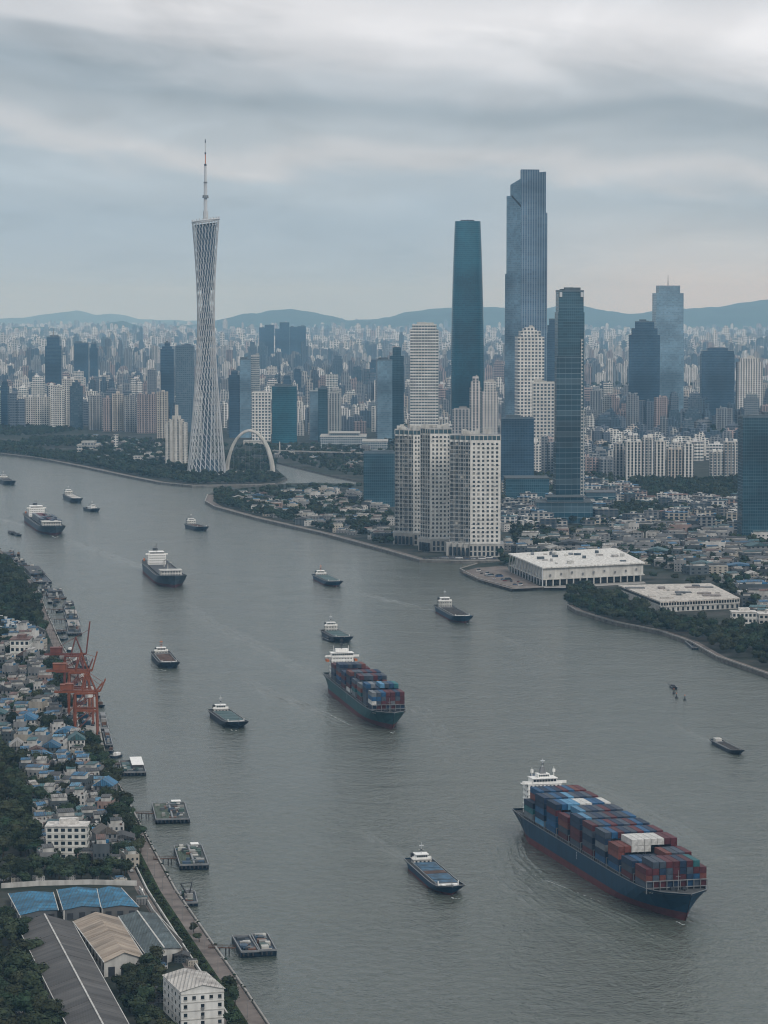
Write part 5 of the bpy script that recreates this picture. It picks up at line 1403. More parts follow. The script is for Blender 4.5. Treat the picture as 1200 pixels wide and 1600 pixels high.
def slab(label, x0, x1, ytop, ybase, color, mat='apartment', bays=6, depth=16, name='apartment_block', cat='apartment block', notch=True, group=None, seed=0, rz=0.0, roofs=True):
    """long block: recessed core, projecting bays, roof huts"""
    rr = random.Random(seed + int(x0 * 3) + int(ybase * 7)); x, y = spot((x0 + x1) / 2, ybase); k = y / F; w = (x1 - x0) * k; H = hz(y, ytop) - 3
    t = thing(name, label, cat, (x, y + depth / 2, 3), rz, group)
    mb = MB(); mb.box(-w / 2, w / 2, -depth / 2 + 2.5, depth / 2, 0, H, top=1, bottom=False); mb.build('body', [mat, 'grey_metal'], t, tuple(c * .78 for c in color))
    if notch:
        mb = MB(); bw = w / bays
        for i in range(bays):
            a = -w / 2 + bw * (i + .12); b = -w / 2 + bw * (i + .72); mb.box(a, b, -depth / 2, -depth / 2 + 2.6, 0, H - rr.choice((.5, .6, 3.5)), bottom=False); mb.box(a + .3, b - .3, depth / 2 - .3, depth / 2 + 1.6, 0, H - .7, bottom=False)
        mb.build('projecting_bays', mat, t, color)['kind'] = 'stuff'
    if roofs:
        mb = MB()
        for i in range(max(1, bays // 2)):
            c = -w / 2 + w * (i + .5) / max(1, bays // 2) + rr.uniform(-2, 2); a = min(w * .2, rr.uniform(1.8, 4.5)); mb.box(c - a, c + a, -depth * .22, depth * .3, H - .1, H + rr.uniform(2.5, 6) + i * .05, bottom=False)
        mb.build('rooftop_huts', 'painted', t, tuple(min(.8, c * 1.1) for c in color))['kind'] = 'stuff'
    return t, x, y, w
WH, GY, PK, BE = (.62, .61, .58), (.34, .34, .34), (.36, .30, .29), (.50, .46, .41)
for a in [('long pale slab block at the left edge of the far bank', -6, 20, 614, 668, WH), ('long low white slab beside the trees at far left', 20, 76, 620, 668, WH), ('tall white slab pair at the left of the far bank', 76, 97, 602, 667, WH), ('tallest white slab of the left far bank', 97, 119, 592, 667, WH),
          ('grey slab right of the tallest white one at left', 138, 158, 618, 672, GY), ('narrow rosy-grey block in the row left of the cream tower', 160, 173, 622, 674, PK), ('grey-beige block in the row left of the cream tower', 175, 192, 615, 674, BE),
          ('ridged grey block, fourth in the row left of the cream tower', 194, 212, 618, 675, GY), ('broad rosy-grey ridged block left of the cream tower', 214, 244, 616, 677, PK), ('pale stepped block behind the cream tower', 245, 262, 612, 690, BE)]:
    t, x, y, w = slab(*a[:5], a[5], bays=max(3, int((a[2] - a[1]) / 5)), depth=24); keep(x, y + 10, w * .5 + 5)
for a in [('broad white ridged block at the right, over the dark tree belt', 978, 1003, 690, 752, WH), ('white ridged block, second over the dark tree belt', 1004, 1022, 684, 752, WH), ('white ridged block with flat top, third over the tree belt', 1024, 1040, 690, 751, WH),
          ('beige ridged block in the middle above the tree belt', 1043, 1066, 702, 750, BE), ('white stepped block over the right part of the tree belt', 1068, 1084, 694, 750, WH), ('lower white block at the right end of the tree belt', 1110, 1130, 706, 752, WH),
          ('white block beside the dark edge tower', 1132, 1153, 690, 752, WH), ('grey block behind the white ridged row', 960, 976, 694, 750, GY)]:
    t, x, y, w = slab(*a[:5], a[5], mat='apartment_strips', bays=max(3, int((a[2] - a[1]) / 4.5)), depth=22); keep(x, y + 10, w * .5 + 4)
def low_block(label, x0, x1, ytop, ybase, color, depth, mat='apartment_bands', rz=0.0, name='low_block', cat='building', roof=(.4, .4, .38), inset=0):
    x, y = spot((x0 + x1) / 2, ybase); k = y / F; w = (x1 - x0) * k; H = hz(y, ytop) - 3; t = thing(name, label, cat, (x, y + depth / 2, 3), rz); keep(x, y + depth / 2, min(w, depth) * .6)
    mb = MB(); mb.box(-w / 2, w / 2, -depth / 2, depth / 2, 0, H, bottom=False); mb.build('wall', mat, t, color)
    mb = MB(); mb.box(-w / 2 - .8, w / 2 + .8, -depth / 2 - .8, depth / 2 + .8, H, H + 1.0); mb.build('roof', 'roofing', t, roof)
    if inset:
        mb = MB(); mb.box(-w * .3, w * .35, -depth * .3, depth * .3, H + .9, H + 7); mb.build('upper_storey', mat, t, color)
        mb = MB(); mb.box(-w * .32, w * .37, -depth * .32, depth * .32, H + 7, H + 7.8); mb.build('upper_roof', 'roofing', t, roof)
    return t
low_block('long terraced pale civic building beyond the creek', 500, 572, 683, 700, (.35, .38, .40), 140, 'office_grid', inset=1)
low_block('smaller terraced wing right of the civic building', 566, 606, 690, 706, (.35, .38, .40), 100, 'office_grid')
low_block('long white shed in the park below the white slab row', 120, 152, 696, 706, (.45, .45, .43), 60, 'apartment_bands', inset=1)
low_block('white low pavilion beside the waterfront park', 208, 222, 714, 724, WH, 30, 'apartment')
low_block('slim white water tower block in the waterfront park', 178, 184, 680, 705, WH, 14, 'apartment')
low_block('dark glass podium block at the foot of the slim dark teal tower', 838, 926, 786, 818, (.1, .1, .1), 60, 'glass_lines', roof=(.07, .09, .10), inset=1)
low_block('dark glazed low block left of the slim dark teal tower', 790, 858, 748, 782, (.1, .1, .1), 70, 'glass_dark', roof=(.06, .08, .09))
low_block('grey glazed low block right of the slim dark teal tower', 916, 962, 770, 792, (.1, .1, .1), 50, 'glass_lines', roof=(.10, .11, .12))
low_block('long pale hall on the creek bank beyond the arch', 380, 420, 690, 695, (.6, .6, .58), 60, 'offwhite')

# --- white exhibition hall on the pier
def exhibition_hall():
    A, B_, C_, D_ = [Vector(W(*p, 3)) for p in ((796, 893), (848, 916), (1006, 908), (960, 884))]
    t = thing('exhibition_hall', 'long low white exhibition hall with colonnaded end on the pier', 'hall', ((A.x + C_.x) / 2, (A.y + C_.y) / 2, 3)); o = Vector((t.location.x, t.location.y)); keep(o.x, o.y, 85)
    P = [p - o for p in (A, B_, C_, D_)]
    zt = 19.0
    def face(z0, z1, grow=1.0): 
        mb = MB(); mb.prism([tuple(p * grow) for p in P], z0, z1); return mb
    face(0, 7.5, .93).build('ground_floor', 'window_glass', t)
    face(zt, zt + 1.4, 1.02).build('roof', 'roofing', t, (.66, .65, .62))
    # closed upper wall on the long side; open colonnade on the left end
    mb = MB()
    m_ = P[0].lerp(P[1], .72)
    mb.prism([tuple(p) for p in (P[0] * .90, m_ * .93, P[1] * .99, P[2] * .99, P[3] * .99)], 7.5, zt); mb.build('upper_wall', 'offwhite', t)
    face(6.6, 7.6, 1.01).build('floor_slab', 'offwhite', t)
    for i in range(13):
        p = P[0].lerp(P[1], i / 12) * 1.005; q = P[0].lerp(P[1], min(1, (i + .5) / 12)) * 1.005; mb = MB(); mb.beam((p.x, p.y, 7.5), (q.x, q.y, zt), .9); mb.beam((p.x, p.y, 0), (p.x, p.y, 7), 1.1); mb.build('column', 'steel_white', t)
    for i in range(15):
        p = P[1].lerp(P[2], (i + .5) / 15) * 1.0; mb = MB(); mb.tube((p.x, p.y, 0), (p.x, p.y, 6.7), .8, .8, 6); mb.build('column', 'offwhite', t)
    rr = random.Random(4)
    for i in range(22):
        u, v = rr.uniform(.08, .92), rr.uniform(.12, .9); p = P[0].lerp(P[1], v).lerp(P[3].lerp(P[2], v), u); a, b = rr.uniform(2, 8), rr.uniform(2, 10)
        mb = MB(); mb.cbox(p.x, p.y, a, b, zt + 1.3, zt + 2 + rr.uniform(.3, 3)); mb.build('roof_unit', 'roofing', t, rr.choice([(.5, .5, .48), (.2, .22, .24), (.07, .09, .11), (.35, .34, .33)]))
    for i in range(9):
        p = P[1].lerp(P[2], (i + .7) / 9.4); mb = MB(); mb.box(p.x - .9, p.x + .9, p.y - .6, p.y, 10 + (i % 3), 12.5 + (i % 3)); mb.build('wall_opening', 'grey_metal', t)
exhibition_hall()
def long_warehouse():
    A, B_, C_, D_ = [Vector(W(*p, 3)) for p in ((966, 930), (1032, 957), (1156, 951), (1110, 927))]
    t = thing('market_hall', 'long cream two-storey market hall with recessed gallery behind the waterfront trees', 'hall', ((A.x + C_.x) / 2, (A.y + C_.y) / 2, 3)); o = Vector((t.location.x, t.location.y)); keep(o.x, o.y, 55)
    P = [p - o for p in (A, B_, C_, D_)]
    def face(z0, z1, g, mat, name, color=None):
        mb = MB(); mb.prism([tuple(p * g) for p in P], z0, z1); return mb.build(name, mat, t, color)
    face(0, 5.5, .99, 'offwhite', 'ground_floor'); face(5.5, 9.3, .965, 'window_glass', 'gallery'); face(9.3, 10.6, 1.0, 'roofing', 'roof', (.50, .47, .43)); face(5.2, 6.2, 1.0, 'offwhite', 'gallery_slab')
    n = 30
    for i in range(n + 1):
        p = P[1].lerp(P[2], i / n) * .995; mb = MB(); mb.box(p.x - .35, p.x + .35, p.y - .3, p.y + .4, 6, 9.4); mb.build('gallery_column', 'offwhite', t)
    for i in range(16):
        p = P[1].lerp(P[2], (i + .5) / 16); mb = MB(); mb.box(p.x - 1.1, p.x + 1.1, p.y * .99 - .4, p.y * .99 + .2, 1, 4.3); mb.build('window', 'window_glass', t)
    rr = random.Random(9)
    for i in range(16):
        u, v = rr.uniform(.05, .9), rr.uniform(.1, .9); p = P[0].lerp(P[1], v).lerp(P[3].lerp(P[2], v), u); mb = MB(); mb.cbox(p.x, p.y, rr.uniform(3, 22), rr.uniform(3, 12), 10.4, 11 + rr.uniform(.2, 1.6)); mb.build('roof_unit', 'roofing', t, rr.choice([(.45, .43, .4), (.22, .2, .19), (.12, .13, .14)]))
long_warehouse()
def framed_house(label, x0, x1, ytop, ybase, storeys, bays, depth, color, rz=0.0, roofmat='roofing', roofcolor=(.6, .58, .55)):
    """white block with real openings, floor slabs and a thin flat roof"""
    x, y = spot((x0 + x1) / 2, ybase); k = y / F; w = (x1 - x0) * k; H = hz(y, ytop) - 3; t = thing('white_block', label, 'building', (x, y + depth / 2, 3), rz); keep(x, y + depth / 2, max(w, depth) * .62)
    mb = MB(); mb.box(-w / 2, w / 2, -depth / 2, depth / 2, 0, H, bottom=False); mb.build('wall', 'painted', t, color)
    fh = H / storeys
    for s in range(storeys):
        mb = MB(); mb.box(-w / 2 - .25, w / 2 + .25, -depth / 2 - .25, depth / 2 + .25, s * fh + fh * .92, s * fh + fh); mb.build('floor_band', 'offwhite', t)
        for i in range(bays):
            c = -w / 2 + w * (i + .5) / bays; mb = MB(); mb.box(c - w / bays * .30, c + w / bays * .30, -depth / 2 - .05, -depth / 2 + .3, s * fh + fh * .25, s * fh + fh * .75); mb.build('window', 'window_glass', t)
        nd = max(2, int(depth / 5))
        for i in range(nd):
            c = -depth / 2 + depth * (i + .5) / nd
            for q in (-1, 1):
                mb = MB(); mb.box(q * (w / 2 - .12) - .2, q * (w / 2 - .12) + .2, c - .9, c + .9, s * fh + fh * .25, s * fh + fh * .75); mb.build('window', 'window_glass', t)
    mb = MB(); mb.box(-w / 2 - .6, w / 2 + .6, -depth / 2 - .6, depth / 2 + .6, H, H + .6); mb.box(-w * .2, w * .25, -depth * .2, depth * .3, H + .6, H + 3.4); mb.build('roof', roofmat, t, roofcolor)
    return t, w, H, depth
framed_house('small white flat-roofed block behind the trees at the right edge', 1144, 1182, 957, 983, 3, 6, 16, (.62, .61, .58), .0)
framed_house('pale low block cut by the right edge beside the waterfront trees', 1186, 1230, 960, 976, 2, 6, 20, (.5, .49, .47), .0)

# --- near left bank: the sheds
def frame4(pts, z):
    return [Vector((*W(px, py, z), z)) for px, py in pts]
def gable_shed(label, LF, RF, RN, LN, eave, ridge, roofmat, wallmat='offwhite', wallcolor=(.5, .5, .48), name='warehouse', ribs=24, ridgecap=True, windows=0, side_pil=False, nopen=3, skylights=0, base=3.0):
    """long shed from the four eave corners (photo pixels) at eave height; ridge runs from the far gable to the near gable"""
    P = frame4((LF, RF, RN, LN), eave); c = sum(P, Vector()) / 4
    t = thing(name, label, 'warehouse', (c.x, c.y, base)); o = Vector((c.x, c.y, base)); lf, rf, rn, ln = [p - o for p in P]
    for q in (.15, .5, .85): 
        m_ = (P[0].lerp(P[3], q) + P[1].lerp(P[2], q)) / 2; keep(m_.x, m_.y, (P[1] - P[0]).length * .62)
    up = Vector((0, 0, ridge - eave)); fr, nr_ = (lf + rf) / 2 + up, (rn + ln) / 2 + up; dn = Vector((0, 0, -(eave - base)))
    wl = MB(); s = .985
    a, b, c_, d = [Vector((p.x * s, p.y * s, p.z)) for p in (lf, rf, rn, ln)]; f2, n2 = (a + b) / 2 + up * .97, (c_ + d) / 2 + up * .97
    wl.quad(tuple(d + dn), tuple(d), tuple(a), tuple(a + dn)); wl.quad(tuple(b + dn), tuple(b), tuple(c_), tuple(c_ + dn))
    wl.quad(tuple(c_ + dn), tuple(c_), tuple(n2), tuple(d), tuple(d + dn)); wl.quad(tuple(a + dn), tuple(a), tuple(f2), tuple(b), tuple(b + dn))
    wl.build('wall', wallmat, t, wallcolor)
    ov = .45
    if nopen:
        cc = (c_ + d) / 2; dv = (c_ - d); nn_ = Vector((dv.y, -dv.x, 0)).normalized(); nn_ = nn_ if nn_.dot(cc) > 0 else -nn_
        for i in range(nopen):                     # door openings in the near gable wall
            p = d.lerp(c_, (i + .5) / nopen) + nn_ * .05; hw = dv.normalized() * dv.length / nopen * .26; z0 = -(eave - base) + p.z - p.z; zb = 0.02; zt = (eave - base) * .62
            mb = MB(); q = [p - hw, p + hw, p + hw, p - hw]; zs = (zb, zb, zt, zt)
            mb.loft([[(v.x - nn_.x * .2, v.y - nn_.y * .2, zz) for v, zz in zip(q, zs)], [(v.x, v.y, zz) for v, zz in zip(q, zs)]]); mb.build('door', 'dark_metal', t)
    # each slope is a run of overlapping sheets
    for side, (e0, e1) in enumerate(((lf, ln), (rf, rn))):
        for i in range(ribs):
            u0, u1 = i / ribs, (i + 1) / ribs; mb = MB(); lift = Vector((0, 0, .06 * (i % 2) + .02 * ((i * 7) % 3)))
            p0, p1 = e0.lerp(e1, u0), e0.lerp(e1, u1 + .003); r0, r1 = fr.lerp(nr_, u0), fr.lerp(nr_, u1 + .003)
            out = (p0 - r0); out = out.normalized() * ov
            q = [p0 + out + lift, p1 + out + lift, r1 + lift, r0 + lift]; th = Vector((0, 0, .12))
            mb.loft([[tuple(v - th) for v in q], [tuple(v) for v in q]], cap0=True); mb.build('roof_sheet', roofmat, t)
    if ridgecap:
        mb = MB(); mb.beam(fr + Vector((0, 0, .2)), nr_ + Vector((0, 0, .2)), .7, .25); mb.build('ridge_cap', 'offwhite', t)
    for e0, e1 in ((lf, ln), (rf, rn)):
        mb = MB(); out = (e0 - fr).normalized() * ov; mb.beam(e0 + out, e1 + out, .35, .3); mb.build('gutter', 'offwhite', t)
    for e0, e1 in ((d, a), (b, c_)):
        dirv = (e1 - e0); n = Vector((dirv.y, -dirv.x, 0)).normalized(); n = n if n.dot(e0) > 0 else -n; L = dirv.length
        for i in range(windows):
            u = (i + .5) / windows; p = e0.lerp(e1, u) + n * .05; h = eave - base
            tt = dirv.normalized() * (L / windows * .3); mb = MB()
            q = [p - tt + Vector((0, 0, -h * .65)), p + tt + Vector((0, 0, -h * .65)), p + tt + Vector((0, 0, -h * .2)), p - tt + Vector((0, 0, -h * .2))]
            mb.loft([[tuple(v - n * .2) for v in q], [tuple(v + n * .03) for v in q]]); mb.build('window', 'window_glass', t)
            p = e0.lerp(e1, i / windows) + n * .1; mb = MB(); mb.box(p.x - .35, p.x + .35, p.y - .35, p.y + .35, 0, h - .1); mb.build('pilaster', 'offwhite', t)
    rr = random.Random(len(label))
    for i in range(skylights):
        side = rr.choice((0, 1)); e0, e1 = ((lf, ln), (rf, rn))[side]; u = rr.uniform(.08, .9); v = rr.uniform(.2, .6); p = e0.lerp(e1, u).lerp(fr.lerp(nr_, u), v); q = e0.lerp(e1, u + .03).lerp(fr.lerp(nr_, u + .03), v); r = e0.lerp(e1, u).lerp(fr.lerp(nr_, u), v + .25); w_ = e0.lerp(e1, u + .03).lerp(fr.lerp(nr_, u + .03), v + .25)
        mb = MB(); z = Vector((0, 0, .2)); mb.loft([[tuple(x) for x in (p, q, w_, r)], [tuple(x + z) for x in (p, q, w_, r)]]); mb.build('skylight', 'painted', t, (.3, .32, .32))
    return t, (lf, rf, rn, ln, fr, nr_)
gable_shed('very long grey-roofed shed with white ridge line at the bottom', (27, 1443), (112, 1440), (222, 1640), (130, 1650), 9.5, 13.5, 'roof_grey', windows=24, ribs=34)
gable_shed('shed with tan rusted sheet roof between the grey and dark green sheds', (115, 1439), (184, 1433), (225, 1497), (164, 1503), 10, 13.5, 'roof_tan', windows=10, ribs=13, ridgecap=False)
gable_shed('dark green-roofed shed with white rim beside the river road', (186, 1431), (243, 1427), (283, 1481), (230, 1493), 8.5, 10.2, 'roof_green', windows=8, ribs=11)
gable_shed('shed with bright blue roof above the tan-roofed one', (90, 1390), (150, 1388), (156, 1417), (100, 1422), 8, 9.2, 'roof_blue', wallcolor=(.10, .11, .12), wallmat='painted', windows=5, ribs=8, ridgecap=False)
gable_shed('smaller blue-roofed shed adjoining on the river side', (152, 1389), (188, 1387), (216, 1417), (160, 1419), 7.5, 8.6, 'roof_blue', wallcolor=(.12, .12, .12), wallmat='painted', windows=5, ribs=8, ridgecap=False)
gable_shed('low blue tarpaulin-roofed shed at left by the wood', (14, 1396), (82, 1394), (90, 1422), (32, 1430), 7, 8.0, 'roof_blue', wallcolor=(.10, .11, .12), wallmat='painted', windows=4, ribs=8, ridgecap=False)
def white_four_storey():
    z = 18.5; pts = ((266, 1522), (332, 1517), (350, 1544), (283, 1549))
    P = frame4(pts, z); c = sum(P, Vector()) / 4; base = 3.0; o = Vector((c.x, c.y, base))
    t = thing('white_block', 'white four-storey block with gabled metal roof at the bottom', 'building', tuple(o)); keep(c.x, c.y, 22)
    # near edge true, depth about as wide; square it up
    ln, rn = P[3] - o, P[2] - o; dx = (rn - ln); w = dx.length; ux = dx.normalized(); uy = Vector((-ux.y, ux.x, 0)); dpt = (P[0] - P[3]).dot(uy)
    lf, rf = ln + uy * dpt, rn + uy * dpt
    mb = MB(); mb.prism([(p.x, p.y) for p in (ln, rn, rf, lf)], 0, z - base); mb.build('wall', 'painted', t, (.66, .66, .64))
    up = Vector((0, 0, 2.2)); fm, nm = (lf + rf) / 2 + up, (ln + rn) / 2 + up
    for e0, e1 in ((lf, ln), (rf, rn)):
        for i in range(7):
            u0, u1 = i / 7, (i + 1) / 7; out = (e0 - fm).normalized() * .6; mb = MB(); lift = Vector((0, 0, .05 * (i % 2) + .05))
            nn = (e0 - e1).normalized() * .5
            p0, p1, r1, r0 = e0.lerp(e1, u0), e0.lerp(e1, u1), fm.lerp(nm, u1), fm.lerp(nm, u0); q = [p0 + out + lift, p1 + out + lift - (nn if i == 6 else nn * 0), r1 + lift - (nn if i == 6 else nn * 0), r0 + lift]
            mb.loft([[tuple(v - Vector((0, 0, .15))) for v in q], [tuple(v) for v in q]], cap0=True); mb.build('roof_sheet', 'roof_white', t)
    mb = MB(); mb.quad(tuple(ln), tuple(rn), tuple(nm)); mb.quad(tuple(lf), tuple(fm), tuple(rf)); mb.build('gable', 'painted', t, (.6, .6, .58))
    fh = (z - base) / 4.4
    for s in range(4):
        mb = MB(); g = 1.012; mb.prism([(p.x * g, p.y * g) for p in (ln, rn, rf, lf)], (s + 1) * fh - .25, (s + 1) * fh + .1); mb.build('floor_band', 'offwhite', t)
        for i in range(5):
            for e0, e1, nv in ((ln, rn, -uy), (ln, lf, -ux)):
                if nv == -uy and i not in (0, 2, 4) and s < 3: continue
                p = e0.lerp(e1, (i + .5) / 5) + nv * .06; tv = (e1 - e0).normalized() * .75; z0 = s * fh + fh * .3; z1 = s * fh + fh * .72; mb = MB()
                q = [(p - tv), (p + tv), (p + tv), (p - tv)]; zs = (z0, z0, z1, z1)
                mb.loft([[(v.x - nv.x * .25, v.y - nv.y * .25, zz) for v, zz in zip(q, zs)], [(v.x, v.y, zz) for v, zz in zip(q, zs)]]); w_ = mb.build('window', 'window_glass', t)
                mb = MB(); mb.beam((*(p - tv * 1.1 + nv * .1).to_2d(), z0 - .1), (*(p + tv * 1.1 + nv * .1).to_2d(), z0 - .1), .25, .15); mb.build('sill', 'offwhite', w_)
    for s in range(3):
        p = ln.lerp(rn, .5) - uy * .6; mb = MB(); mb.cbox(p.x, p.y, 1.1, .7, s * fh + fh * .1, s * fh + fh * .35); mb.build('air_conditioner', 'grey_metal', t)
white_four_storey()
framed_house('white five-storey block with balconies among the blue roofs', 72, 136, 1292, 1343, 5, 6, 14, (.62, .62, .58), .0)
framed_house('older white block with stacked terraces near the top of the left bank houses', 16, 46, 1000, 1040, 4, 4, 22, (.62, .62, .58), .0, roofcolor=(.16, .10, .09))
def yard_wall(label, pts, h=2.6):
    P = [W(*p, 3) for p in pts]; tag(strip('yard_wall', P, -.2, .2, 3.0, 'offwhite', h), label, 'wall')
yard_wall('cream yard wall above the blue-roofed sheds', [(2, 1388), (60, 1384), (140, 1382), (214, 1384)]); yard_wall('boundary wall left of the long grey shed', [(22, 1445), (60, 1510), (100, 1600)])
yard_wall('pale yard wall beside the river road sheds', [(218, 1392), (240, 1430), (285, 1478)])

# --- pier in front of the exhibition hall, landing stage, parked vehicles
def sheet(name, pts, z, mat):
    mb = MB(); mb.quad(*[(*W(*q, z), z) for q in pts][::-1]); return kindof(mb.build(name, mat), 'structure')
sheet('pier_pavement', [(722, 893.5), (745, 887), (792, 884), (797, 893), (848, 918), (800, 920.5), (748, 905.5)], 3.03, 'paving')
sheet('hall_forecourt', [(850, 918.5), (888, 918.5), (1010, 911.5), (1006, 908.5), (850, 916.2)], 3.035, 'concrete')
sheet('waterfront_road', [(660, 873), (795, 876), (795, 872), (700, 868)], 3.03, 'asphalt')
VC = [((.6, .6, .6), 'white'), ((.05, .05, .055), 'black'), ((.25, .26, .27), 'silver'), ((.25, .04, .035), 'red'), ((.04, .09, .2), 'blue')]
def vehicle_meshes(l, w, h, van):
    a = MB(); a.loft([[(x, y * w / 2, z) for x, y, z in ((-l / 2, -1, .35), (l / 2, -1, .35), (l / 2, 1, .35), (-l / 2, 1, .35))], [(x, y * w / 2, z) for x, y, z in ((-l / 2, -1, h * .55), (l / 2, -1, h * .5), (l / 2, 1, h * .5), (-l / 2, 1, h * .55))]])
    b = MB(); f = .46 if van else .22; b.loft([[(x * l, y * w * .47, h * .5) for x, y in ((-.46, -1), (f * .9, -1), (f * .9, 1), (-.46, 1))], [(x * l, y * w * .40, h) for x, y in ((-.40, -1), (f * .5, -1), (f * .5, 1), (-.40, 1))]])
    c = MB()
    for sx in (-.3, .3):
        for sy in (-1, 1): c.tube((sx * l, sy * w * .5, .35), (sx * l, sy * w * .42, .35), .35, .35, 8, cap=True)
    return a.mesh('body', 'painted'), b.mesh('cabin', 'window_glass'), c.mesh('wheels', 'dark_metal')
VM = [vehicle_meshes(4.6, 1.9, 1.5, False), vehicle_meshes(8.5, 2.5, 3.1, True)]
def vehicle(px, py, rz, v, ci, label):
    x, y = W(px, py, 3.04); cc, cn = VC[ci]; t = thing('parked_truck' if v else 'parked_car', f"{cn} {'truck' if v else 'car'} {label}", 'truck' if v else 'car', (x, y, 3.05), rz, 'vehicles parked along the waterfront')
    a, b, c = VM[v]; link('body', a, t, cc); link('cabin', b, t); o = link('wheels', c, t); o['kind'] = 'stuff'
rv = random.Random(12)
for i in range(14):
    u = i / 13; vehicle(748 + 66 * u + rv.uniform(-2, 2), 893 + 20 * u * (.9 + .1 * (i % 2)) + (i % 3) * 2.0, rv.choice((0.3, 1.2)), int(rv.random() < .5), rv.choices(range(5), (5, 3, 3, 1, 1))[0], f"on the pier before the exhibition hall, {ordi(i + 1)} from its river end")
for i in range(12):
    vehicle(664 + i * 11 + rv.uniform(-2, 2), 872.6 + rv.uniform(-.8, 1.2), .05, int(rv.random() < .3), rv.choices(range(5), (5, 3, 3, 1, 1))[0], f"on the road below the riverside towers, {ordi(i + 1)} from the left")
for i in range(12):
    j = 8 + i * 4; p = offset_line(LBn, -17.8)[min(j, len(LBn) - 1)]; q = offset_line(LBn, -17.8)[min(j + 1, len(LBn) - 1)]
    x, y = p; cc, cn = VC[rv.choices(range(5), (5, 3, 3, 1, 1))[0]]; v = int(rv.random() < .35); t = thing('parked_truck' if v else 'parked_car', f"{cn} {'truck' if v else 'car'} on the pale river road, {ordi(i + 1)} counting down from the orange cranes", 'truck' if v else 'car', (x, y, 3.03), math.atan2(q[1] - p[1], q[0] - p[0]), 'vehicles on the river road')
    a, b, c = VM[v]; link('body', a, t, cc); link('cabin', b, t); o = link('wheels', c, t); o['kind'] = 'stuff'
pontoon('dark landing stage below the promenade at the right', [(1072, 1006), (1098, 1004), (1112, 1014), (1082, 1017)], 1.6, lambda t, w, l, z, rr: clutter(t, w, l, z, rr, 5, 1.4), 61, cat='landing stage', name='landing_stage')
# lamp posts along the near promenade
lampm = MB(); lampm.tube((0, 0, 0), (0, 0, 7), .11, .07, 5); lampm.beam((0, 0, 6.9), (1.4, 0, 7.1), .1); LM = lampm.mesh('post', 'grey_metal'); hm = MB(); hm.box(1.0, 1.8, -.18, .18, 6.98, 7.15); HM = hm.mesh('lamp_head', 'offwhite')
PL = offset_line(LB, -6.9)
for i, j in enumerate(range(2, len(PL), 3)):
    t = thing('street_lamp', f'slim grey lamp post beside the near promenade, {ordi(i + 1)} counting down river', 'street lamp', (*PL[j], 3), rv.uniform(0, .4), 'lamp posts along the near promenade'); link('post', LM, t); link('lamp_head', HM, t)
# ------------------------------------------------------------------ scattered city, houses and trees
def scatter(poly_px, step, rr, jit=.42, z=3.0, margin=0.0, stepy=None):
    P = [W(*p, z) for p in poly_px]; xs = [p[0] for p in P]; ys = [p[1] for p in P]; out = []
    sy = stepy or step; nx = int((max(xs) - min(xs)) / step) + 1; ny = int((max(ys) - min(ys)) / sy) + 1
    for j in range(ny):
        for i in range(nx):
            x = min(xs) + (i + .5 * (j % 2) + rr.uniform(-jit, jit)) * step; y = min(ys) + (j + rr.uniform(-jit, jit)) * sy
            if inpoly(x, y, P): out.append((x, y))
    return out
def vnoise(x, y, s, seed=0):
    def h(i, j): 
        n = math.sin(i * 127.1 + j * 311.7 + seed * 74.7) * 43758.5453; return n - math.floor(n)
    x /= s; y /= s; i, j = math.floor(x), math.floor(y); u, v = x - i, y - j; u = u * u * (3 - 2 * u); v = v * v * (3 - 2 * v)
    return (h(i, j) * (1 - u) + h(i + 1, j) * u) * (1 - v) + (h(i, j + 1) * (1 - u) + h(i + 1, j + 1) * u) * v
def autolabel(items, marks, noun):
    """items: [(obj, px, py, adjective)] -> labels ranked by distance from the nearest named landmark on that side"""
    b = {}
    for o, px, py, adj in items:
        best = min(marks, key=lambda m: (m[0] - px) ** 2 + ((m[1] - py) * 1.3) ** 2); dx, dy = px - best[0], (py - best[1]) * 1.3
        d = ('to the right of' if dx > 0 else 'to the left of') if abs(dx) > abs(dy) else ('in front of' if dy > 0 else 'beyond')
        b.setdefault((best[2], d), []).append((dx * dx + dy * dy, o, adj))
    for (m, d), L in b.items():
        L.sort(key=lambda q: q[0])
        for i, (_, o, adj) in enumerate(L): o['label'] = f"{adj} {noun}, {'nearest' if i == 0 else ordi(i + 1) + ' nearest'} {d} {m}"
PAL_CITY = [((.70, .69, .66), 'white', 7), ((.46, .46, .45), 'pale grey', 3), ((.46, .42, .38), 'beige', 2.5), ((.24, .26, .28), 'grey', 5), ((.36, .29, .28), 'rosy grey', 2), ((.13, .16, .20), 'slate', 4), ((.06, .10, .14), 'dark glazed', 3)]
MARKS_CITY = [(323, 640, 'the lattice tower'), (96, 640, 'the tall white slabs at left'), (392, 690, 'the pale arch'), (444, 640, 'the teal block with spire'), (609, 620, 'the angled glass tower'), (730, 560, 'the teal skyscraper'),
              (821, 560, 'the tallest skyscraper'), (663, 580, 'the banded white tower'), (889, 640, 'the dark teal tower'), (1044, 560, 'the spired tower'), (1122, 600, 'the domed glass block'), (1171, 610, 'the white tower with dark strip'),
              (1010, 720, 'the white ridged row'), (700, 700, 'the white riverside towers'), (1190, 740, 'the dark edge block'), (83, 560, 'the hazy stepped tower'), (440, 540, 'the far dark cluster'), (840, 640, 'the white stepped-crown tower'), (540, 690, 'the terraced civic building')]
rc = random.Random(21)
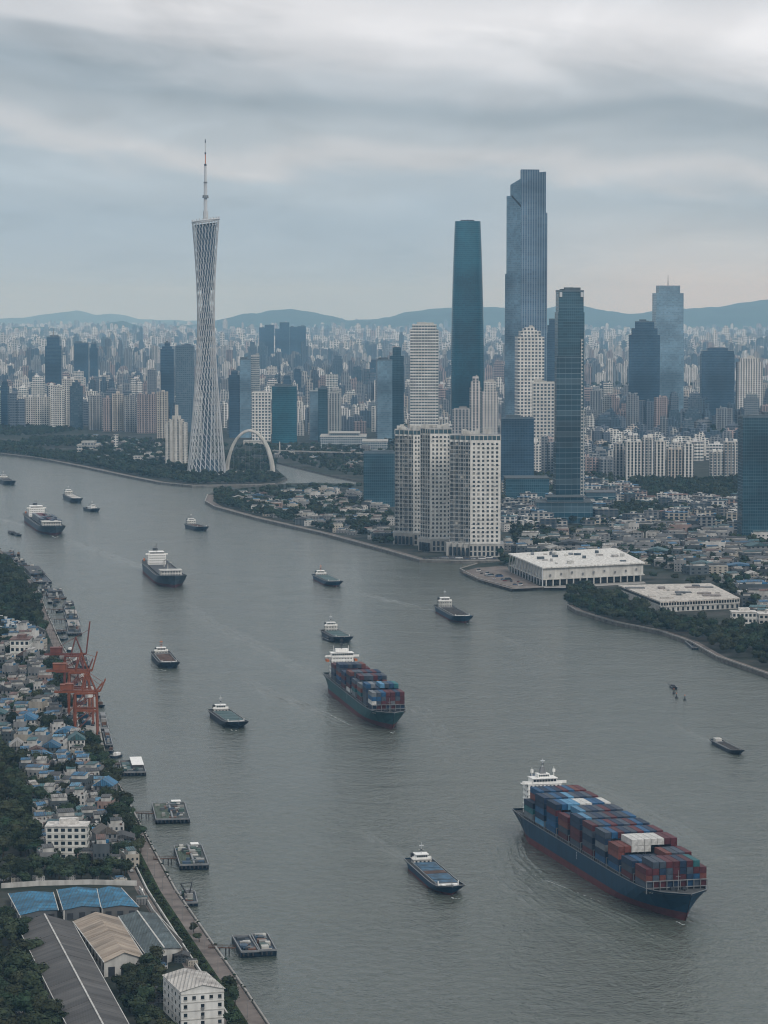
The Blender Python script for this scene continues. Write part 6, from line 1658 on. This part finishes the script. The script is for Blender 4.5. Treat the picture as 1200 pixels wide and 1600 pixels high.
def pick(pal, rr, x=None, y=None):
    wt = [p[2] for p in pal]
    if x is not None:
        n = vnoise(x, y, 320, 31); wt = [w_ * ((.25 if p[0][0] > .4 else 1.8) if n < .4 else (2.2 if p[0][0] > .5 else .6) if n > .62 else 1) for w_, p in zip(wt, pal)]
    q = rr.choices(pal, wt)[0]; f = rr.uniform(.85, 1.12); return tuple(min(.75, c * f) for c in q[0]), q[1]
cand = []
y = 511.0
while y < 748:
    s = (y - HOR) / CAM_H; px = -150 + rc.uniform(0, 10)
    while px < 1350:
        w = rc.uniform(16, 38) * (1.5 if y < 540 else 1); d = rc.uniform(14, 24)
        wp = w * s
        gx, gy = W(px + wp / 2, y + rc.uniform(-1.5, 1.5) * (1 if y > 560 else .4), 3)
        px += wp + rc.uniform(.10, .8) * wp * (1.0 if y > 560 else .7) * (.45 if px > 600 and y > 590 else 1)
        cx = px - wp
        if y > 672 and cx < 300: continue
        if y > 684 and cx < 625: continue
        if y > 738 and cx > 960: continue
        if y > 722 and 615 < cx < 790: continue
        if 975 < cx < 1155 and y > 722: continue
        n = vnoise(gx, gy, 420 + y * .4, 3)
        green = vnoise(gx, gy, 900, 8)
        if green > .86 and y > 540: continue
        if rc.random() < .10: continue
        if not free(gx, gy, max(w, d) * .5): continue
        hgt = rc.uniform(.5, 1.25) * (28 + 75 * n ** 1.4) * (1.1 if cx < 560 else 1.0)
        if rc.random() < .06: hgt *= 1.5
        if cx > 880 and y > 600: hgt = min(max(hgt, 34), rc.uniform(36, 90)) * (1.1 if y < 680 else .9)
        if y > 655 and 130 < cx < 600: hgt = min(hgt, 60)
        hgt = min(hgt, 150 if y < 600 else 115)
        cand.append((gx, gy, w, d, hgt, cx, y, wp * hgt * s))
    y += max(1.35, (y - HOR) * .026)
cand.sort(key=lambda c: -c[7])
items = []
def block_parts(mb, mb2, mb3, rr, w, d, h, typ):
    """core, ridges and roof pieces of a housing block"""
    if typ == 0:                                   # ridged slab
        mb.box(-w / 2, w / 2, -d / 2 + 2, d / 2, 0, h, top=1, bottom=False); n = max(2, int(w / 7))
        for i in range(n):
            a = -w / 2 + w * (i + .12) / n; b = -w / 2 + w * (i + .72) / n; mb2.box(a, b, -d / 2, -d / 2 + 2.1, 0, h - rr.choice((.4, .5, 3.2)), bottom=False)
    elif typ == 1:                                 # cross plan with stepped head
        h1 = h * rr.uniform(.86, .95)
        mb.box(-w * .28, w * .28, -d * .5, d * .5, 0, h, top=1, bottom=False); mb2.box(-w / 2, w / 2, -d * .3, d * .32, 0, h1, bottom=False); mb2.box(-w * .40, w * .40, -d * .42, d * .43, 0, h1 * .97, bottom=False)
    elif typ == 2:                                 # plain office box with setback
        mb.box(-w / 2, w / 2, -d / 2, d / 2, 0, h * .9, top=1, bottom=False); mb2.box(-w * .38, w * .38, -d * .38, d * .38, h * .9, h, bottom=False)
    else:                                          # twin slabs on one base
        mb.box(-w / 2, -w * .06, -d / 2, d / 2, 0, h, top=1, bottom=False); mb2.box(w * .06, w / 2, -d * .45, d * .5, 0, h * rr.uniform(.82, .97), bottom=False); mb2.box(-w * .07, w * .07, -d * .2, d * .4, 0, h * .8, bottom=False)
    for i in range(rr.choice((1, 2, 3))):
        c = rr.uniform(-.3, .3) * w; e = rr.uniform(-.2, .2) * d; a = rr.uniform(1.5, 4.2); mb3.box(c - a, c + a, e - a * .8, e + a * .8, (h if typ != 2 else h * .99) - .2, h + rr.uniform(1.8, 6) + .04 * i, bottom=False)
FMAT = ['apartment', 'apartment_strips', 'apartment_bands', 'office_grid', 'apartment']
NIND = 296
for i, (gx, gy, w, d, h, px, py, area) in enumerate(cand[:NIND]):
    color, cn = pick(PAL_CITY, rc, gx, gy); typ = rc.choices((0, 1, 2, 3), (5, 4, 2 if cn in ('white', 'beige') else 5, 2))[0]
    if cn in ('slate', 'dark glazed') and typ == 0: typ = 2
    t = thing('apartment_block', '', 'apartment block', (gx, gy + d / 2, 3), rc.uniform(-.25, .25), 'city apartment blocks')
    a, b, c = MB(), MB(), MB(); block_parts(a, b, c, rc, w, d, h, typ); fm = rc.choice(FMAT) if typ != 2 else rc.choice(('office_grid', 'apartment_bands', 'glass_navy' if cn in ('slate', 'dark glazed') else 'office_grid'))
    a.build('core', [fm, 'grey_metal'], t, tuple(x * .8 for x in color)); kindof(b.build('wings', fm, t, color), 'stuff'); kindof(c.build('rooftop_huts', 'painted', t, tuple(min(.7, x * 1.1) for x in color)), 'stuff')
    shape = ('ridged', 'cross-shaped', 'square-topped', 'twin-slab')[typ]
    items.append((t, px, py, f"{cn} {shape}"))
autolabel(items, MARKS_CITY, 'block')
def rot_into(mb, s, gx, gy, rz):
    c, n = math.cos(rz), math.sin(rz)
    for i in range(s, len(mb.v)):
        x, y, z = mb.v[i]; mb.v[i] = (gx + x * c - y * n, gy + x * n + y * c, z + 3)
near, far = MB(), MB()
for i, (gx, gy, w, d, h, px, py, area) in enumerate(cand[NIND:]):
    color, cn = pick(PAL_CITY, rc, gx, gy); typ = rc.choices((0, 1, 2, 3), (3, 4, 4, 2))[0]
    mb = near if py > 560 else far; s = len(mb.v); mb.cur = color
    if py > 560: block_parts(mb, mb, mb, rc, w, d, h, typ)
    else:
        if rc.random() < .12: mb.cur = (.66, .65, .62)
        mb.box(-w / 2, w / 2, -d / 2, d / 2, 0, h, bottom=False); mb.box(-w * .3, w * .25, -d * .3, d * .3, h - .1, h * rc.uniform(1.04, 1.15), bottom=False)
    rot_into(mb, s, gx, gy, rc.uniform(-.3, .3))
for mb in (near, far): mb.m = [0] * len(mb.m)
tag(near.build('city_blocks', 'city_attr', attr=True), 'mass of smaller city blocks filling the plain behind the nearer apartment blocks', 'city', kind='stuff')
tag(far.build('city_blocks', 'city_far', attr=True), 'hazy carpet of far city blocks reaching to the foot of the hills', 'city', kind='stuff')

# --- low houses: prototypes
def house_proto(seed):
    rr = random.Random(seed); w, d = rr.uniform(8, 14), rr.uniform(9, 16); h = rr.choice((4, 6.5, 6.5, 9.5, 12)); gable = seed == 0; parts = []
    mb = MB(); mb.box(-w / 2, w / 2, -d / 2, d / 2, 0, h, bottom=False)
    if not gable: mb.box(-w / 2, w / 2, -d / 2, -d / 2 + .25, h, h + .9); mb.box(w / 2 - .25, w / 2, -d / 2 + .25, d / 2, h, h + .9); mb.box(-w / 2, -w / 2 + .25, -d / 2 + .25, d / 2, h, h + .9)
    parts.append(('wall', mb.mesh('wall', 'painted')))
    mb = MB(); e = .7
    if gable:
        r = h + w * .22
        mb.quad((-w / 2 - e, -d / 2 - e, h - .3), (0, -d / 2 - e, r), (0, d / 2 + e, r), (-w / 2 - e, d / 2 + e, h - .3)); mb.quad((0, -d / 2 - e, r), (w / 2 + e, -d / 2 - e, h - .3), (w / 2 + e, d / 2 + e, h - .3), (0, d / 2 + e, r))
        mb.quad((-w / 2, -d / 2 - .02, h), (w / 2, -d / 2 - .02, h), (0, -d / 2 - .02, r - .2)); mb.quad((-w / 2 - e, -d / 2 - e, h - .3), (-w / 2 - e, -d / 2 - e, h - .5), (w / 2 + e, -d / 2 - e, h - .5), (w / 2 + e, -d / 2 - e, h - .3), (0, -d / 2 - e, r))
    else:
        mb.box(-w / 2 + .2, w / 2 - .2, -d / 2 + .2, d / 2 - .2, h - .1, h + .12)
        a = rr.uniform(.3, .5) * w; y0 = rr.uniform(-.48, -.2) * d; y1 = y0 + rr.uniform(.4, .75) * d; z = h + rr.uniform(2.2, 3.0)
        mb.quad((-a, y0, z), (a, y0, z + .1), (a, y1, z + .9), (-a, y1, z + .8)); mb.quad((-a, y0, z), (-a, y0, z - .2), (a, y0, z - .1), (a, y0, z + .1))
    parts.append(('roof', mb.mesh('roof', 'roof_any')))
    if not gable:
        mb = MB(); mb.box(-a + .3, a - .3, y0 + .4, y1 - .3, h, z - .1); parts.append(('rooftop_room', mb.mesh('rooftop_room', 'offwhite'))); mb = MB(); mb.tube((w * .3, d * .35, h), (w * .3, d * .35, h + 1.8), .7, .7, 8, cap=True); parts.append(('water_tank', mb.mesh('water_tank', 'grey_metal')))
        mb = MB()
        for i in range(9):
            mb.cur = rr.choice([(.6, .6, .58), (.05, .055, .06), (.03, .14, .27), (.3, .3, .29), (.10, .06, .05), (.05, .14, .13), (.7, .7, .68)]); u, v = rr.uniform(-.42, .42) * w, rr.uniform(-.42, .42) * d; q = rr.uniform(.4, 1.6); r_ = rr.uniform(.4, 1.4); mb.box(u - q, u + q, v - r_, v + r_, h + .05, h + rr.uniform(.5, 1.8), bottom=False)
        parts.append(('roof_clutter', mb.mesh('roof_clutter', 'attr_wall', attr=True)))
    mb = MB(); fl = max(1, int(h / 3.1))
    for s in range(fl):
        n = max(2, int(w / 2.8))
        for i in range(n):
            c = -w / 2 + w * (i + .5) / n; mb.box(c - .65, c + .65, -d / 2 - .04, -d / 2 + .3, s * 3.1 + 1, s * 3.1 + 2.4, bottom=False)
        n = max(2, int(d / 3))
        for i in range(n):
            c = -d / 2 + d * (i + .5) / n
            for q in (-1, 1): mb.box(q * (w / 2 - .13) - .17, q * (w / 2 - .13) + .17, c - .6, c + .6, s * 3.1 + 1, s * 3.1 + 2.4, bottom=False)
    parts.append(('windows', mb.mesh('windows', 'window_glass')))
    return w, d, h, gable, parts
PROTO = [house_proto(i) for i in range(10)]
ROOFS = [((.08, .085, .09), 'grey-roofed', 4), ((.42, .41, .39), 'pale-roofed', 2.6), ((.04, .15, .28), 'blue-roofed', 3), ((.05, .13, .15), 'teal-roofed', 2.6), ((.16, .09, .075), 'rust-roofed', 1.4), ((.035, .042, .048), 'dark-roofed', 5), ((.14, .125, .11), 'brown-roofed', 1.2)]
WALLS = [((.50, .495, .48), 'white', 3.4), ((.20, .205, .21), 'grey', 4.5), ((.40, .37, .32), 'cream', 1.5), ((.26, .19, .17), 'pinkish', .7), ((.075, .09, .10), 'dark', 3.5)]
def pickn(L, rr): q = rr.choices(L, [p[2] for p in L])[0]; f = rr.uniform(.8, 1.15); return tuple(c * f for c in q[0]), q[1]
def place_house(x, y, rz, rr, name, cat, group, sc=None, roofs=None):
    w, d, h, gable, parts = PROTO[rr.randrange(10)]; rc_, rn = pickn(roofs or ROOFS, rr); wc_, wn = pickn(WALLS, rr)
    s = sc or (rr.uniform(.85, 1.15), rr.uniform(.85, 1.15), rr.uniform(.85, 1.2))
    t = thing(name, '', cat, (x, y, 3), rz, group); t.scale = s
    for pn, me in parts:
        o = link(pn, me, t, {'wall': wc_, 'roof': rc_}.get(pn))
        if pn in ('windows', 'roof_clutter'): o['kind'] = 'stuff'
    return t, f"{rn} {wn} {'gabled' if gable else 'flat-topped'}"
MARKS_L = [(104, 1320, 'the white five-storey block'), (31, 1020, 'the older white terraced block'), (130, 1130, 'the orange cranes'), (60, 1150, 'mid left bank'), (150, 1400, 'the blue-roofed sheds'), (60, 1240, 'the wood at left'), (10, 1090, 'the left edge'), (170, 1250, 'the river road'), (110, 1200, 'the houses below the cranes')]
rh = random.Random(5); items = []
LH = [(-8, 978), (62, 990), (72, 1030), (84, 1080), (104, 1130), (128, 1180), (160, 1230), (188, 1290), (205, 1352), (150, 1362), (64, 1356), (60, 1300), (40, 1230), (22, 1185), (-8, 1150)]
ROOFS_B = [((.04, .17, .32), 'blue-roofed', 5), ((.05, .15, .17), 'teal-roofed', 4), ((.10, .26, .40), 'light-blue-roofed', 2), ((.035, .042, .048), 'dark-roofed', 3), ((.42, .41, .39), 'pale-roofed', 2), ((.08, .085, .09), 'grey-roofed', 2)]
pts = scatter(LH, 11.2, rh, .22, stepy=14); pts = [p for p in pts if free(*p, 5)]
pts.sort(key=lambda p: p[1])
for (x, y) in pts[:298]:
    if rh.random() < .07: continue
    p = pix(x, y, 3); t, adj = place_house(x, y, rh.uniform(-.3, .3) + .06, rh, 'house', 'house', 'houses of the left bank', (rh.uniform(.72, 1.0), rh.uniform(.75, 1.0), rh.uniform(.65, 1.3)), ROOFS_B if 1130 < p[1] < 1292 and rh.random() < .75 else None); items.append((t, p[0], p[1], adj))
autolabel(items, MARKS_L, 'house')
mbh = MB()
for (x, y) in pts[298:]:
    s = len(mbh.v); w, d, h = rh.uniform(7, 11), rh.uniform(8, 13), rh.uniform(4, 11); mbh.cur = pickn(WALLS, rh)[0]; mbh.box(-w / 2, w / 2, -d / 2, d / 2, 0, h, bottom=False); mbh.cur = pickn(ROOFS, rh)[0]; mbh.box(-w / 2 - .3, w / 2 + .3, -d / 2 - .3, d / 2 + .3, h, h + .5); mbh.cur = (.5, .5, .48); mbh.box(-w * .3, w * .1, -d * .2, d * .2, h + .4, h + 2.6); rot_into(mbh, s, x, y, rh.uniform(-.1, .1))
if mbh.v: tag(mbh.build('houses_beyond', 'city_attr', attr=True), 'farthest houses of the left bank quarter, below the upper wood', 'houses', kind='stuff')
items = []
for (x, y) in [q for q in scatter([(-6, 1450), (24, 1450), (100, 1640), (40, 1640)], 9, rh, .4, stepy=11) if free(*q, 2)][:16] + [q for q in scatter([(196, 1500), (252, 1490), (262, 1515), (258, 1600), (225, 1600)], 10, rh, .4) if free(*q, 2)][:12] + [W(px, py, 3) for px, py in ((6, 1375), (30, 1378), (60, 1376), (110, 1374), (150, 1374), (186, 1376), (222, 1412), (240, 1445), (262, 1478), (285, 1502), (300, 1508))]:
    s = rh.uniform(.30, .55); t, adj = place_house(x, y, rh.uniform(-.5, .5), rh, 'yard_shed', 'shed', 'small sheds around the warehouses', (s, s, s * .7)); p = pix(x, y, 3); items.append((t, p[0], p[1], adj))
autolabel(items, [(27, 1450, 'the long grey shed'), (70, 1560, 'the bottom left wood'), (224, 1500, 'the tan shed'), (264, 1540, 'the white four-storey block'), (60, 1388, 'the cream yard wall'), (180, 1388, 'the smaller blue shed'), (270, 1490, 'the dark green shed')], 'shed')
# --- low blocks on the right bank
MARKS_R = [(900, 893, 'the exhibition hall'), (1080, 935, 'the market hall'), (1163, 970, 'the waterfront block'), (889, 790, 'the dark teal tower'), (1195, 820, 'the dark edge block'), (1070, 765, 'the dark tree belt'), (742, 860, 'the riverside towers'),
           (980, 830, 'the low quarter'), (1080, 850, 'the eastern low quarter'), (592, 790, 'the green block'), (470, 790, 'the park middle'), (390, 780, 'the park tip'), (640, 850, 'the leftmost tower')]
rl = random.Random(15); items = []
RZ = [(785, 768), (980, 762), (1000, 784), (1240, 784), (1240, 915), (1175, 925), (1010, 882), (940, 872), (800, 868), (790, 860)]
pts = [p for p in scatter(RZ, 21, rl, .28, stepy=30) if free(*p, 9)]
pts += [p for p in scatter([(1165, 925), (1240, 925), (1240, 985), (1190, 985), (1160, 950)], 18, rl, .3, stepy=26) if free(*p, 9)]
pts.sort(key=lambda p: p[1]); mbr = MB()
for k, (x, y) in enumerate(pts):
    if vnoise(x, y, 90, 4) > .64 or rl.random() < .10: continue
    rz = rl.choice((0, 0, .3, -.2)) + rl.uniform(-.1, .1)
    if k < 330:
        s = rl.uniform(1.1, 1.9); t, adj = place_house(x, y, rz, rl, 'low_rise_block', 'low-rise block', 'low-rise blocks of the right bank', (s * rl.uniform(.8, 1.6), s * rl.uniform(.7, 1.1), rl.uniform(.8, 1.35))); p = pix(x, y, 3); items.append((t, p[0], p[1], adj))
    else:
        s = len(mbr.v); w, d, h = rl.uniform(12, 34), rl.uniform(10, 20), rl.uniform(5, 20); mbr.cur = pickn(WALLS, rl)[0]; mbr.box(-w / 2, w / 2, -d / 2, d / 2, 0, h, bottom=False); mbr.cur = pickn(ROOFS, rl)[0]; mbr.box(-w / 2 - .4, w / 2 + .4, -d / 2 - .4, d / 2 + .4, h, h + .7); mbr.cur = (.5, .5, .48); mbr.box(-w * .2, w * .1, -d * .2, d * .2, h + .6, h + 3); rot_into(mbr, s, x, y, rz)
tag(mbr.build('low_rise_quarter', 'city_attr', attr=True), 'far part of the low quarter between the towers and the dark tree belt', 'low-rise quarter', kind='stuff')
# park buildings: tip of the point, foot of the riverside towers, far-left park
for poly, st, pr in (([(350, 774), (560, 770), (612, 800), (615, 850), (560, 840), (480, 822), (400, 802)], 19, .62), ([(100, 682), (250, 690), (290, 712), (250, 735), (150, 722)], 38, .5), ([(430, 700), (590, 705), (600, 740), (520, 735), (430, 716)], 40, .35)):
    for (x, y) in scatter(poly, st, rl, .35, stepy=st * 1.3):
        if rl.random() > pr or not free(x, y, 9): continue
        t, adj = place_house(x, y, rl.uniform(-.3, .3), rl, 'park_building', 'low building', 'low buildings among park trees', (rl.uniform(1.0, 1.6), rl.uniform(.7, 1.0), rl.uniform(.6, 1.1))); p = pix(x, y, 3); items.append((t, p[0], p[1], adj))
autolabel(items, MARKS_R + [(180, 700, 'the far-left park'), (260, 720, 'the cream apartment tower'), (520, 720, 'the creek bank')], 'building')

# --- trees
def leaf_cloud(rr, rad, hgt, lobes, leaves, size):
    """crown of leaf-clump faces over several lobes: arrays of verts and quads"""
    V = []; Fc = []
    L = []
    for i in range(lobes):
        a = rr.uniform(0, 2 * PI); r = rad * rr.uniform(.0, .62) if i else 0
        L.append((r * math.cos(a), r * math.sin(a), hgt * rr.uniform(.42, .82) if i else hgt * .68, rad * rr.uniform(.38, .62)))
    for k in range(leaves):
        cx, cy_, cz, cr = L[k % lobes]
        u = rr.uniform(-.55, 1); a = rr.uniform(0, 2 * PI); q = math.sqrt(max(0, 1 - u * u)); f = cr * rr.uniform(.78, 1.08)
        n = Vector((q * math.cos(a), q * math.sin(a), u)); c = Vector((cx, cy_, cz)) + Vector((n.x * f, n.y * f, n.z * f * .8))
        n = (n + Vector((rr.uniform(-.6, .6), rr.uniform(-.6, .6), rr.uniform(-.3, .7)))).normalized(); t = n.orthogonal().normalized(); b = n.cross(t); w = rr.uniform(0, 6.3)
        t2 = t * math.cos(w) + b * math.sin(w); b2 = n.cross(t2); s = size * rr.uniform(.6, 1.3); i0 = len(V)
        V += [tuple(c + t2 * s), tuple(c + b2 * s * .7), tuple(c - t2 * s * .9), tuple(c - b2 * s * .7)]; Fc.append((i0, i0 + 1, i0 + 2, i0 + 3))
    # rough inner body keeps the crown from being see-through
    for (cx, cy_, cz, cr) in L:
        i0 = len(V); m = 7
        for j, (zz, s) in enumerate(((-.6, .55), (0, .84), (.55, .6))):
            for i in range(m):
                a = 2 * PI * i / m + j * .4; r = cr * s * rr.uniform(.82, 1.1); V.append((cx + r * math.cos(a), cy_ + r * math.sin(a), cz + cr * zz * .85))
        for j in range(2):
            for i in range(m): Fc.append((i0 + j * m + i, i0 + j * m + (i + 1) % m, i0 + (j + 1) * m + (i + 1) % m, i0 + (j + 1) * m + i))
        Fc.append((i0 + 14, i0 + 15, i0 + 17, i0 + 19)); Fc.append((i0 + 15, i0 + 16, i0 + 17, i0 + 17)[:3] + (i0 + 17,)) if False else None
        Fc.append((i0 + 14, i0 + 16, i0 + 18, i0 + 20))
    return np.array(V, np.float32), np.array(Fc, np.int32)
TV = []
rt = random.Random(33)
for i in range(6):
    V, Fc = leaf_cloud(rt, 5.6, 10.5, 7, 430, .55); me = bpy.data.meshes.new('crown'); me.from_pydata(V.tolist(), [], Fc.tolist()); me.materials.append(M['leaves']); me.update()
    mb = MB(); mb.tube((0, 0, 0), (.2, 0, 4.5), .42, .3, 6)
    for k in range(4):
        a = k * 1.6 + i; mb.tube((.2, 0, 3.6), (math.cos(a) * 2.6, math.sin(a) * 2.6, 7), .2, .08, 5)
    TV.append((me, mb.mesh('trunk', 'trunk'), V, Fc))
LV = [leaf_cloud(rt, 5.6, 9.5, 4, 46, 1.35) for _ in range(5)]
def merged_trees(name, label, pts, variants, mat, sc, cat='trees'):
    Vs, Fs, Cs = [], [], []; off = 0; rr = random.Random(len(pts))
    for (x, y) in pts:
        V, Fc = variants[rr.randrange(len(variants))]; a = rr.uniform(0, 6.3); s = rr.uniform(*sc); c, n = math.cos(a), math.sin(a)
        v = V @ np.array([[c, n, 0], [-n, c, 0], [0, 0, 1]], np.float32) * s; v[:, 2] *= rr.uniform(.8, 1.2); v += np.array([x, y, 3], np.float32)
        Vs.append(v); Fs.append(Fc + off); off += len(V); g = rr.uniform(.5, 1.6); Cs.append(np.tile(np.array([.026 * g * rr.uniform(.8, 1.5), .044 * g, .027 * g, 1], np.float32), (len(Fc) * 4, 1)))
    if not Vs: return
    V = np.concatenate(Vs); Fc = np.concatenate(Fs); C = np.concatenate(Cs)
    me = bpy.data.meshes.new(name); me.vertices.add(len(V)); me.vertices.foreach_set('co', V.ravel()); me.loops.add(Fc.size); me.loops.foreach_set('vertex_index', Fc.ravel().astype(np.int32))
    me.polygons.add(len(Fc)); me.polygons.foreach_set('loop_start', np.arange(0, Fc.size, 4, dtype=np.int32)); me.polygons.foreach_set('loop_total', np.full(len(Fc), 4, np.int32))
    me.update(calc_edges=True); me.validate()
    ca = me.color_attributes.new('Col', 'FLOAT_COLOR', 'CORNER')
    if len(me.loops) == len(C): ca.data.foreach_set('color', C.ravel())
    me.materials.append(M[mat]); o = link(name, me); tag(o, label, cat, kind='stuff'); return o
NT = [0]
GROVES = []
def grove(label, group, poly, step, rr, sc=(.75, 1.15), prob=1.0, color=(.029, .047, .027), stepy=None, nz=None, blk=2, mark=(0, 0, '')):
    GL = []
    P = [p for p in scatter(poly, step, rr, .38, stepy=stepy) if free(*p, blk) and rr.random() < prob and (nz is None or vnoise(*p, nz[0], nz[2]) < nz[1])]; P.sort(key=lambda p: p[1]); rest = []
    for (x, y) in P:
        if NT[0] < 300:
            NT[0] += 1; me, tr, V, Fc = TV[rr.randrange(6)]; s = rr.uniform(*sc); t = thing('tree', '', 'tree', (x, y, 3), rr.uniform(0, 6.3), group); t.scale = (s, s, s * rr.uniform(.8, 1.15)); g = rr.uniform(.5, 1.75)
            q = pix(x, y, 3); GL.append((math.hypot(q[0] - mark[0], q[1] - mark[1]), t, ('big' if s > (sc[0] + sc[1]) / 2 else 'smaller')))
            link('crown', me, t, (color[0] * g * rr.uniform(.8, 1.5), color[1] * g, color[2] * g)); link('trunk', tr, t)
        else: rest.append((x, y))
    for i, (_, t, sz) in enumerate(sorted(GL, key=lambda q: q[0])): t['label'] = f"{sz} {label}, {'closest' if i == 0 else ordi(i + 1) + ' closest'} to {mark[2]}"
    return rest
rg = random.Random(77); rest_near = []
rest_near += grove('bushy tree in the lower left wood', 'trees of the lower left wood', [(-20, 1440), (20, 1446), (60, 1520), (88, 1600), (100, 1660), (-20, 1660)], 9.0, rg, (.8, 1.2), mark=(40, 1440, 'the long grey shed'))
rest_near += grove('tree in the shed thicket', 'trees of the shed thicket', [(168, 1508), (262, 1490), (290, 1500), (262, 1520), (262, 1640), (225, 1640), (180, 1540)], 8.0, rg, (.7, 1.0), mark=(264, 1520, 'the white four-storey block'))
rest_near += grove('tree on the river verge', 'trees on the river verge', [(172, 1215), (205, 1275), (228, 1330), (262, 1392), (318, 1480), (356, 1550), (340, 1558), (300, 1490), (258, 1420), (215, 1345), (185, 1280), (165, 1225)], 9, rg, (.4, .6), .14, mark=(412, 1600, 'the bottom of the promenade'))
rest_near += grove('tree by the river road', 'trees by the four-storey block', [(352, 1540), (372, 1570), (400, 1640), (356, 1640)], 8, rg, (.6, .9), .8, mark=(340, 1520, 'the white four-storey block'))
rest_near += grove('tree above the blue-roofed sheds', 'trees above the blue sheds', [(-10, 1345), (60, 1358), (200, 1362), (212, 1378), (-10, 1384)], 8.5, rg, (.7, 1.0), .85, mark=(212, 1384, 'the river road'))
rest_near += grove('tree in the mid-left wood', 'trees left of the five-storey block', [(-15, 1165), (20, 1195), (38, 1240), (58, 1300), (60, 1345), (-15, 1345)], 9.5, rg, (.8, 1.15), mark=(72, 1340, 'the white five-storey block'))
rest_near += grove('tree in the belt behind the promenade', 'trees behind the cranes', [(76, 1030), (92, 1050), (104, 1090), (120, 1150), (160, 1180), (200, 1275), (228, 1345), (208, 1345), (160, 1235), (128, 1180), (104, 1130), (84, 1080)], 8.5, rg, (.7, 1.05), .9, mark=(135, 1149, 'the nearest crane'))
rest_near += grove('tree of the waterfront grove', 'trees of the waterfront grove', [(890, 925), (912, 922), (958, 938), (1020, 962), (1072, 972), (1078, 996), (1035, 989), (962, 974), (903, 957), (888, 948)], 9, rg, (1.5, 2.2), stepy=14, mark=(888, 948, 'the tip of the point'))
rest_near += grove('tree along the right-hand promenade', 'trees at the right edge', [(1066, 978), (1140, 985), (1240, 992), (1240, 1058), (1200, 1046), (1120, 1018), (1075, 1000)], 9.5, rg, (1.3, 1.9), .95, stepy=14, mark=(1200, 1060, 'the right edge of the picture'))
rest_near += grove('yard tree between houses', 'trees between the left bank houses', LH, 14, rg, (.45, .75), .55, blk=4, mark=(104, 1320, 'the white five-storey block'))
rest_near += grove('tree of the upper left wood', 'trees of the upper left wood', [(-15, 866), (2, 872), (34, 903), (58, 940), (68, 985), (76, 1030), (60, 985), (-15, 976)], 10, rg, (1.0, 1.5), stepy=15, mark=(68, 985, 'the older white terraced block'))
merged_trees('wood', 'rest of the woods and yard trees on the near banks', rest_near, [(v[2], v[3]) for v in TV], 'leaves_attr', (.8, 1.3))
far_pts = []
def more(poly, step, prob=1.0, nz=None, stepy=None, b=1):
    far_pts.extend(p for p in scatter(poly, step, rg, .45, stepy=stepy) if rg.random() < prob and free(*p, b) and (nz is None or vnoise(*p, nz[0], nz[2]) < nz[1]))
more([(-20, 664), (130, 674), (250, 692), (296, 700), (300, 757), (200, 741), (120, 724), (-20, 704)], 11, .9, (140, .62, 2), 20)
more([(-20, 692), (60, 705), (200, 728), (300, 742), (300, 757), (200, 742), (120, 725), (-20, 706)], 10, .95, None, 18)
more([(296, 742), (350, 740), (424, 745), (444, 750), (425, 756), (300, 758)], 10, .95, None, 16)
more([(330, 694), (600, 698), (612, 720), (566, 750), (480, 730), (430, 714), (330, 712)], 13, .8, (160, .66, 5), 24)
more([(338, 712), (434, 712), (428, 742), (338, 743)], 11, .85, (60, .62, 3), 18)
more([(336, 770), (440, 762), (560, 764), (612, 768), (616, 855), (590, 852), (500, 828), (400, 805), (340, 790)], 9.5, .85, (50, .50, 6), 15)
more([(336, 772), (360, 770), (420, 790), (430, 806), (400, 806), (340, 790)], 9, .95, None, 14)
more([(985, 752), (1160, 752), (1160, 778), (985, 780)], 9.5, .95, None, 16)
more([(783, 765), (1240, 780), (1240, 925), (1010, 885), (800, 872)], 11, .9, (75, .60, 7), 17)
more([(780, 868), (800, 884), (786, 888)], 8, .8)
more([(1010, 905), (1240, 915), (1240, 985), (1165, 948), (1120, 922)], 11, .8, None, 18)
more([(600, 690), (990, 690), (990, 762), (600, 775)], 15, .8, (150, .6, 9), 26)
merged_trees('tree_cover', 'dark tree cover of the parks and gardens across the river', far_pts, LV, 'leaves_attr', (.75, 1.35))
cf = []
yy = 520.0
for _ in range(5200):
    px = rg.uniform(-20, 1220); py = 515 + 215 * rg.random() ** 1.25; x, y = W(px, py, 3)
    if py > 665 and px < 620: continue
    if vnoise(x, y, 900, 8) > .70 or vnoise(x, y, 200, 12) > .66: cf.append((x, y))
merged_trees('tree_cover', 'dark trees between the blocks of the distant city', cf, LV, 'leaves_attr', (1.6, 3.2))
# verge hedge and shrubs
def hedge(label, pts, d0, d1, rr, n, sz=(.12, .22)):
    a, b = offset_line(pts, d0), offset_line(pts, d1); P = []
    for _ in range(n):
        i = rr.randrange(len(pts) - 1); u, v = rr.random(), rr.random(); p = [a[i][k] * (1 - u) * (1 - v) + a[i + 1][k] * u * (1 - v) + b[i][k] * (1 - u) * v + b[i + 1][k] * u * v for k in (0, 1)]; P.append(tuple(p))
    merged_trees('shrubs', label, P, LV, 'leaves_attr', sz, 'shrubs')
hedge('green hedge and shrubs on the verge beside the promenade', LBn, -10.2, -13.8, rg, 900, (.14, .26))
hedge('weeds and shrubs along the foot of the promenade parapet', LB, .2, -.8, rg, 200, (.08, .2))
